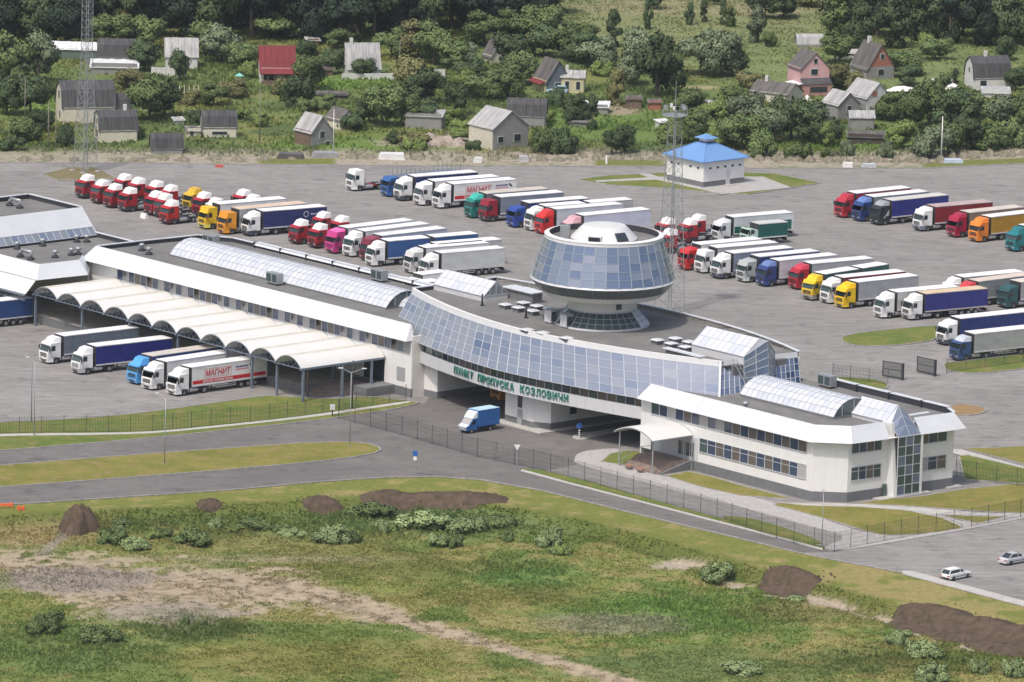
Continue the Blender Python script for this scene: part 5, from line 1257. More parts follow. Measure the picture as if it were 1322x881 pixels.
lorry((1299.8, 399.7), None, 'dark teal lorry with grey trailer at the right edge', (.03, .09, .10), (.36, .36, .37), (.66, .58, .52), h=3.2, defl=3.5)
lorry((1220, 447.5), None, 'white lorry with navy blue trailer beside the grass island at right', WHT, (.02, .035, .16), h=3.2, defl=3.7, low=(.07, .08, .10), head=radians(180 + 34))
lorry((1237.7, 467.7), None, 'steel blue lorry with silver grey slatted trailer nearest the gate', (.04, .08, .20), (.36, .37, .38), h=2.9, defl=3.6, defc=(.5, .55, .62), head=radians(180 + 34))
# far right row
lorry((1088, 282.7), (1176.5, 242.5), 'red lorry with red sided white roofed trailer, leftmost of the far right row', (.42, .03, .05), (.33, .03, .06), h=3.1)
lorry((1110.8, 287.5), (1199.2, 247.3), 'dark blue lorry with pale trailer beside the leftmost red one of the far row', (.03, .06, .19), (.30, .38, .42), h=3.2, defc=(.12, .2, .45))
gk = lorry((1134, 292.2), (1224.8, 251.6), 'black lorry with white diagonal stripes and blue trailer', (.03, .035, .04), (.03, .035, .22), (.62, .60, .56), h=3.2, defc=(.3, .32, .33))
lorry((1188.8, 300), (1279, 260.8), 'white lorry with dark red trailer in the far right row', WHT, (.25, .025, .03), (.50, .38, .36), h=3.4, low=(.16, .18, .25))
lorry((1233.6, 308), (1320.7, 267.5), 'crimson lorry with beige trailer left of the orange one', (.33, .015, .05), (.30, .22, .17), (.66, .57, .50), h=3.3)
lorry((1262.4, 314.1), None, 'orange lorry with ochre yellow trailer in the far right row', (.74, .22, .03), (.42, .23, .03), h=3.2)
lorry((1310.2, 326.4), None, 'teal lorry at the right edge beside the orange one', (.02, .18, .20), (.03, .15, .15), h=3.0)
# lower left row
lorry((-62, 430), (41.6, 384.4), 'dark blue trailer entering from the left edge beneath the canopies', WHT, (.02, .06, .20), group=None)
G3 = 'lorries parked in front of the vaulted canopies'
lorry((62, 471.4), (179.3, 423), 'white lorry with slate grey trailer, leftmost before the canopies', WHT, (.13, .16, .20), h=3.1, group=G3)
lorry((102.9, 485), (222.5, 436.6), 'white lorry with royal navy trailer before the canopies', WHT, (.015, .022, .17), h=3.0, low=(.40, .42, .42), grille=(.2, .2, .2), group=G3)
lorry((177, 498.3), (289.8, 446.7), 'sky blue lorry with navy trailer before the canopies', (.09, .34, .70), (.03, .06, .20), (.62, .56, .50), h=2.95, group=G3)
lorry((196, 505.5), (312.8, 453), 'white lorry with white trailer behind the red lettered one', WHT, WHT, kind='reefer', h=3.1, group=G3)
mag1 = lorry((227.8, 513), (345, 461), 'white lorry with red lettered trailer and red stripe before the canopies', WHT, WHT, kind='reefer', h=3.1, group=G3)
# lettering on the trailer sides
M_RTXT = mat('red_print', (.55, .015, .02), .5); M_BTXT = mat('blue_print', (.03, .04, .20), .5); M_WTXT = mat('white_print', (.8, .8, .8), .5); M_KTXT = mat('black_print', (.03, .03, .03), .5)
def side_text(par, txt, x, z, size, m, width, y=1.285, shear=0.15, ext=.004):
    me = text_mesh(txt, size, ext, m, 'lettering', True); x0, x1 = bounds(me); k = width / (x1 - x0)
    me.transform(Matrix.Translation((-x0, 0, 0))); me.transform(Matrix(((k, shear, 0, 0), (0, 1, 0, 0), (0, 0, 1, 0), (0, 0, 0, 1))))
    o = put('lettering', me, par, (x, y, z)); o.rotation_euler = (pi / 2, 0, pi); return o
for T_, full in ((mag1, True), (mag2, True)):
    side_text(T_, 'МАГНИТ', -5.2, 2.45, 1.15, M_RTXT, 4.5)
    f_ = MB()
    for a_, b_, c_, d_ in ((-5.0, -10.0, 2.2, 2.24), (-5.0, -10.0, 3.44, 3.48), (-5.0, -5.04, 2.2, 3.48), (-9.96, -10.0, 2.2, 3.48)): f_.box(min(a_, b_), max(a_, b_), 1.262, 1.272, c_, d_)
    f_.build('red_border', M_RTXT, T_)
    MB().box(-16.3, -2.9, 1.262, 1.275, 1.45, 1.98).build('red_stripe', M_RTXT, T_)
    side_text(T_, 'ВСЕГДА НИЗКИЕ ЦЕНЫ', -4.8, 1.58, .36, M_WTXT, 5.4, 1.29)
    mk_ = MB()
    for q in range(7): mk_.box(-11.05 - q * .34, -10.8 - q * .34, 1.262, 1.272, 3.05, 3.32)
    mk_.build('blue_print', M_BTXT, T_)
    mk_ = MB()
    for q in range(8): mk_.box(-11.0 - q * .3, -10.8 - q * .3, 1.262, 1.272, 2.72, 2.88)
    mk_.build('red_print', M_RTXT, T_)
    MB().add([(-13.2, 1.272, 3.35), (-13.5, 1.272, 3.45), (-14.0, 1.272, 2.95), (-13.9, 1.272, 2.75), (-13.5, 1.272, 3.0)], [(4, 3, 2, 1, 0), (0, 1, 2, 3, 4)]).build('bird_emblem', M_KTXT, T_)
rg = MB()
for q in range(20):
    a, b = 2 * pi * q / 20, 2 * pi * (q + 1) / 20
    rg.add([(-10.6 + .36 * cos(a), 1.273, 3.0 + .36 * sin(a)), (-10.6 + .36 * cos(b), 1.273, 3.0 + .36 * sin(b)), (-10.6 + .5 * cos(b), 1.273, 3.0 + .5 * sin(b)), (-10.6 + .5 * cos(a), 1.273, 3.0 + .5 * sin(a))], [(0, 1, 2, 3), (3, 2, 1, 0)])
rg.build('ring_emblem', M_WTXT, bt)
st_ = MB()
for q in range(6): st_.box(-11.75 - q * .34, -11.5 - q * .34, 1.262, 1.272, 2.85, 3.02 + .08 * (q == 0))
st_.build('white_print', M_WTXT, bt)
sp = MB()
for k in range(3): sp.add([(-1.2 + .0, 1.264, 1.15 + .12 * k), (-1.0, 1.264, 1.15 + .12 * k), (-2.2, 1.264, 2.6 - .35 * k), (-2.2, 1.264, 2.35 - .35 * k)], [(0, 1, 2, 3), (3, 2, 1, 0)])
sp.build('white_stripe', M_WTXT, gk)

_x = min(v.co.x for c_ in wg.children if c_.name.startswith('trailer_body') for v in c_.data.vertices)
MB().box(-4.6, -2.9, 1.262, 1.274, 1.34, 2.4).box(_x + .4, _x + 1.8, 1.262, 1.274, 1.34, 2.9).build('green_print', paint((.01, .12, .09)), wg)
# small blue box lorry leaving under the bridge
bb = P(602.7, 561.3); h_ = atan2(P(602.7, 561.3).y - P(652, 525, 3.15).y, P(602.7, 561.3).x - P(652, 525, 3.15).x)
t = thing('box_lorry', 'small blue box lorry with white nose driving out from under the bridge', 'lorry', tuple(bb - Vector((-sin(h_), cos(h_), 0)) * 1.0), h_)
bl = paint((.025, .13, .40)); wl = paint((.62, .66, .70))
mb = MB(); W_ = .98
prof = [(0, .45), (.0, .95), (-.55, 1.25), (-1.25, 2.05), (-1.9, 2.1), (-1.95, .45)]
n = len(prof); mb.add([(x, -W_ + (.12 if x > -.3 else 0), z) for x, z in prof] + [(x, W_ - (.12 if x > -.3 else 0), z) for x, z in prof], [tuple(range(n)), tuple(range(2 * n - 1, n - 1, -1))] + [((i + 1) % n, i, n + i, n + (i + 1) % n) for i in range(n)])
mb.build('cab', bl, t)
MB().slab((.02, .82, .5), (.02, -.82, .5), (.02, -.82, .96), (.02, .82, .96), -.02).slab((.03, .82, .97), (.03, -.82, .97), (-.55, -.9, 1.28), (-.55, .9, 1.28), -.02).slab((.02, -.82, .5), (.02, .82, .5), (.02, .82, .96), (.02, -.82, .96), .02).slab((.03, -.82, .99), (.03, .82, .99), (-.55, .9, 1.30), (-.55, -.9, 1.30), .02).build('bonnet', wl, t)
MB().slab((-.58, -.86, 1.3), (-.58, .86, 1.3), (-1.2, .86, 2.02), (-1.2, -.86, 2.02), .02).build('windscreen', M_GLIGHT, t, loc=(.04, 0, .03))
MB().hexa([(-1.1, -.9, 2.08), (-2.0, -.95, 2.08), (-2.0, .95, 2.08), (-1.1, .9, 2.08)][::-1], [(-1.6, -.85, 2.75), (-2.05, -.9, 3.0), (-2.05, .9, 3.0), (-1.6, .85, 2.75)][::-1]).build('wind_deflector', paint((.72, .74, .76)), t)
for s_ in (1, -1):
    MB().add([(-.75, s_ * .99, 1.3), (-1.6, s_ * .99, 1.3), (-1.6, s_ * .99, 1.9), (-1.2, s_ * .99, 1.9)], [(0, 1, 2, 3), (3, 2, 1, 0)]).build('side_window', M_GDARK, t)
    MB().box(-.1, .04, s_ * .62 - .14, s_ * .62 + .14, .62, .82).build('headlight', M_ALU, t)
    wheel(t, -.95, s_ * .85, .36, .22); wheel(t, -4.4, s_ * .85, .36, .35)
MB().box(-6.1, -2.1, -1.08, 1.08, .85, 3.13).build('box_body', bl, t); MB().box(-6.08, -2.12, -1.05, 1.05, 3.13, 3.17).build('box_roof', paint((.42, .60, .72)), t)
MB().box(-6.0, -1.9, -.4, .4, .45, .85).build('chassis', M_CHAS, t); MB().box(-2.08, -2.04, -1.06, 1.06, .9, 3.1).build('front_wall', paint((.03, .16, .42)), t)
mb = MB()
for s_ in (1.085, -1.085):
    mb.box(-6.1, -2.1, s_ - .01, s_ + .01, .82, .95); mb.box(-6.1, -2.1, s_ - .01, s_ + .01, 3.0, 3.13)
mb.build('edge_rail', paint((.015, .08, .26)), t)

# ------------------------------------------------------------------ cars
def make_car(name, label, px_, head, L, col, estate=False, near=1, cat='car', drop=(0, 0)):
    c = P(*px_); t = thing(name, label, cat, (c.x, c.y, 0.01), head)
    m = paint(col); W2 = .84
    # lower body: lofted cross sections along x
    def loft(st, nm, mm, smooth=True):
        mb = MB(); rings = []
        for x, w, z0, z1, cr in st:
            rings.append([(x, -w, z0 + .1), (x, -w * .92, z0), (x, w * .92, z0), (x, w, z0 + .1), (x, w, z1 - .12), (x, w * cr, z1), (x, -w * cr, z1), (x, -w, z1 - .12)])
        vs = [p for r in rings for p in r]; k = 8; fs = []
        for i in range(len(rings) - 1):
            for j in range(k): fs.append((i * k + j, i * k + (j + 1) % k, (i + 1) * k + (j + 1) % k, (i + 1) * k + j))
        fs.append(tuple(range(k))[::-1]); fs.append(tuple(range((len(rings) - 1) * k, len(rings) * k)))
        mb.add(vs, fs); me = mb.mesh(nm, mm)
        import bmesh as _b
        b_ = _b.new(); b_.from_mesh(me); _b.ops.recalc_face_normals(b_, faces=b_.faces); b_.to_mesh(me); b_.free()
        return put(nm, me, t)
    h = L / 2
    loft([(h, W2 * .80, .38, .62, .8), (h - .15, W2 * .93, .25, .72, .85), (h - .7, W2, .2, .82, .85), (h - 1.25, W2, .2, .90, .9), (0, W2, .2, .92, .93), (-h + .9, W2, .2, .93, .93), (-h + .15, W2 * .95, .25, .88 if not estate else .93, .9), (-h, W2 * .85, .38, .75, .85)], 'body', m)
    rr = -h + (.12 if estate else .55); rw = -h + (.42 if estate else 1.25)
    loft([(h - 1.2, .70, .86, .90, .9), (h - 1.95, .66, .86, 1.36, .84), (rw, .66, .86, 1.38, .84), (rr, .70, .86, .93, .9)], 'glasshouse', M_GDARK)
    loft([(h - 1.98, .60, 1.355, 1.40, .9), (0, .62, 1.36, 1.43, .9), (rw + .02, .60, 1.355, 1.40, .9)], 'roof', m)
    for s_ in (1, -1):
        mb = MB(); mb.bar((h - 1.22, s_ * .71, .9), (h - 1.97, s_ * .665, 1.37), .06); mb.bar((0, s_ * .72, .9), (0, s_ * .67, 1.38), .06); mb.bar((rr, s_ * .71, .92), (rw, s_ * .665, 1.38), .09); mb.bar((h - 1.97, s_ * .66, 1.385), (rw, s_ * .66, 1.385), .06)
        mb.build('pillars', m, t)
        wheel(t, h - .85, s_ * .76, .31, .2); wheel(t, -h + .85, s_ * .76, .31, .2)
        MB().box(-h - .02, -h + .1, s_ * .6 - .14, s_ * .6 + .14, .62, .78).build('tail_light', mat('tail_light_red', (.35, .01, .02), .3), t)
        MB().box(h - .12, h + .0, s_ * .56 - .14, s_ * .56 + .14, .52, .64).build('headlight', M_ALU, t)
        MB().box(h - 1.75, h - 1.6, s_ * .9 - .07, s_ * .9 + .07, .92, 1.02).build('mirror', m, t)
        MB().box(-1.2, 1.1, s_ * (W2 + .005) - .01, s_ * (W2 + .005) + .01, .45, .52).build('side_strip', M_CHAS, t)
    MB().box(-h - .04, -h + .12, -.76, .76, .28, .48).build('bumper', M_CHAS if estate else m, t); MB().box(h - .1, h + .03, -.72, .72, .26, .42).build('bumper', M_CHAS if estate else m, t)
    MB().box(-h - .035, -h - .01, -.26, .26, .52, .63).build('number_plate', M_WTXT, t)
    return t
make_car('estate_car', 'white estate car driving by the pale kerb at the lower right', (1234, 747), radians(46), 4.45, (.72, .74, .73), True)
make_car('saloon_car', 'silver saloon car cut by the right edge of the photograph', (1309, 727), radians(42), 4.5, (.50, .50, .54))
make_car('parked_car', 'white car parked in the gardens left of the dark roofed gambrel house', (1216, 108), radians(165), 4.3, (.6, .62, .62))
make_car('parked_car', 'tiny pale blue car under the steep roof of the yellow house', (719, 121), radians(175), 3.9, (.30, .45, .55), True)
# orange digger-like vehicles in the shade
for px_, lab in (((646, 520), 'orange yellow van standing in the shade under the bridge'), ((503, 494), 'orange yellow van under the last vaulted canopy')):
    c = P(*px_); 
    make_truck('work_van', lab, None, px_, HD, (.55, .25, .03), 1, 2.1, 2.1, kind='rigid', L=2.2, side=(.55, .25, .03), roof=(.5, .25, .04), cargo_h=2.4, cat='van')
# ------------------------------------------------------------------ pump house with blue roof
def quad_corner(px_a, px_b, px_c):      # left corner, near corner, right corner on the ground
    return P(*px_a), P(*px_b), P(*px_c)
Lc, Nc, Rc = P(857.5, 228.5), P(907.8, 243), P(964.5, 237.5)
ea = (Rc - Nc); eb_ = (Lc - Nc); ang = (atan2(ea.y, ea.x) + atan2(eb_.y, eb_.x) - pi / 2) / 2
LA = LB = 9.1; ang = radians(41)
t = thing('pump_house', 'small white pump house with bright blue hipped roof and roof lantern', 'building', tuple(Nc), ang)
MB().box(0, LA, 0, LB, 0, 1.0).build('plinth', M_PLINTH, t)
MB().box(-.05, LA + .05, -.05, LB + .05, 1.0, 4.6).build('wall', M_WHITE, t)
M_BROOF = mat('blue_metal_roof', (.15, .29, .56), .4, var=.04, scale=.5)
ov = .6; c_ = (LA / 2, LB / 2); zt = 6.75; w_ = .95
lo_ = [(-ov, -ov, 4.5), (LA + ov, -ov, 4.5), (LA + ov, LB + ov, 4.5), (-ov, LB + ov, 4.5)]; hi_ = [(c_[0] - w_, c_[1] - w_, zt), (c_[0] + w_, c_[1] - w_, zt), (c_[0] + w_, c_[1] + w_, zt), (c_[0] - w_, c_[1] + w_, zt)]
for i in range(4): MB().slab(lo_[i], lo_[(i + 1) % 4], hi_[(i + 1) % 4], hi_[i], .12).build('roof_slope', M_BROOF, t)
mb = MB()
for i in range(4): mb.bar(Vector(lo_[i]) + Vector((0, 0, .05)), Vector(hi_[i]) + Vector((0, 0, .05)), .18, .1)
mb.build('hip_ridge', M_BROOF, t)['kind'] = 'stuff'
mb = MB()
for i in range(4): mb.bar(Vector(lo_[i]) + Vector((0, 0, -.08)), Vector(lo_[(i + 1) % 4]) + Vector((0, 0, -.08)), .12, .18)
mb.build('eaves_board', M_BROOF, t)
MB().box(c_[0] - .85, c_[0] + .85, c_[1] - .85, c_[1] + .85, zt - .3, zt + .8).build('lantern', M_WHITE, t)
mb = MB().box(c_[0] - .87, c_[0] + .87, c_[1] - .87, c_[1] + .87, zt, zt + .22); mb.build('lantern_skirt', mat('dark_blue_skirt', (.03, .06, .18), .5), t)
l2 = [(c_[0] - 1.5, c_[1] - 1.5, zt + .75), (c_[0] + 1.5, c_[1] - 1.5, zt + .75), (c_[0] + 1.5, c_[1] + 1.5, zt + .75), (c_[0] - 1.5, c_[1] + 1.5, zt + .75)]
mb = MB(); mb.add(l2 + [(c_[0], c_[1], zt + 1.45)], [(0, 1, 4), (1, 2, 4), (2, 3, 4), (3, 0, 4), (3, 2, 1, 0)]); mb.build('lantern_roof', M_BROOF, t)
for k in range(5): MB().box(LA * (.13 + .185 * k), LA * (.13 + .185 * k) + .5, -.09, -.04, 3.05, 3.4).build('window', M_GDARK, t)
for f in (.12, .33, .66, .85): MB().box(-.09, -.04, LB * f, LB * f + .5, 3.05, 3.4).build('window', M_GDARK, t)
MB().box(LA * .55, LA * .55 + .9, -.12, -.05, .2, 2.6).build('door', M_PANEL, t); MB().box(LA * .52, LA * .52 + 1.3, -1.2, 0, 0, .2).build('step', M_CONC, t)

# ------------------------------------------------------------------ fences
def fence(px_line, label, spacing, hgt=2.5, name='mesh_fence', group=None, z=.1):
    line = [P(*p) for p in px_line]; acc = [0]
    for a, b in zip(line, line[1:]): acc.append(acc[-1] + (b - a).length)
    n = max(1, round(acc[-1] / spacing)); pp = []
    for i in range(n + 1):
        d = acc[-1] * i / n; k = max(j for j in range(len(acc)) if acc[j] <= d + 1e-6); k = min(k, len(line) - 2)
        f = (d - acc[k]) / (acc[k + 1] - acc[k]); pp.append(line[k].lerp(line[k + 1], f))
    o = pp[0]; t = thing(name, label, 'fence', (o.x, o.y, 0), 0, group)
    pm = MB().bar((0, 0, 0), (0, 0, hgt), .085, .085).mesh('post', M_DSTEEL)
    for p in pp: put('post', pm, t, (p.x - o.x, p.y - o.y, 0))
    for a, b in zip(pp, pp[1:]):
        L = (b - a).length
        def mk():
            mb = MB(); L_ = round(L, 1) - .0
            for j in range(5): mb.bar((0, 0, .12 + (hgt - .3) * j / 4), (1, 0, .12 + (hgt - .3) * j / 4), .016)
            m_ = int(L_ / .22)
            for j in range(1, m_): mb.bar((j / m_, 0, .12), (j / m_, 0, hgt - .18), .010 , .010)
            return mb.mesh('mesh_panel', M_DSTEEL)
        me = cm(('fp', round(L, 1), hgt), mk)
        q = put('mesh_panel', me, t, (a.x - o.x, a.y - o.y, 0), atan2(b.y - a.y, b.x - a.x)); q.scale = (L, 1, 1)
    return t
fence([(-60, 563), (0, 560.5), (102, 559), (201, 558), (257, 552), (335.6, 545), (411.7, 535.5), (468, 527), (524, 518.5)], 'dark mesh fence along the lawn below the parked lorries on the left', 3.1, 2.5)
fence([(437, 541), (460, 546.7), (527.5, 564.5), (614.5, 590), (686, 605), (738, 617.5), (810, 637.5), (920, 667.5), (1013, 699), (1077, 712.5)], 'long dark mesh fence running diagonally between road and bridge forecourt', 3.4, 2.75)
fence([(1077, 712.5), (1113, 705), (1183, 692), (1262.6, 679.5), (1322, 668), (1400, 653)], 'dark mesh fence along the lower right car park', 3.2, 2.7)
fence([(1234, 616), (1322, 630), (1420, 645)], 'short dark mesh fence on the lawn right of the office', 3.4, 2.6)
fence([(1075, 488), (1110, 493), (1146, 497)], 'short low mesh fence left of the open gate', 3.4, 2.2)
fence([(1222, 482), (1322, 468), (1420, 455)], 'dark mesh fence right of the open gate below the blue cab', 3.6, 2.2)
for a, b, lab in (((1139, 487), (1164, 491), 'left leaf of the open dark mesh gate'), ((1183.5, 481), (1206, 486), 'right leaf of the open dark mesh gate')):
    A, B_ = P(*a), P(*b); L = (B_ - A).length; t = thing('gate_leaf', lab, 'gate', tuple(A), atan2(B_.y - A.y, B_.x - A.x), 'open gate leaves')
    mb = MB(); mb.box(0, L, -.05, .05, .2, .32); mb.box(0, L, -.05, .05, 2.35, 2.45); mb.box(0, .1, -.05, .05, .2, 2.45); mb.box(L - .1, L, -.05, .05, .2, 2.45); mb.box(0, L, -.04, .04, 1.3, 1.36)
    mb.build('gate_frame', M_DSTEEL, t)
    mb = MB(); k = 0
    while k * .12 < L: mb.box(k * .12, k * .12 + .035, -.012, .012, .3, 2.38); k += 1
    for j in range(12): mb.box(0, L, -.012, .012, .35 + j * .17, .38 + j * .17)
    mb.build('mesh_panel', M_DSTEEL, t)
    MB().box(L, L + .3, -.15, .15, 0, 2.5).build('gate_post', M_DARK, t)

# ------------------------------------------------------------------ poles, signs
def pole(px_, h, label, name='street_lamp', cat='street lamp', heads=(), m=M_GALV, r=.07):
    b = P(*px_); t = thing(name, label, cat, (b.x, b.y, 0)); MB().cyl((0, 0), r, 0, h, 8, r * .6).build('pole', m, t, True)
    MB().cyl((0, 0), r * 2, 0, .25, 8).build('base', m, t)
    for a, l in heads:
        e = (l * cos(a), l * sin(a), h + .5); MB().bar((0, 0, h - .1), e, .08, seg=6).build('arm', m, t)
        o = MB().hexa([(-.12, -.16, -.06), (.55, -.1, -.04), (.55, .1, -.04), (-.12, .16, -.06)], [(-.12, -.13, .1), (.5, -.07, .06), (.5, .07, .06), (-.12, .13, .1)]).build('lamp_head', M_PANEL, t, loc=e, rz=a)
    return t
pole((44, 563), 10.5, 'tall street lamp on the lawn at the far left below the lorries', heads=((radians(150), 1.0),))
pole((40.5, 546), 9.0, 'thin dark pole just behind the street lamp at far left', 'lamp_pole', 'pole', m=M_STEEL, r=.07)
pole((212.5, 600), 9.2, 'tall street lamp on the long grass island, head leaning left', heads=((radians(140), 1.3),))
pole((451.5, 578), 10.6, 'tall street lamp at the tip of the grass island near the canopies', heads=((radians(10), 1.6), (radians(170), 1.3)))
pole((454.5, 528), 7.0, 'short dark lamp post by the fence before the canopies', 'lamp_pole', 'pole', m=M_CHAS, r=.1)
pole((1061, 706), 7.0, 'slim lamp post standing before the chamfered office corner', heads=((radians(100), .15),))
pole((1215, 207), 7.6, 'white slanting pole on the verge before the trees at far right', 'flag_pole', 'pole', m=M_WHITE, r=.12)
pole((430, 203), 8.2, 'white lamp pole on the far verge before the small cream house', 'lamp_pole', 'pole', m=M_WHITE, r=.08)
for x, y, h, lab in ((32, 160, 8, 'utility pole left of the big gambrel house'), (62, 195, 8.5, 'left one of the twin utility poles before the big gambrel house'), (72, 192, 6.5, 'leaning utility pole of the pair before the big gambrel house'), (516, 82, 4.5, 'utility pole behind the bushes right of the white house'), (335, 185, 9.5, 'thin utility pole below the red roofed house')):
    pole((x, y), h, lab, 'utility_pole', 'pole', m=mat('weathered_wood', (.22, .2, .18), .9), r=.1)
# signs
b = P(535.5, 614); t = thing('road_sign', 'blue square road sign over a small white plate on the grey verge', 'sign', tuple(b)); MB().cyl((0, 0), .04, 0, 3.4, 8).build('pole', M_GALV, t)
MB().box(-.35, .35, -.07, -.04, 2.7, 3.4).build('sign_plate', mat('sign_blue', (.03, .12, .42), .4), t, rz=radians(-15)); MB().box(-.22, .22, -.07, -.04, 2.1, 2.6).build('small_plate', M_WHITE, t, rz=radians(-15))
b = P(667, 602); t = thing('give_way_sign', 'white triangular give way sign by the diagonal fence', 'sign', tuple(b)); MB().cyl((0, 0), .04, 0, 2.9, 8).build('pole', M_GALV, t)
MB().xprism([(-.45, 3.0), (0, 2.2), (.45, 3.0)], -.06, -.03).build('sign_plate', M_WHITE, t)
b = P(747.5, 567); t = thing('keep_right_sign', 'round blue sign on a black and white post at the traffic island', 'sign', (b.x, b.y, .16)); MB().cyl((0, 0), .05, 0, 1.2, 8).build('pole', M_GALV, t)
for k in range(4): MB().box(-.13, .13, -.08, .02, .1 + k * .3, .26 + k * .3).build('white_band', M_WHITE, t); MB().box(-.13, .13, -.08, .02, .26 + k * .3, .40 + k * .3).build('black_band', M_DARK, t)
MB().cyly((0, 1.75), .42, -.10, -.06, 16).build('sign_disc', MATS['sign_blue'], t)
b = P(429, 538); t = thing('cabinet', 'small pale electric cabinet on a post beside the left lawn fence', 'cabinet', (b.x, b.y, .1)); MB().box(-.35, .35, -.2, .2, .9, 1.6).build('box', M_PANEL, t); MB().cyl((0, 0), .08, 0, .9, 8).build('post', M_CHAS, t)
b = P(186, 282); t = thing('barrier_block', 'white barrier block on the asphalt before the red tractor units', 'barrier', tuple(b), HD); MB().hexa([(-.35, -.75, 0), (.35, -.75, 0), (.35, .75, 0), (-.35, .75, 0)], [(-.15, -.7, .8), (.15, -.7, .8), (.15, .7, .8), (-.15, .7, .8)]).build('block', M_WHITE, t)
MB().box(-.4, .4, -.6, -.4, 0, .12).build('foot', M_CONC, t)
for (x, y), lab in (((812, 607), 'left flower bowl on the pavement before the office steps'), ((827, 611), 'right flower bowl on the pavement before the office steps')):
    b = P(x, y); t = thing('flower_bowl', lab, 'planter', (b.x, b.y, .12)); MB().cyl((0, 0), .3, 0, .3, 10, .55).cyl((0, 0), .55, .3, .5, 10, .6).build('bowl', M_BRICKPAVE, t); MB().cyl((0, 0), .5, .5, .62, 10, .35).build('plant', mat('bowl_flowers', (.30, .14, .10), .9, var=.4, scale=4), t)

# ------------------------------------------------------------------ lattice masts
def mast(px_, H, w0, w1, wt, zk, label, platform=None):
    b = P(*px_); t = thing('lattice_mast', label, 'mast', (b.x, b.y, 0), radians(38)); n = 26; zs = [0]
    def w(z): return (w0 + (w1 - w0) * min(1, z / zk)) if z < zk else w1 + (wt - w1) * (z - zk) / (H - zk)
    z = 0
    while z < H: z += max(1.0, w(z) * .9); zs.append(min(z, H))
    C4 = lambda z: [Vector((sx * w(z) / 2, sy * w(z) / 2, z)) for sx, sy in ((1, 1), (-1, 1), (-1, -1), (1, -1))]
    for k in range(4):
        mb = MB()
        for a, c in zip(zs, zs[1:]): mb.bar(C4(a)[k], C4(c)[k], .085)
        mb.build('leg', M_GALV, t)
    mb = MB()
    for i, (a, c) in enumerate(zip(zs, zs[1:])):
        A, C = C4(a), C4(c)
        for k in range(4):
            mb.bar(A[k], C[(k + 1) % 4], .038); mb.bar(C[k], C[(k + 1) % 4], .042)
            if w(a) > 1.8: mb.bar(A[(k + 1) % 4], C[k], .038)
    mb.build('bracing', M_GALV, t)['kind'] = 'stuff'
    mb = MB()
    for s_ in (-.25, .25): mb.bar((-w0 / 2 + .3 + s_, -w(0) / 2 - .2, 0), (-w(H) / 2 + s_ * .5, -w(H) / 2 - .25, H), .05)
    k = 0
    while k < H: f = k / H; x_ = (-w0 / 2 + .3) * (1 - f) + (-w(H) / 2) * f; y_ = (-w(0) / 2 - .2) * (1 - f) + (-w(H) / 2 - .25) * f; mb.bar((x_ - .25, y_, k), (x_ + .2, y_, k), .035); k += .6
    mb.build('ladder', M_GALV, t)['kind'] = 'stuff'
    if platform:
        r = 1.9; mb = MB().cyl((0, 0), r, platform, platform + .12, 12); mb.build('platform', M_GALV, t)
        mb = MB()
        for q in range(12): a = 2 * pi * q / 12; a2 = 2 * pi * (q + 1) / 12; mb.bar((r * cos(a), r * sin(a), platform), (r * cos(a), r * sin(a), platform + 1.1), .05); mb.bar((r * cos(a), r * sin(a), platform + 1.1), (r * cos(a2), r * sin(a2), platform + 1.1), .05)
        mb.build('railing', M_GALV, t)['kind'] = 'stuff'
        MB().cyl((0, 0), .09, platform, platform + 5.2, 8, .03).build('antenna', M_GALV, t)
        for q in range(5): a = 1.3 * q; MB().box(-.3, .3, -.12, .12, 0, .6).build('floodlight', M_WHITE if q % 2 else M_GALV, t, loc=(1.5 * cos(a), 1.5 * sin(a), platform + 1.0), rz=a)
    for k in range(4): p = C4(0)[k]; MB().box(p.x - .35, p.x + .35, p.y - .35, p.y + .35, 0, .3).build('footing', M_CONC, t)
    return t
mast((110, 222), 46, 3.0, 1.35, 1.2, 20, 'tall steel lattice mast on a dry grass patch at upper left')
mast((864, 405), 31, 3.3, 1.6, 1.3, 26, 'steel lattice mast with railed platform behind the round tower', 30.5)

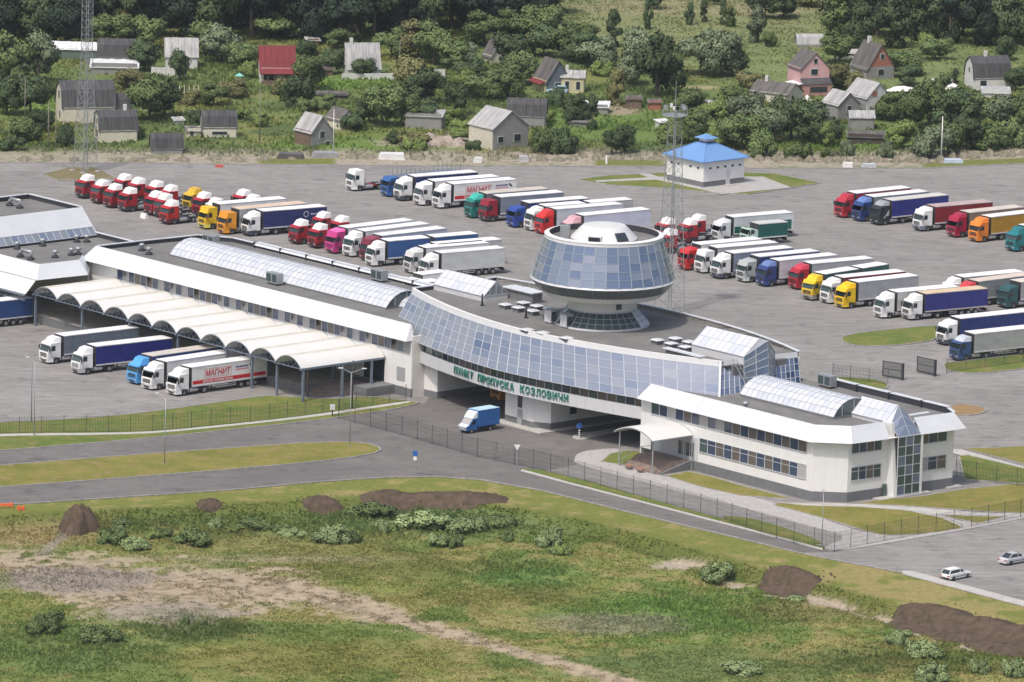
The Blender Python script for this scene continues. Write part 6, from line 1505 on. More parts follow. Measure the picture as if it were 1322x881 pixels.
# ------------------------------------------------------------------ heaps
def heap(px_, rx, ry, h, m, name, label, cat, group=None, seed=0, rz=0, z=0.0, rough=.35, clods=40, follow=True):
    c = P(*px_, -.4 if px_[1] > 600 else 0); n = 44; rg_ = 14; rr_ = random.Random(seed); vs = []; fs = []; o_ = seed * 13.7
    for j in range(rg_ + 1):
        q = j / rg_
        for k in range(n):
            a = 2 * pi * k / n; rad = q * (1 + .55 * (float(fbm(3 * cos(a) + o_, 3 * sin(a), 2.2, 91, 3)) - .5))
            x, y = rx * rad * cos(a), ry * rad * sin(a)
            f1 = float(fbm(x + o_, y, max(rx, 2) * .8, 93, 4)); f2 = float(fbm(x + o_, y + 9, .55, 97, 2))
            hh = h * max(0, 1 - q ** 1.7) * (.55 + .95 * f1) + (f2 - .5) * rough * h * (1 - q ** 4) - .25 * q ** 3
            vs.append((x, y, hh + (float(ground_z(c.x + x, c.y + y)) if follow else 0)))
    for j in range(rg_):
        for k in range(n): a, b = j * n + k, j * n + (k + 1) % n; fs.append((a, a + n, b + n, b))
    mb = MB().add(vs, fs)
    for k in range(clods):
        a = rr_.random() * 6.28; q = rr_.uniform(.5, 1.35); s_ = rr_.uniform(.05, .17) * (1 if h > .9 else .7); x, y = rx * q * cos(a), ry * q * sin(a); z0 = h * .25 * max(0, 1 - q) + float(ground_z(c.x + x, c.y + y))
        b_ = [(x + s_ * rr_.uniform(.6, 1.2) * u, y + s_ * rr_.uniform(.6, 1.2) * v, z0 - .1) for u, v in ((-1, -1), (1, -1), (1, 1), (-1, 1))]; mb.hexa(b_, [(p_[0] * .9 + x * .1 + s_ * .1, p_[1] * .9 + y * .1, z0 + s_ * rr_.uniform(.7, 1.3)) for p_ in b_])
    o = mb.build(name, m, None, True, loc=(c.x, c.y, 0), rz=0); return tag(o, label, cat, group)
heap((104, 674), 2.9, 3.6, 3.3, M_SOIL, 'soil_heap', 'tall dark soil heap with wheel ruts beside it at the left verge', 'soil heap', seed=1, z=-.3)
heap((270, 656), 2.0, 2.4, .7, M_SOIL, 'soil_heap', 'faint low soil heap between the tall heap and the small one', 'soil heap', seed=22, z=-.2)
heap((415, 652), 3.0, 3, .7, M_SOIL, 'soil_heap', 'small dark soil heap left of the long ones by the upper verge', 'soil heap', seed=2, z=-.2)
heap((505, 648), 5.0, 3.4, .8, M_SOIL, 'soil_heap', 'low dark soil heap between the small one and the long flat one', 'soil heap', seed=12, z=-.15)
heap((592, 648), 8.2, 4.2, .85, M_SOIL, 'soil_heap', 'long flat brown soil heap along the verge above the reeds', 'soil heap', seed=3, z=-.15)
heap((1020, 750), 4.4, 5.0, 1.0, M_SOIL, 'soil_heap', 'broad dark soil heap left of the lower right lawn', 'soil heap', seed=4, z=-.6)
heap((1200, 797), 5.8, 5.5, .9, M_SOIL, 'soil_heap', 'dark soil bank below the lower right lawn, left part', 'soil heap', seed=5, z=-.8)
heap((1252, 812), 6.6, 5.5, .85, M_SOIL, 'soil_heap', 'dark soil bank below the lower right lawn, middle part', 'soil heap', seed=15, z=-.8)
heap((1312, 826), 6.6, 5.5, .9, M_SOIL, 'soil_heap', 'dark soil bank at the lower right edge', 'soil heap', seed=6, z=-.8)
hs_ = []
sx = [(30, 207), (62, 205), (95, 206), (150, 205), (180, 207), (215, 205), (240, 206), (275, 205), (305, 208), (345, 205), (380, 204), (455, 206), (480, 205), (540, 205), (566, 206), (590, 205), (640, 207), (678, 206), (700, 205), (720, 207), (742, 206), (765, 206), (800, 206), (822, 205), (845, 206), (978, 206), (1000, 207), (1024, 207), (1048, 208), (1070, 208), (1092, 208), (1114, 208), (1137, 208), (1158, 208), (1178, 208), (1196, 208), (1212, 207), (1226, 204), (1243, 203), (1259, 202), (1276, 201), (1292, 200), (1308, 199), (1322, 198)]
for k, (x, y) in enumerate(sx):
    big = x > 960
    hs_.append(heap((x + random.uniform(-4, 4), y + random.uniform(-1.5, 1.5)), random.uniform(.8, 1.5) * (1.2 if big else 1.1), random.uniform(1.6, 2.8), random.uniform(.4, .7) + (random.uniform(.1, .55) if big else 0), M_SAND, 'sand_heap', 'pale sand heap on the strip beyond the lot' if big else 'low sandy heap on the far strip', 'sand heap', 'sand heaps along the far edge of the lot', 100 + k, clods=16, rough=.5))
for x, y in ((545, 184), (565, 186), (580, 181), (592, 187), (555, 179)):
    hs_.append(heap((x, y), 1.6, 2.2, 1.0, mat('rubble', (.42, .36, .31), 1, col2=(.22, .18, .16), scale=2.5, bump=.6), 'rubble_heap', 'pale rubble heap before the grey gabled house', 'rubble heap', 'rubble heaps before the grey gabled house', 200 + x))
# loose things on the far strip
for (x, y), (l, w, h), lab, c in (((506, 206), (4.5, 2.4, 1.1), 'white tarpaulin stack behind the car transporter', WHT), ((617, 210), (1.4, 1.2, .9), 'white bundle lying on the far strip before the grey house', WHT), ((420, 203), (4.4, 2.6, .9), 'grey stack of sheets beside the small brick house', (.3, .3, .32)), ((375, 204), (4.5, 2.2, .8), 'low dark timber stack below the small brick house', (.1, .09, .09)),
                                  ((1095, 216), (1.8, 1.5, .8), 'white crate stack on the far strip at right, left one', WHT), ((1122, 216), (2.4, 1.2, .6), 'white crate stack on the far strip at right, right one', (.55, .58, .65)), ((1230, 210), (3.4, 2, .6), 'pale blue sheet stack at the foot of the white pole', (.5, .58, .7)), ((283, 216), (1.3, .8, .4), 'small red barrier lying at the far kerb', (.6, .12, .08)), ((676, 209), (1.5, 1.2, 1.0), 'pale crate on the far strip near the pillar', (.5, .5, .52))):
    b = P(x, y); t = thing('stack', lab, 'stack', (b.x, b.y, 0), random.uniform(-.3, .3)); n_ = 3
    for k in range(n_): MB().box(-l / 2 * (1 - .06 * k), l / 2 * (1 - .05 * k), -w / 2, w / 2 * (1 - .08 * k), h * k / n_ + .01, h * (k + 1) / n_).build('sheet', paint(c), t, loc=(random.uniform(-.1, .1), 0, 0))
for (x, y), lab in (((6, 656), 'orange road barrier lying on the verge at the left edge'), ((27, 660), 'small orange road barrier right of the one at the left edge')):
    b = P(x, y); t = thing('road_barrier', lab, 'barrier', tuple(b), .3); l = 1.1 if x < 10 else .5
    MB().box(-l, l, -.12, .12, .25, .6).build('board', paint((.8, .16, .05)), t); MB().box(-l + .1, -l + .25, -.25, .25, 0, .7).build('foot', paint((.8, .16, .05)), t); MB().box(l - .25, l - .1, -.25, .25, 0, .7).build('foot', paint((.8, .16, .05)), t)
b = P(783, 212); t = thing('marker_pillar', 'short white pillar on the far strip left of the pump house', 'pillar', tuple(b)); MB().cyl((0, 0), .22, 0, 1.5, 8, .14).build('pillar', M_WHITE, t); MB().cyl((0, 0), .3, 0, .15, 8).build('base', M_CONC, t)
# ------------------------------------------------------------------ garden houses
def rmat(name, c, c2): return mat(name, c, .85, col2=c2, scale=1.0, detail=7, stretch=(2.2, .35, .35))
R_SLATE = rmat('old_slate', (.085, .085, .09), (.038, .038, .042)); R_LIGHT = rmat('pale_slate', (.46, .46, .46), (.24, .24, .25)); R_RED = rmat('red_sheet_roof', (.20, .03, .035), (.14, .022, .028))
R_BROWN = rmat('mossy_slate', (.15, .14, .135), (.065, .06, .06)); R_WHITE = rmat('white_sheet', (.66, .67, .68), (.52, .53, .55))
W_CREAM = mat('house_cream', (.56, .53, .44), .9, var=.08, scale=1); W_GREY = mat('house_grey_block', (.25, .25, .245), .9, var=.1, scale=2); W_WHITE = mat('house_white', (.58, .58, .57), .9, var=.06, scale=1)
W_PINK = mat('house_pink', (.60, .36, .37), .9, var=.08, scale=1); W_PINK2 = mat('house_salmon', (.48, .25, .23), .9, var=.08, scale=1); W_YEL = mat('house_yellow', (.50, .46, .29), .9, var=.06, scale=1); W_BRICK = mat('house_brick', (.34, .14, .10), .9, var=.15, scale=3)
W_DARK = mat('house_dark_wood', (.07, .06, .055), .9, var=.2, scale=2); W_WOOD = mat('house_brown_wood', (.16, .11, .085), .9, var=.2, scale=2); W_BLUE = mat('house_blue_grey', (.12, .145, .175), .9)
HOUSES = []
def house(name, label, bx, by, L, Wd, hw, hr, phi, typ='gable', wall=W_CREAM, gable=None, roof=R_SLATE, cat='house', wins=(), chim=None, ov=.35, porch=None, base=.4, strips=True, split=None):
    phi = radians(phi); c, s = abs(cos(phi)), abs(sin(phi)); dep = (L / 2 * s + Wd / 2 * c)
    b = P(bx, by) + Vector((0, dep, 0)); z0 = float(ground_z(b.x, b.y)) - .25
    t = thing(name, label, cat, (b.x, b.y, z0), phi); HOUSES.append((bx, by, label, b, max(L, Wd)))
    hl, h2 = L / 2, Wd / 2
    for y in (-h2, h2): MB().box(-hl, hl, y - .12, y + .12, 0, hw).build('wall', wall, t)
    gm = gable or wall
    if typ == 'gable': pr = [(-h2, 0), (h2, 0), (h2, hw), (0, hw + hr), (-h2, hw)]; ro = [(-h2 - ov, hw - ov * hr / h2), (0, hw + hr + .04), (h2 + ov, hw - ov * hr / h2)]
    elif typ == 'gambrel': pr = [(-h2, 0), (h2, 0), (h2, hw), (h2 * .72, hw + hr * .68), (0, hw + hr), (-h2 * .72, hw + hr * .68), (-h2, hw)]; ro = [(-h2 - ov * .5, hw - .25), (-h2 * .73, hw + hr * .7), (0, hw + hr + .05), (h2 * .73, hw + hr * .7), (h2 + ov * .5, hw - .25)]
    elif typ == 'flat': pr = [(-h2, 0), (h2, 0), (h2, hw), (-h2, hw - hr)]; ro = [(-h2 - ov, hw - hr - .02), (h2 + ov, hw + .06)]
    elif typ == 'hip': pr = [(-h2, 0), (h2, 0), (h2, hw), (-h2, hw)]; ro = None
    for x in (-hl, hl):
        n = len(pr); vs = [(x - .13, y, z) for y, z in pr] + [(x + .13, y, z) for y, z in pr]
        if split and x < 0:
            k = split[0]
            MB().add([(x - .15, -h2 * .99, 0), (x + .1, -h2 * .99, 0), (x + .1, h2 * .99, 0), (x - .15, h2 * .99, 0), (x - .15, -h2 * .99, k), (x + .1, -h2 * .99, k), (x + .1, h2 * .99, k), (x - .15, h2 * .99, k)], [(0, 4, 7, 3), (4, 5, 6, 7), (0, 1, 5, 4), (2, 3, 7, 6)]).build('lower_wall', split[1], t)
        MB().add(vs, [tuple(range(n))[::-1], tuple(range(n, 2 * n))] + [(i, (i + 1) % n, n + (i + 1) % n, n + i) for i in range(n)]).build('gable_wall', gm, t)
    if ro:
        xo = hl + ov; cuts = max(2, round((2 * xo) / 1.15))
        for (y0, z0_), (y1, z1_) in zip(ro, ro[1:]):
            mb = MB()
            for q in range(cuts):
                a, b_ = -xo + 2 * xo * q / cuts, -xo + 2 * xo * (q + 1) / cuts - .03; dz = .03 * (q % 2)
                mb.slab((a, y0, z0_ + dz), (b_, y0, z0_ + dz), (b_, y1, z1_ + dz), (a, y1, z1_ + dz), -.09 if False else .09)
            o = mb.build('roof', roof, t)
            if cuts > 2: o['kind'] = 'stuff'
    else:
        a = [(-hl - ov, -h2 - ov, hw), (hl + ov, -h2 - ov, hw), (hl + ov, h2 + ov, hw), (-hl - ov, h2 + ov, hw)]; r1, r2 = (-hl * .35, 0, hw + hr), (hl * .35, 0, hw + hr)
        MB().add(a + [r1, r2], [(0, 1, 5, 4), (1, 2, 5), (2, 3, 4, 5), (3, 0, 4), (3, 2, 1, 0)]).build('roof', roof, t)
    for w in wins:      # face, offset, z, width, height, kind
        f, off_, z, ww, wh = w[:5]; k = w[5] if len(w) > 5 else M_GDARK
        e = .16
        if f in ('F', 'B'):
            y = -h2 - e if f == 'F' else h2 + e; a = (off_ - ww / 2, min(y, y + .03), z); fr = MB().box(off_ - ww / 2 - .09, off_ + ww / 2 + .09, y - .0, y + .05, z - .09, z + wh + .09); g_ = MB().box(off_ - ww / 2, off_ + ww / 2, y - .03, y, z, z + wh)
        else:
            x = -hl - e - .03 if f == 'G' else hl + e; fr = MB().box(x, x + .05, off_ - ww / 2 - .09, off_ + ww / 2 + .09, z - .09, z + wh + .09); g_ = MB().box(x - .03, x, off_ - ww / 2, off_ + ww / 2, z, z + wh)
        o = fr.build('window', W_WHITE if k != W_WOOD else W_WOOD, t); g_.build('pane', k, o)
    if chim: MB().box(chim - .28, chim + .28, -.28, .28, hw + hr - .5, hw + hr + .9).build('chimney', W_WHITE, t); 
    MB().box(-hl - .16, hl + .16, -h2 - .16, h2 + .16, -.3, base * .5).build('footing', W_GREY, t)
    if porch: porch(t, hl, h2)
    return t
h = house('gambrel_house', 'large grey gambrel roofed house with cream gable behind the left lattice mast', 108, 160, 9.0, 7.0, 3.0, 4.2, 14, 'gambrel', W_CREAM, None, R_SLATE, wins=(('G', 0, 4.2, 1.0, 1.3), ('G', -1, .9, .9, 1.2), ('F', 1.4, .8, 1.2, 1.4)))
house('annex', 'dark slate roofed annex joined to the big gambrel house', 150, 158, 3.4, 5, 2.4, 2.6, 14, 'gambrel', W_DARK, None, R_SLATE, 'shed')
house('gambrel_house', 'small cream house with dark streaked gambrel roof right of the left mast', 148, 184, 6.3, 5.0, 2.3, 3.2, 14, 'gambrel', W_CREAM, None, R_SLATE, wins=(('G', -.6, 1.0, .7, 1.2), ('G', .8, .9, .9, 1.7, W_WOOD), ('G', 0, 3.2, .7, .9)), chim=1.5)
house('garden_shed', 'low dark gambrel shed nearest the lot below the gardens', 214, 199, 5.0, 3.6, 1.0, 2.4, 8, 'gambrel', W_GREY, None, R_SLATE, 'shed')
house('gambrel_house', 'grey gambrel roofed hut with cream wall and lean-to porch', 281, 178, 5.6, 4.2, 1.9, 2.6, 8, 'gambrel', W_CREAM, None, R_SLATE, wins=(('F', 0, .7, 2.6, .5),))
house('garden_shed', 'tiny cream lean-to beside the grey gambrel hut', 249, 178, 2.3, 2.4, 1.7, .5, 8, 'flat', W_CREAM, None, R_BROWN, 'shed', wins=(('F', -.4, .5, .6, .8),))
house('garden_shed', 'small white box hut left of the tiny lean-to', 230, 161, 1.5, 1.4, 1.2, .3, 20, 'flat', W_WHITE, None, R_LIGHT, 'shed')
house('garden_house', 'dark slate roofed house in two halves beneath the long greenhouse', 149, 86, 6.4, 5, 2.0, 3.0, 3, 'gambrel', W_GREY, None, R_SLATE, chim=0)
house('flat_roof_annex', 'white flat roofed annex before the dark slate roofed house', 147, 96, 8.3, 4.2, 2.3, .8, 2, 'flat', W_GREY, None, R_WHITE, 'shed')
house('greenhouse', 'long low greenhouse with white roof at upper left', 99, 77, 10.8, 4.0, 2.2, 1.0, -2, 'gable', mat('greenhouse_glass', (.12, .16, .14), .3), None, R_WHITE, 'greenhouse')
house('white_roof_house', 'house with pale pitched roof half hidden by a dark tree', 233, 90, 5.6, 5, 2.8, 2.8, 4, 'gable', W_WHITE, None, R_LIGHT)
def porch_red(t, hl, h2):
    MB().slab((-hl - .3, -h2 - 2.0, 2.2), (hl + .9, -h2 - 2.0, 2.2), (hl + .9, -h2 + .3, 3.1), (-hl - .3, -h2 + .3, 3.1), .12).build('porch_roof', R_RED, t)
    for k in range(6): MB().box(-hl + k * 1.15 - .06, -hl + k * 1.15 + .06, -h2 - 1.8, -h2 - 1.68, 0, 2.2).build('porch_post', W_WOOD, t)
    MB().box(-hl, hl * .2, -h2 - 1.75, -h2 - 1.7, 0, .9).build('porch_rail', W_WOOD, t)
house('red_roof_house', 'house with steep dark red roof and timber porch', 356, 108, 6.0, 5.6, 3.0, 3.6, 6, 'gable', W_WHITE, None, R_RED, wins=(('F', -1.4, .8, 2.2, 1.3), ('F', 1.6, .8, .8, 1.2)), porch=porch_red)
def porch_wall(t, hl, h2): MB().box(-hl - 1.6, hl + 2.2, -h2 - 2.2, -h2 - 2.0, 0, 1.3).build('garden_wall', W_WHITE, t)
house('white_house', 'white house with pale steep roof behind a low white wall', 466, 102, 5.8, 5.2, 2.2, 4.0, 12, 'gable', W_WHITE, None, R_LIGHT, wins=(('G', 0, 1, .8, 1.2),), chim=-2, porch=porch_wall)
house('garden_shed', 'brown wooden shed with pale roof at the forest edge', 403, 60, 2.2, 2.2, 1.6, .3, 10, 'flat', W_WOOD, None, R_LIGHT, 'shed')
house('garden_shed', 'dark brown shed hidden between bushes right of the red roofed house', 417, 99, 3.0, 2.6, 1.7, .4, 10, 'flat', W_WOOD, None, R_BROWN, 'shed')
house('brick_hut', 'narrow dark brick hut with steep pale left roof slope', 404, 190, 4.6, 4.4, 2.9, 2.6, 128, 'gable', W_WOOD, W_GREY, R_LIGHT, wins=(('G', 0, 1.6, .9, 1.2), ('G', -1.2, .3, .8, .7)))
house('cream_hut', 'small cream hut with hipped slate roof behind the brick hut', 439, 168, 3.9, 3.3, 2.0, 1.6, 130, 'gable', W_CREAM, W_CREAM, R_BROWN)
house('dark_shed', 'black shed with white sheets before the white house', 428, 128, 5.0, 2.4, 1.1, .2, 3, 'flat', W_DARK, None, R_BROWN, 'shed')
house('flat_shed', 'grey flat roofed shed behind a round tree in the middle gardens', 548, 167, 6.2, 4.2, 2.9, .5, -6, 'flat', W_GREY, None, R_LIGHT, 'shed')
house('grey_gable_house', 'big grey block house with wide pale roof in the middle of the gardens', 643, 194, 6.6, 7.6, 4.0, 2.7, 128, 'gable', W_CREAM, W_GREY, R_LIGHT, wins=(('G', -1.4, 1.4, 1.4, 1.2), ('G', 2.2, 1.4, 1.1, 1.0), ('F', .8, 0.4, 1.2, 2.0)), chim=None)
house('gambrel_house', 'dark streaked gambrel house right behind the big grey house', 680, 166, 6.4, 5.0, 2.3, 2.8, -3, 'gambrel', W_GREY, None, R_SLATE)
def annex_y(t, hl, h2): 
    MB().box(-hl + .0, -hl + 3.0, -h2 - 4.4, -h2, 0, 2.9).build('yellow_annex', W_YEL, t); MB().slab((-hl - .3, -h2 - 4.8, 2.8), (-hl + 3.2, -h2 - 4.8, 2.8), (-hl + 3.2, -h2 + .2, 3.9), (-hl - .3, -h2 + .2, 3.9), .12).build('annex_roof', R_LIGHT, t)
    for k in (-3.2, -1.4): MB().box(-hl - .05, -hl, -h2 + k - .3, -h2 + k + .3, .9, 2.2).build('annex_window', M_GDARK, t)
house('yellow_house', 'yellow house with very steep slate roof and blue porch', 712, 121, 5.0, 4.8, 2.4, 3.6, 118, 'gable', W_YEL, W_BLUE, R_BROWN, wins=(('G', 0, .8, 1.4, 1.2),), porch=lambda t, hl, h2: MB().slab((-hl * .9, h2 + 1.2, 1.8), (-hl * .9, h2 - .1, 2.4), (hl, h2 - .1, 2.4), (hl, h2 + 1.2, 1.8), .1).build('red_awning', R_RED, t))
house('yellow_annex', 'low yellow annex with two dark windows and white chimney', 740, 121, 3.9, 4.2, 3.1, .9, -4, 'gable', W_YEL, None, R_LIGHT, wins=(('F', -1.0, .9, .7, 1.4), ('F', 1.0, .9, .7, 1.4)), chim=-1.2)
house('white_shed', 'shed with white roof in front of the yellow house', 769, 147, 4.4, 3.4, 1.9, .5, -4, 'flat', W_GREY, None, R_WHITE, 'shed')
house('garden_shed', 'brown plank shed with ladder right of the burnt bush', 818, 140, 2.4, 2.2, 2.2, .3, 5, 'flat', W_WOOD, None, R_BROWN, 'shed')
house('garden_shed', 'reddish shed under the big dark tree', 845, 142, 2.0, 2.0, 1.8, .3, 5, 'flat', W_BRICK, None, R_BROWN, 'shed')
house('white_tank', 'white box shaped water tank behind the middle mast', 855, 166, 1.7, 1.5, 1.6, .2, 30, 'flat', W_WHITE, None, R_WHITE, 'tank')
house('long_low_house', 'low house with long dark roof left of the pink house', 1003, 134, 7.4, 5.6, 2.0, 1.6, 150, 'gable', W_CREAM, W_CREAM, R_BROWN, wins=(('G', 1, .8, .9, .8),), chim=2)
def porch_pink(t, hl, h2):
    MB().slab((-hl - 1.3, h2 + .1, 2.3), (-hl - 1.3, -h2 - .1, 2.3), (-hl - .1, -h2 - .1, 3.3), (-hl - .1, h2 + .1, 3.3), -.08).build('front_awning', R_SLATE, t)
    MB().box(-hl - 1.2, -hl - .1, -h2, h2, 0, 2.3).build('front_room', W_PINK2, t); MB().box(-hl - 1.25, -hl - 1.2, -h2 + .8, h2 - 1.4, .9, 1.9).build('front_window', M_GDARK, t)
    MB().slab((-hl - 1.2, h2 + 1.6, 2.3), (-hl - 1.2, h2, 2.6), (hl * .2, h2, 2.6), (hl * .2, h2 + 1.6, 2.3), .08).build('side_awning', R_WHITE, t)
house('pink_house', 'two storey pink house with steep grey roof', 1044, 123, 5.6, 5.6, 5.2, 2.8, 112, 'gable', W_PINK, W_PINK, R_BROWN, wins=(('G', 0, 6.0, .7, .9), ('G', .2, 4.0, 1.3, 1.0)), porch=porch_pink)
house('brick_gable_house', 'house with orange brick gable and steep dark roof', 1127, 102, 6.0, 5.6, 2.3, 4.3, 118, 'gable', W_GREY, W_BRICK, R_BROWN, wins=(('G', -.2, 3.9, .8, .9), ('G', 0, .9, 1.2, 1.1)), chim=1.4, split=(2.5, W_GREY))
house('pale_gable_house', 'grey block house with pale roof above the willows, right one of the pair', 1121, 156, 6.2, 5.2, 4.2, 2.5, 124, 'gable', W_GREY, W_WHITE, R_LIGHT, wins=(('G', 1.0, 4.4, 1.0, .9, W_BRICK), ('G', -.4, 1.9, 1.0, 1.0)), ov=.3)
house('small_gable_house', 'smaller grey gabled house left of the pale roofed one', 1086, 158, 4.6, 4.6, 3.2, 2.0, 124, 'gable', W_GREY, W_GREY, R_LIGHT, wins=(('G', 0, 2.0, .9, .8),))
house('dark_shed', 'long dark lean-to shed on the bank before the willows', 1118, 186, 6.0, 3, 2.0, .6, -3, 'flat', W_DARK, None, R_BROWN, 'shed')
house('gable_porch', 'pale roofed porch below the pale gabled house', 1112, 168, 4.0, 3.0, 2.4, .9, 5, 'gable', W_GREY, None, R_LIGHT, 'shed')
house('gambrel_house', 'gambrel house with white gable and dark roof at upper right', 1276, 118, 6.8, 5.4, 2.4, 3.7, 16, 'gambrel', W_WHITE, None, R_SLATE, wins=(('G', 0, 3.2, .6, .8), ('F', -1.8, .6, 1.2, 1.4)), chim=-.6)
house('flat_shed', 'grey flat roofed shed in front of the gambrel house at upper right', 1286, 127, 4.8, 3.0, 1.7, .7, 0, 'flat', W_WHITE, None, rmat('mid_slate', (.34, .35, .37), (.28, .29, .30)), 'shed')
house('polytunnel', 'grey polytunnel behind the pink house', 1045, 62, 4.6, 3.2, .9, 1.6, 8, 'gambrel', W_GREY, None, R_LIGHT, 'polytunnel')
house('flat_shed', 'pale flat roofed shed left of the brick gabled house', 1096, 76, 4.2, 2.6, 1.5, .3, 0, 'flat', W_WHITE, None, rmat('beige_sheet', (.42, .39, .36), (.36, .33, .3)), 'shed')
house('forest_house', 'steep brown roof showing among trees at the forest edge', 640, 82, 3.0, 3.6, 1.6, 3.0, 122, 'gable', W_CREAM, W_CREAM, R_BROWN)
house('garden_shed', 'low shed with pale roof behind the middle mast trees', 905, 140, 5.0, 2.4, 1.2, .3, -2, 'flat', W_DARK, None, R_LIGHT, 'shed')
house('garden_shed', 'small pale shed at the left foot of the dark bush before the white shed', 747, 163, 3.0, 2.0, 1.3, .3, -3, 'flat', W_GREY, None, R_BROWN, 'shed')
# plastic covered beds, hoops, umbrella
for (x, y), l, lab in (((1165, 118), 7.5, 'long white plastic covered bed right of the pale gabled house'), ((1230, 115), 3, 'white plastic heap below the parked white car'), ((1228, 130), 4.6, 'flat white sheeting before the upper right gambrel house'), ((1042, 128), 1.3, 'white round tank beside the pink house')):
    b = P(x, y); o = heap((x, y), l / 2, 1.2, .8, M_WHITE, 'white_cover', lab, 'cover', seed=x)
t = thing('hoop_row', 'row of white tunnel hoops in the garden left of the red roofed house', 'hoops', tuple(P(240, 122)), radians(5))
for k in range(6):
    mb = MB()
    for q in range(8): a, b_ = pi * q / 8, pi * (q + 1) / 8; mb.bar((k * .85 - 2, -.9 * cos(a), 1.5 * sin(a)), (k * .85 - 2, -.9 * cos(b_), 1.5 * sin(b_)), .07)
    mb.build('hoop', W_WHITE, t)
b = P(309, 110); t = thing('garden_umbrella', 'turquoise garden umbrella left of the red roofed house', 'umbrella', tuple(b)); MB().cyl((0, 0), .04, 0, 2.1, 6).build('pole', M_WHITE, t); MB().cyl((0, 0), .85, 1.7, 2.2, 10, .05).build('canopy', mat('turquoise_cloth', (.2, .5, .45), .7), t)
for (a, b_), lab in ((((620, 102), (650, 103)), 'green board fence between the garden trees'), (((560, 100), (575, 100)), 'pale board fence at the forest edge'), (((195, 97), (240, 99)), 'grey blue board fence below the pale roofed house')):
    A, Bq = P(*a), P(*b_); t = thing('board_fence', lab, 'fence', tuple(A), atan2((Bq - A).y, (Bq - A).x)); L = (Bq - A).length; n = max(3, int(L / .9))
    mm = mat('fence_green', (.04, .18, .13), .8) if 'green' in lab else (W_WHITE if 'pale' in lab else mat('fence_blue', (.2, .24, .25), .8))
    for k in range(n): MB().box(k * L / n, (k + 1) * L / n - .05, -.03, .03, -.1, 1.5).build('board', mm, t)

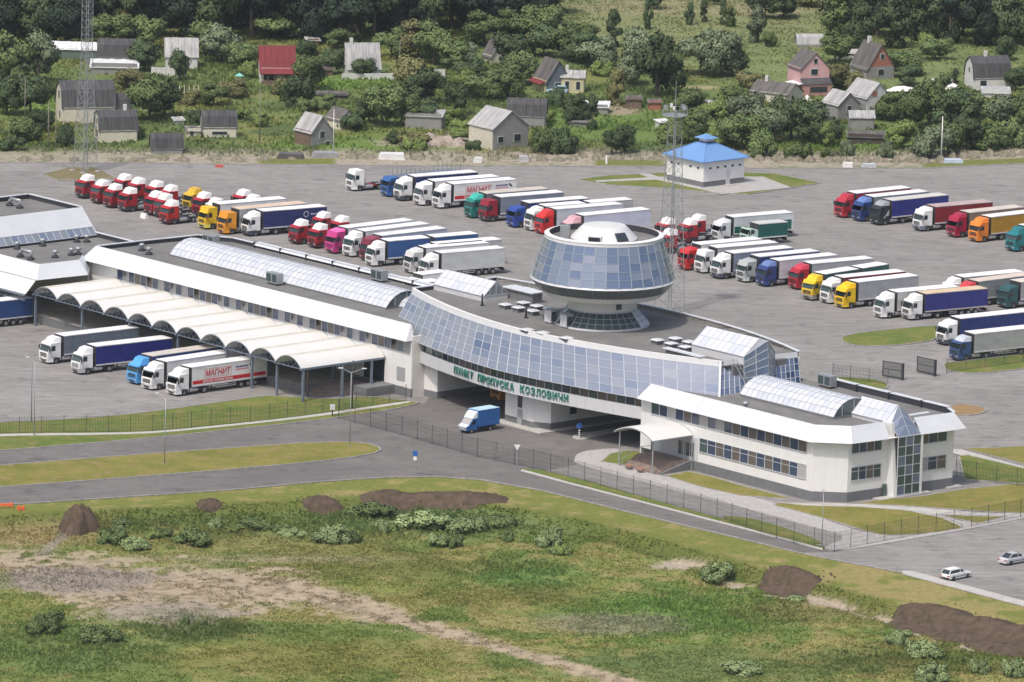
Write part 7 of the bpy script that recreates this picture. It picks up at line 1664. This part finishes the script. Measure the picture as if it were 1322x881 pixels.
# ------------------------------------------------------------------ trees
def leafmat(name, c1, c2):
    m = mat(name, c1, .9, spec=.1, col2=c2, scale=2.6, detail=5, objvar=.22); return m
L_DARK = leafmat('dark_leaves', (.098, .138, .064), (.052, .082, .042)); L_FOR = leafmat('forest_leaves', (.045, .070, .045), (.024, .041, .031)); L_MID = leafmat('mid_leaves', (.155, .208, .082), (.086, .13, .054))
L_LIGHT = leafmat('light_leaves', (.22, .28, .092), (.13, .185, .06)); L_SILV = leafmat('silver_leaves', (.205, .245, .15), (.105, .145, .082)); L_YEL = leafmat('olive_leaves', (.21, .20, .09), (.12, .13, .06)); L_BLUE = leafmat('willow_shrub_leaves', (.29, .36, .17), (.18, .25, .11))
M_BARK = mat('bark', (.10, .08, .065), .95, var=.2, scale=3)
ICO = None
def crown_mesh(seed, n=1500, leaf=.085, shape='round'):
    global ICO
    if ICO is None:
        import bmesh as _b
        q = _b.new(); _b.ops.create_icosphere(q, subdivisions=1, radius=1); ICO = ([tuple(v.co) for v in q.verts], [tuple(v.index for v in f.verts) for f in q.faces]); q.free()
    r = np.random.RandomState(seed); K = 16 if shape != 'cone' else 20
    cs = []; 
    for k in range(K):
        if shape == 'round': a = r.rand() * 6.283; z = r.uniform(-.55, .75); rad = sqrt(max(0, 1 - z * z)) * r.uniform(.25, .72); cs.append((rad * cos(a), rad * sin(a), z * .78, r.uniform(.26, .46)))
        elif shape == 'tall': a = r.rand() * 6.283; z = r.uniform(-.8, .85); rad = (1 - abs(z) ** 2) * r.uniform(.15, .62); cs.append((rad * cos(a), rad * sin(a), z, r.uniform(.22, .38)))
        elif shape == 'cone': z = -0.9 + 1.8 * (k / K); rad = (1 - (z + 1) / 2) * .55; a = r.rand() * 6.283; cs.append((rad * .6 * cos(a), rad * .6 * sin(a), z, .12 + rad * .6))
        else: a = r.rand() * 6.283; z = r.uniform(-.2, .7); rad = sqrt(r.rand()) * .75; cs.append((rad * cos(a), rad * sin(a), z * (1 - rad * .6), r.uniform(.22, .4)))
    cs = np.array(cs); idx = r.randint(0, K, n); w = cs[idx]
    d = r.normal(size=(n, 3)); d /= np.linalg.norm(d, axis=1)[:, None]
    p = w[:, :3] + d * (w[:, 3] * r.uniform(.55, 1.08, n) )[:, None] * np.array([1, 1, .85])
    nd = d + r.normal(size=(n, 3)) * .55; nd[:, 2] += .25; nd *= np.sign((nd * d).sum(1))[:, None]; nd /= np.linalg.norm(nd, axis=1)[:, None]
    t1 = np.cross(nd, r.normal(size=(n, 3))); t1 /= np.linalg.norm(t1, axis=1)[:, None]; t2 = np.cross(nd, t1); s = (leaf * r.uniform(.6, 1.35, n))[:, None]
    V = np.stack([p - t1 * s - t2 * s * .7, p + t1 * s - t2 * s * .7, p + t1 * s * .6 + t2 * s, p - t1 * s * .6 + t2 * s], 1).reshape(-1, 3)
    VV = V.tolist(); FF = [(4 * i, 4 * i + 1, 4 * i + 2, 4 * i + 3) for i in range(n)]
    for c in cs:
        o = len(VV); VV += [(c[0] + v[0] * c[3] * .66 * r.uniform(.8, 1.1), c[1] + v[1] * c[3] * .66 * r.uniform(.8, 1.1), c[2] + v[2] * c[3] * .56) for v in ICO[0]]; FF += [tuple(k + o for k in f) for f in ICO[1]]
    NN = np.repeat(p - w[:, :3] * .92 + r.normal(size=(n, 3)) * .05, 4, 0); NN = NN / np.linalg.norm(NN, axis=1)[:, None] + np.array([0, 0, .25]); NN = NN + V * .35
    for c in cs: NN = np.concatenate([NN, np.array([[v[0], v[1], v[2] + .2] for v in ICO[0]])])
    NN /= np.linalg.norm(NN, axis=1)[:, None]
    me = bpy.data.meshes.new('crown'); me.from_pydata(VV, [], FF); me.update(); me.polygons.foreach_set('use_smooth', [True] * len(me.polygons)); me.normals_split_custom_set_from_vertices(NN.tolist()); me.update(); return me
SH = {k: [crown_mesh(10 * i + j, 4600, .040, k) for j in range(4)] for i, k in enumerate(('round', 'tall', 'bush'))}; SH['cone'] = [crown_mesh(77, 1500, .06, 'cone'), crown_mesh(78, 1500, .06, 'cone')]
def tm(): 
    mb = MB(); mb.cyl((0, 0), .05, 0, .55, 8, .03)
    for k in range(6): a = k * 1.05; mb.bar((0, 0, .32 + .05 * k), (.28 * cos(a), .28 * sin(a), .62 + .05 * k), .022, seg=5)
    return mb.mesh('trunk', M_BARK)
TRUNK = tm(); CM = {}
TREES = []
def tree(px_, py_, w_px, h_px, kind, m, adj, z=None, zoff=0):
    w_ = adj.split(); adj = ' '.join(w_[:13]) if len(w_) > 13 else adj
    b = P(px_, py_); sc = FPX / (b - Vector((0, -DCAM, HCAM))).length; rad = w_px / sc / 2 * 1.06; ht = h_px / sc * 1.04
    zz = float(ground_z(b.x, b.y)) if z is None else z; b = b + Vector((0, rad * .6, 0))
    t = thing('tree' if h_px > 24 else 'bush', adj, 'tree' if h_px > 24 else 'bush', (b.x, b.y, zz - .1)); t['_px'] = px_; t['_py'] = py_
    key = (kind, random.randrange(4 if kind != 'cone' else 2), m.name)
    if key not in CM: me = SH[kind][key[1]].copy(); me.materials.append(m); CM[key] = me
    c = put('crown', CM[key], t); 
    if kind == 'bush': c.location = (0, 0, ht * .28); c.scale = (rad * 1.25, rad * 1.1, ht * .95)
    else: c.location = (0, 0, ht * .50); c.scale = (rad * 1.28, rad * 1.15, ht * .57)
    c.rotation_euler = (0, 0, random.uniform(0, 6.28))
    if kind != 'bush': k = put('trunk', TRUNK, t); k.scale = (ht * .6, ht * .6, ht * .9)
    else: k = put('stems', TRUNK, t); k.scale = (ht * .6, ht * .6, ht * .5)
    TREES.append(t); return t
rr = random.Random(3)
# forest along the top: staggered rows of separate trees
FW = [(-30, 'beyond the far left corner'), (12, 'at the left edge'), (50, 'above the grey green tree left of the mast'), (88, 'just left of the tall mast'), (128, 'just right of the tall mast'), (168, 'above the dark slate roofed house'), (208, 'up left of the pale roofed house'), (248, 'above the pale roofed house'), (288, 'between the pale and the red roof'), (328, 'up left of the red roof'), (368, 'above the red roof'), (408, 'above the brown forest shed'), (446, 'up left of the white house'), (486, 'above the white house'), (526, 'above the tall olive tree'), (566, 'above the pale board fence'), (606, 'up left of the brown forest roof'), (646, 'above the brown forest roof'), (690, 'at the right end of the wood')]
RW = [(1085, 'at its left end'), (1120, 'above the brick gabled house'), (1156, 'up right of the brick gable'), (1192, 'above the light tree at the wood edge'), (1228, 'above the parked white car'), (1264, 'above the upper right gambrel house'), (1300, 'up right of the upper right gambrel house'), (1340, 'at the right edge')]
RN = ['front row', 'second row', 'third row', 'last row']
for row, (y0, hh, ww) in enumerate(((54, 86, 62), (42, 92, 64), (28, 92, 64), (12, 84, 64))):
    for i, (x, wh) in enumerate(FW):
        x = x + (row % 2) * 18 - 6
        edge = max(0, (x - 560)) / 130 * 22
        tree(x + rr.uniform(-5, 5), y0 + rr.uniform(-4, 4) + (10 if x < 120 else 0) - edge, ww * rr.uniform(.85, 1.25), hh * rr.uniform(.85, 1.15) * (.8 if x > 600 else 1), 'tall' if rr.random() < .5 else 'round', L_FOR if rr.random() < .75 else L_DARK, 'dark forest tree %s of the left wood, %s' % (wh, RN[row]))['group'] = 'trees of the dense wood at top left'
for row, (y0, hh) in enumerate(((62, 70), (48, 76), (34, 76), (16, 70))):
    for i, (x, wh) in enumerate(RW):
        x = x + (row % 2) * 16
        tree(x + rr.uniform(-5, 5), y0 + rr.uniform(-5, 5) - (8 if 1180 < x < 1240 else 0), 54 * rr.uniform(.85, 1.25), hh * rr.uniform(.85, 1.1), 'tall' if rr.random() < .4 else 'round', L_DARK if rr.random() < .6 else (L_FOR if rr.random() < .4 else L_MID), 'dark tree of the right wood %s, %s' % (wh, RN[row]))['group'] = 'trees of the wood at upper right'
X = [ # px, base y, width, height, kind, material, description
 (10, 118, 62, 82, 'round', L_MID, 'broad mid green tree at the left edge above the gardens'), (48, 108, 46, 66, 'round', L_SILV, 'grey green tree left of the long greenhouse'), (38, 150, 50, 55, 'round', L_DARK, 'dark round tree left of the big gambrel house'), (8, 150, 40, 50, 'round', L_DARK, 'dark tree low at the left edge'),
 (140, 62, 50, 46, 'round', L_MID, 'green tree behind the dark slate roofed house'), (165, 52, 46, 40, 'round', L_YEL, 'olive tree before the forest above the greenhouse'), (195, 66, 46, 44, 'round', L_MID, 'tree between greenhouse and pale roofed house, right one'), (185, 92, 46, 38, 'round', L_DARK, 'dark tree left of the pale roofed house'), (231, 105, 28, 40, 'round', L_DARK, 'small dark tree standing before the pale roofed house'),
 (262, 74, 50, 46, 'round', L_MID, 'tree right of the pale roofed house'), (285, 84, 54, 48, 'round', L_SILV, 'grey green tree left of the red roofed house'), (312, 92, 40, 36, 'round', L_MID, 'tree touching the left side of the red roofed house'), (320, 102, 30, 22, 'bush', L_LIGHT, 'bright green bush at the foot of the red roofed house'),
 (192, 158, 60, 60, 'round', L_MID, 'big round tree right of the small cream gambrel house'), (212, 152, 40, 48, 'round', L_DARK, 'dark tree at the right shoulder of the big round one'), (165, 118, 40, 28, 'round', L_YEL, 'olive tree below the flat roofed annex'), (275, 140, 36, 34, 'round', L_MID, 'garden tree above the grey gambrel hut'), (247, 138, 30, 20, 'bush', L_YEL, 'olive bush below the white hoops'), (255, 160, 26, 18, 'bush', L_DARK, 'dark bush above the tiny lean-to'), (300, 128, 40, 26, 'round', L_YEL, 'olive tree above the grey gambrel hut, right side'), (310, 155, 24, 16, 'bush', L_LIGHT, 'yellow green bush right of the grey gambrel hut'), (335, 165, 22, 22, 'round', L_LIGHT, 'bright small tree left of the narrow brick hut'),
 (28, 186, 44, 34, 'bush', L_MID, 'bush at the left edge close to the lot'), (52, 172, 34, 30, 'round', L_DARK, 'dark tree left of the twin utility poles'), (12, 196, 34, 20, 'bush', L_DARK, 'dark low bush at the left edge by the kerb'), (85, 190, 28, 30, 'bush', L_DARK, 'dark bush at the foot of the left mast'), (178, 178, 20, 16, 'bush', L_MID, 'bush right of the small cream gambrel house'),
 (395, 118, 46, 46, 'round', L_MID, 'tree before the right end of the red roofed house'), (382, 132, 44, 34, 'bush', L_DARK, 'dark bush below the red roofed house'), (392, 84, 34, 32, 'round', L_DARK, 'dark tree right of the red roof'), (428, 98, 30, 34, 'round', L_DARK, 'dark tree left of the white house'), (468, 104, 28, 28, 'round', L_DARK, 'small dark tree before the white house'), (436, 64, 34, 26, 'round', L_MID, 'tree behind the white house on its left'), (355, 52, 60, 36, 'round', L_MID, 'tree behind the red roofed house'), (390, 46, 46, 26, 'bush', L_LIGHT, 'light bush at the forest edge by the brown shed'),
 (492, 168, 60, 56, 'round', L_MID, 'big grey green round tree in the middle of the gardens'), (476, 162, 36, 40, 'round', L_DARK, 'dark tree left of the big middle round tree'), (518, 166, 38, 46, 'round', L_MID, 'tree right of the big middle round tree'), (548, 164, 44, 36, 'round', L_DARK, 'dark tree standing before the grey flat roofed shed'), (452, 170, 40, 22, 'bush', L_DARK, 'dark bush right of the cream hut'),
 (530, 126, 56, 52, 'round', L_YEL, 'reddish olive tree left of centre'), (548, 134, 50, 44, 'round', L_DARK, 'dark tree at centre above the flat roofed shed'), (505, 76, 44, 40, 'round', L_MID, 'tree right of the white house'), (540, 78, 60, 54, 'round', L_YEL, 'tall olive tree before the forest, centre left'), (560, 86, 50, 60, 'round', L_MID, 'tall green tree before the forest, centre left'), (585, 92, 50, 40, 'round', L_MID, 'tree behind the pale board fence'), (600, 84, 36, 30, 'round', L_SILV, 'silvery tree above the green board fence'),
 (625, 130, 50, 38, 'round', L_MID, 'tree behind the big grey house on its left'), (655, 128, 50, 46, 'round', L_MID, 'tree behind the big grey house on its right'), (600, 122, 40, 32, 'round', L_LIGHT, 'light green tree left of the big grey house'), (590, 150, 36, 44, 'round', L_DARK, 'dark tree left of the big grey house'), (607, 104, 44, 30, 'round', L_DARK, 'dark tree under the forest edge house'), (660, 92, 50, 50, 'round', L_DARK, 'dark tree right of the forest edge house'), (625, 62, 56, 50, 'round', L_MID, 'tree behind the forest edge house'), (672, 112, 44, 46, 'round', L_MID, 'tree left of the yellow house'),
 (665, 60, 56, 50, 'round', L_MID, 'tree at the right end of the forest'), (695, 62, 60, 56, 'round', L_MID, 'tall tree above the yellow house'), (702, 76, 50, 44, 'round', L_DARK, 'dark tree just above the yellow house'), (728, 80, 46, 44, 'round', L_MID, 'tree right above the yellow house'), (755, 84, 50, 44, 'round', L_DARK, 'dark tree right of the yellow house roof'), (773, 92, 50, 44, 'round', L_SILV, 'silvery tree right of the yellow house'), (792, 62, 30, 42, 'tall', L_DARK, 'slim dark tree left of the conifer'), (748, 60, 40, 32, 'round', L_MID, 'tree on the meadow edge at top centre'), (780, 100, 30, 20, 'bush', L_LIGHT, 'light bush right of the yellow annex'),
 (822, 98, 44, 62, 'round', L_SILV, 'pale tree left of the big dark tree'), (815, 112, 40, 44, 'round', L_SILV, 'grey leaved tree at the left foot of the big dark tree'), (848, 128, 62, 86, 'round', L_DARK, 'big dark broad tree behind the middle mast'), (868, 108, 34, 50, 'round', L_MID, 'green tree right of the big dark tree'), (905, 100, 56, 62, 'round', L_SILV, 'bushy pale willow on the meadow'), (932, 100, 54, 62, 'round', L_SILV, 'second pale willow on the meadow'), (945, 98, 44, 40, 'round', L_DARK, 'dark base of the willow group on the meadow'),
 (798, 138, 32, 46, 'tall', L_YEL, 'burnt orange bush before the plank shed'), (836, 40, 13, 38, 'tall', L_DARK, 'tallest dark conifer on the meadow'), (890, 34, 15, 28, 'tall', L_DARK, 'conifer on the meadow, second'), (909, 30, 14, 26, 'tall', L_DARK, 'conifer on the meadow, third'), (933, 33, 14, 30, 'tall', L_DARK, 'conifer on the meadow, fourth'), (944, 36, 18, 28, 'tall', L_MID, 'wide light conifer on the meadow'), (975, 58, 34, 46, 'tall', L_SILV, 'silvery upright tree on the meadow'), (992, 62, 20, 22, 'bush', L_MID, 'bush beside the silvery upright tree'), (988, 26, 44, 40, 'round', L_DARK, 'dark tree at the top right of the meadow'), (1012, 24, 40, 36, 'round', L_DARK, 'dark tree at the top edge near the wood'), (848, 12, 26, 24, 'round', L_DARK, 'dark tree at the top edge of the meadow'), (922, 8, 20, 20, 'round', L_MID, 'small tree at the very top of the meadow'),
 (742, 162, 34, 44, 'round', L_DARK, 'dark tree left of the white roofed shed'), (764, 168, 22, 40, 'tall', L_DARK, 'slim dark tree before the white roofed shed'), (705, 200, 34, 34, 'bush', L_MID, 'bush right of the big grey house'), (728, 200, 34, 34, 'bush', L_DARK, 'dark bush by the far strip below the small shed'), (790, 202, 32, 34, 'round', L_DARK, 'left one of the dark tree pair by the far strip'), (806, 198, 28, 38, 'round', L_DARK, 'right one of the dark tree pair by the far strip'), (612, 194, 20, 14, 'bush', L_DARK, 'small dark bush before the big grey house'), (530, 192, 40, 20, 'bush', L_YEL, 'olive bush beside the rubble heaps'), (512, 186, 26, 18, 'bush', L_DARK, 'dark bush left of the rubble heaps'), (705, 158, 26, 18, 'bush', L_LIGHT, 'bright bush right of the streaked gambrel house'),
 (890, 160, 46, 44, 'round', L_MID, 'grey green tree behind the middle mast on the right'), (905, 178, 40, 36, 'round', L_MID, 'tree behind the blue roof'), (925, 165, 44, 34, 'round', L_LIGHT, 'light tree above the blue roof'), (868, 186, 36, 30, 'bush', L_LIGHT, 'light bush left of the pump house'), (930, 188, 44, 36, 'bush', L_LIGHT, 'light bush right behind the blue roof'), (958, 196, 56, 50, 'round', L_MID, 'round tree right of the pump house'), (962, 178, 54, 56, 'round', L_SILV, 'big silvery willow above the pump house'), (990, 186, 44, 48, 'round', L_SILV, 'second silvery willow right of the pump house'), (985, 204, 44, 36, 'bush', L_MID, 'green bush right of the pump house by the strip'),
 (1022, 182, 50, 56, 'round', L_DARK, 'big dark tree between the willows'), (1045, 186, 54, 58, 'round', L_DARK, 'broad dark tree below the low house'), (1072, 190, 36, 40, 'round', L_DARK, 'dark tree left of the dark lean-to shed'), (1030, 206, 36, 22, 'bush', L_MID, 'green bush by the far strip below the dark tree'), (1066, 203, 28, 40, 'tall', L_LIGHT, 'light green upright tree left of the dark lean-to'), (1095, 200, 20, 20, 'bush', L_SILV, 'grey bush before the dark lean-to shed'), (1145, 204, 26, 22, 'bush', L_SILV, 'grey bush right of the dark lean-to shed'),
 (1152, 158, 46, 42, 'round', L_MID, 'tree right of the pale gabled house'), (1166, 194, 42, 38, 'round', L_LIGHT, 'bright green tree right of the dark lean-to'), (1180, 172, 44, 60, 'round', L_MID, 'tall tree in the right hand thicket, left'), (1200, 166, 50, 62, 'round', L_MID, 'tall tree in the right hand thicket, second'), (1232, 176, 56, 60, 'round', L_DARK, 'dark tree in the right hand thicket'), (1262, 172, 54, 54, 'round', L_MID, 'tree in the right hand thicket below the flat shed'), (1292, 176, 52, 54, 'round', L_SILV, 'grey green tree in the right hand thicket'), (1318, 178, 46, 56, 'round', L_MID, 'tree at the right edge of the thicket'), (1202, 206, 46, 44, 'bush', L_SILV, 'grey green bush left of the white pole'), (1224, 202, 44, 46, 'round', L_MID, 'tree at the white pole'), (1250, 196, 44, 46, 'round', L_DARK, 'dark tree right of the white pole'), (1275, 194, 48, 34, 'bush', L_MID, 'bush behind the row of sand heaps'), (1308, 190, 44, 36, 'bush', L_MID, 'bush at the right edge by the sand heaps'),
 (1078, 84, 50, 38, 'round', L_MID, 'tree behind the pink house on the right'), (1168, 100, 44, 36, 'round', L_MID, 'tree right of the brick gabled house'), (1175, 112, 40, 28, 'round', L_DARK, 'dark tree above the white plastic bed'), (1078, 118, 36, 38, 'round', L_YEL, 'olive tree right of the pink house'), (1096, 116, 40, 24, 'bush', L_YEL, 'olive bush below the brick gabled house'), (1196, 72, 30, 28, 'round', L_LIGHT, 'light tree at the wood edge'), (1208, 80, 40, 30, 'round', L_MID, 'tree before the wood at right'), (1298, 80, 30, 34, 'round', L_DARK, 'dark tree right above the gambrel house'), (1312, 120, 30, 32, 'round', L_DARK, 'dark tree at the right edge by the flat shed'), (1234, 110, 14, 18, 'tall', L_DARK, 'small conifer left of the upper right house'), (972, 114, 36, 22, 'bush', L_YEL, 'olive bush left of the low dark roofed house'), (948, 130, 34, 20, 'bush', L_MID, 'bush below the meadow left of the low house'),
 (1008, 12, 40, 24, 'round', L_MID, 'tree at the top edge left of the wood'), (1060, 10, 50, 16, 'bush', L_YEL, 'ochre thicket at the top edge')]
for it in X:
    tree(*it[:4], it[4], it[5], it[6])
# filler bushes in the gardens, kept clear of the houses
lms = [(bx, by, w) for bx, by, _, _, w in HOUSES]
n_f = 0
SHORT = {}
for q in HOUSES:
    w = q[2].split()
    for stop in ('with', 'behind', 'before', 'right', 'left', 'at', 'in', 'nearest', 'joined', 'beneath', 'beside', 'half', 'hidden', 'below', 'under', 'above', 'showing', 'on', 'among'):
        if stop in w[2:]: w = w[:2 + w[2:].index(stop)]
    SHORT[q[2]] = ' '.join(w)
while n_f < 34:
    x = rr.uniform(-10, 1330); y = rr.uniform(70, 196)
    if any(abs(x - bx) < w * 5 and -42 < y - by < 16 for bx, by, w in lms): continue
    if 690 < x and y < 100: continue
    if 395 < x < 520 and 170 < y < 200: continue
    kind = rr.choice(['bush', 'bush', 'round']); m_ = rr.choice([L_MID, L_DARK, L_LIGHT, L_YEL, L_MID]); 
    w = rr.uniform(12, 30); near = min(HOUSES, key=lambda q: hypot(q[0] - x, (q[1] - y) * 1.5)); 
    side_ = 'right of' if x > near[0] + 12 else ('left of' if x < near[0] - 12 else 'near')
    col = {'mid_leaves': 'green', 'dark_leaves': 'dark', 'light_leaves': 'light green', 'olive_leaves': 'olive'}[m_.name]
    tree(x, y, w, w * rr.uniform(.6, .9), kind, m_, 'small %s bush %s the %s' % (col, side_, SHORT.get(near[2], ' '.join(near[2].split()[:4])))); n_f += 1
# field shrubs
for x, y, w, h_, m_, lab in ((427, 690, 44, 26, L_BLUE, 'round pale willow shrub in the field'), (250, 692, 40, 24, L_MID, 'mid green shrub in the field at left'), (175, 698, 30, 20, L_BLUE, 'willow shrub right of the tall soil heap'), (142, 690, 34, 24, L_MID, 'green shrub at the foot of the tall soil heap'), (131, 820, 44, 26, L_MID, 'green shrub by the track at lower left'), (60, 806, 44, 30, L_MID, 'low shrub at the lower left edge'), (925, 738, 40, 26, L_BLUE, 'pale shrub left of the rounded soil heap'), (712, 694, 36, 26, L_BLUE, 'blue green shrub above the reeds'),
                              (1030, 764, 18, 10, L_BLUE, 'tiny shrub at the foot of the rounded soil heap'), (1162, 820, 32, 22, L_BLUE, 'pale shrub left of the dark soil bank, upper'), (1195, 838, 36, 26, L_BLUE, 'pale shrub left of the dark soil bank, lower'), (1203, 868, 40, 26, L_BLUE, 'pale shrub near the lower right corner'), (1266, 858, 24, 24, L_BLUE, 'upright pale shrub near the lower right corner'), (1310, 862, 28, 28, L_BLUE, 'pale shrub at the lower right edge'), (238, 796, 12, 16, L_MID, 'lone sapling beside the sandy track'),
                              (480, 658, 50, 22, L_MID, 'green thicket by the small soil heaps'), (545, 672, 60, 24, L_BLUE, 'wide pale thicket below the long soil heap'), (600, 676, 50, 22, L_BLUE, 'pale thicket right of the wide one'), (640, 670, 44, 18, L_MID, 'green thicket below the right end of the soil heap'), (330, 672, 40, 16, L_MID, 'low green shrub in the upper field'), (960, 858, 50, 18, L_BLUE, 'low willow shrub in the lower right field')):
    tree(x, y, w * 1.1, h_ * .95, 'bush', m_, lab, z=-1.5)
nb = [(160, 676, 'the tall soil heap and the verge'), (205, 684, 'the upper field left of centre'), (290, 676, 'the upper bank'), (365, 680, 'the upper bank near the small heap'), (455, 682, 'the reeds below the low heap'), (505, 676, 'the reeds by the wide thicket'), (575, 686, 'the reeds under the long heap'), (665, 686, 'the reeds below the bank end'), (730, 704, 'the bank right of the reeds')]
for i, (x, y, w_) in enumerate(nb):
    for q in range(2):
        tree(x + rr.uniform(-14, 14), y + rr.uniform(-8, 8), rr.uniform(16, 34), rr.uniform(10, 20), 'bush', (L_BLUE, L_MID, L_LIGHT)[(i + q) % 3], 'small %s shrub in %s' % (('pale', 'green', 'light')[(i + q) % 3], w_), z=-1.4)
uniq(TREES)
for t in TREES:
    del t['_px']; del t['_py']
uniq(hs_)

# ------------------------------------------------------------------ grass: many blades, one object per cover
def blades(name, label, cat, N, pxr, pyr, size, seed, zfun=True, cond=None, mt=None):
    r = np.random.RandomState(seed)
    A = P(pxr[0], pyr[0]); corners = [P(a, b) for a in pxr for b in pyr]; x0, x1 = min(c.x for c in corners), max(c.x for c in corners); y0, y1 = min(c.y for c in corners), max(c.y for c in corners)
    x = r.uniform(x0, x1, N); y = r.uniform(y0, y1, N); z = ground_z(x, y)
    C, px, py, d = col_field(x, y, z)
    k, hs, wd, tint = cond(x, y, px, py, d, r, C); x, y, z, C, hs, wd = x[k], y[k], z[k], C[k], hs[k], wd[k]; C = C * tint[k][:, None]
    n = len(x); th = r.uniform(0, 6.283, n); lx, ly = r.normal(size=n) * .55 * hs, r.normal(size=n) * .55 * hs; V = []
    a = np.stack([x - cos_(th) * wd, y - sin_(th) * wd, z - .05], 1); b = np.stack([x + cos_(th) * wd, y + sin_(th) * wd, z - .05], 1)
    c = np.stack([x + lx + cos_(th) * wd * .35, y + ly, z + hs], 1); e = np.stack([x + lx - cos_(th) * wd * .35, y + ly, z + hs * .94], 1)
    V = np.stack([a, b, c, e], 1).reshape(-1, 3)
    me = bpy.data.meshes.new(name); me.vertices.add(4 * n); me.vertices.foreach_set('co', V.ravel()); me.loops.add(4 * n); me.loops.foreach_set('vertex_index', np.arange(4 * n, dtype=np.int32)); me.polygons.add(n); me.polygons.foreach_set('loop_start', np.arange(0, 4 * n, 4, dtype=np.int32)); me.update()
    nn = np.stack([r.normal(size=n) * .25, r.normal(size=n) * .25 - .1, np.ones(n)], 1); nn /= np.linalg.norm(nn, axis=1)[:, None]; 
    ca = me.color_attributes.new('col', 'FLOAT_COLOR', 'POINT'); cc = np.repeat(np.concatenate([C, np.ones((n, 1))], 1), 4, 0); ca.data.foreach_set('color', cc.ravel().astype(np.float32)); me.materials.append(M_BLADE)
    o = put(name, me); return tag(o, label, cat, kind='stuff')
cos_, sin_ = np.cos, np.sin
M_BLADE = attr_mat('grass_blades', amt=.3, scale=1.2)
_n = M_BLADE.node_tree; _p = _n.nodes['Principled BSDF']; _d = _n.nodes.new('ShaderNodeBsdfDiffuse'); _t = _n.nodes.new('ShaderNodeBsdfTranslucent'); _m = _n.nodes.new('ShaderNodeMixShader'); _m.inputs[0].default_value = .6
_c = _p.inputs['Base Color'].links[0].from_socket; _n.links.new(_c, _d.inputs['Color']); _n.links.new(_c, _t.inputs['Color']); _n.links.new(_d.outputs[0], _m.inputs[1]); _n.links.new(_t.outputs[0], _m.inputs[2]); _n.links.new(_m.outputs[0], _n.nodes['Material Output'].inputs['Surface']); _n.nodes.remove(_p)
def cfield(x, y, px, py, d, r, C):
    sand = C[:, 0] > .26
    n1 = fbm(x, y, 5, 61); n2 = fbm(x, y, 1.7, 65)
    keep = (d > 1.0) & ((~sand & ~(np.abs(C[:, 0] - C[:, 1]) + np.abs(C[:, 1] - C[:, 2]) < .05)) | (r.rand(len(x)) < .012)) & ((n1 * .5 + n2 * .5 + r.rand(len(x)) * .35) > .62)
    tall = np.clip(ellv(px, py, 560, 672, 160, 22) + ellv(px, py, 900, 795, 150, 34) * .7 + ellv(px, py, 670, 740, 75, 22) * .8 + ellv(px, py, 90, 835, 120, 36) * .7 + ellv(px, py, 1180, 850, 150, 30) * .6 + ellv(px, py, 300, 678, 330, 18) * .8 + ellv(px, py, 260, 812, 90, 16) * .8, 0, 1)
    hs = (.05 + .16 * n1 * n2 * 1.8 + tall * r.uniform(.08, .5, len(x))) * r.uniform(.6, 1.3, len(x)); wd = r.uniform(.08, .2, len(x)) * (1 + .5 * tall)
    return keep, hs, wd, r.uniform(1.5, 2.15, len(x))
def ellv(px, py, cx, cy, rx, ry): return np.clip(1.3 - np.sqrt(((px - cx) / rx) ** 2 + ((py - cy) / ry) ** 2), 0, 1)
blades('field_grass', 'rough uneven field grass, weeds and reeds in the foreground', 'grass', 280000, (-30, 1352), (636, 900), .3, 5, cond=cfield)
def cgard(x, y, px, py, d, r, C):
    dd = y - FARY(x); n1 = fbm(x, y, 9, 71); n2 = fbm(x, y, 3, 75)
    keep = (dd > 8) & (C[:, 0] < .3) & (n1 * .6 + n2 * .4 + r.rand(len(x)) * .25 > .60)
    return keep, (.2 + .9 * n1 * n2) * np.where((px > 690) & (py < 112), .45, 1) * r.uniform(.6, 1.4, len(x)), r.uniform(.12, .3, len(x)), r.uniform(1.3, 1.9, len(x))
blades('garden_weeds', 'tall weeds and crops between the garden houses', 'weeds', 130000, (-20, 1342), (0, 206), .4, 6, cond=cgard)
# ------------------------------------------------------------------ thin summer haze over the whole place
hz = MB().box(-2600, 2600, -1500, 3600, -4.5, 240).mesh('haze', None) if False else None
mb = MB().box(-2600, 2600, -1500, 3600, -4.5, 240); me = bpy.data.meshes.new('haze'); me.from_pydata(mb.v, [], mb.f)
mh = bpy.data.materials.new('haze_air'); mh.use_nodes = True; n = mh.node_tree; n.nodes.remove(n.nodes['Principled BSDF'])
pv = n.nodes.new('ShaderNodeVolumePrincipled'); pv.inputs['Color'].default_value = (.78, .87, .93, 1); pv.inputs['Density'].default_value = 0.000042; pv.inputs['Anisotropy'].default_value = 0.2
n.links.new(pv.outputs[0], n.nodes['Material Output'].inputs['Volume']); me.materials.append(mh)
hz = put('haze', me); hz['kind'] = 'stuff'; hz['label'] = 'thin bluish summer haze over the whole place'; hz['category'] = 'haze'
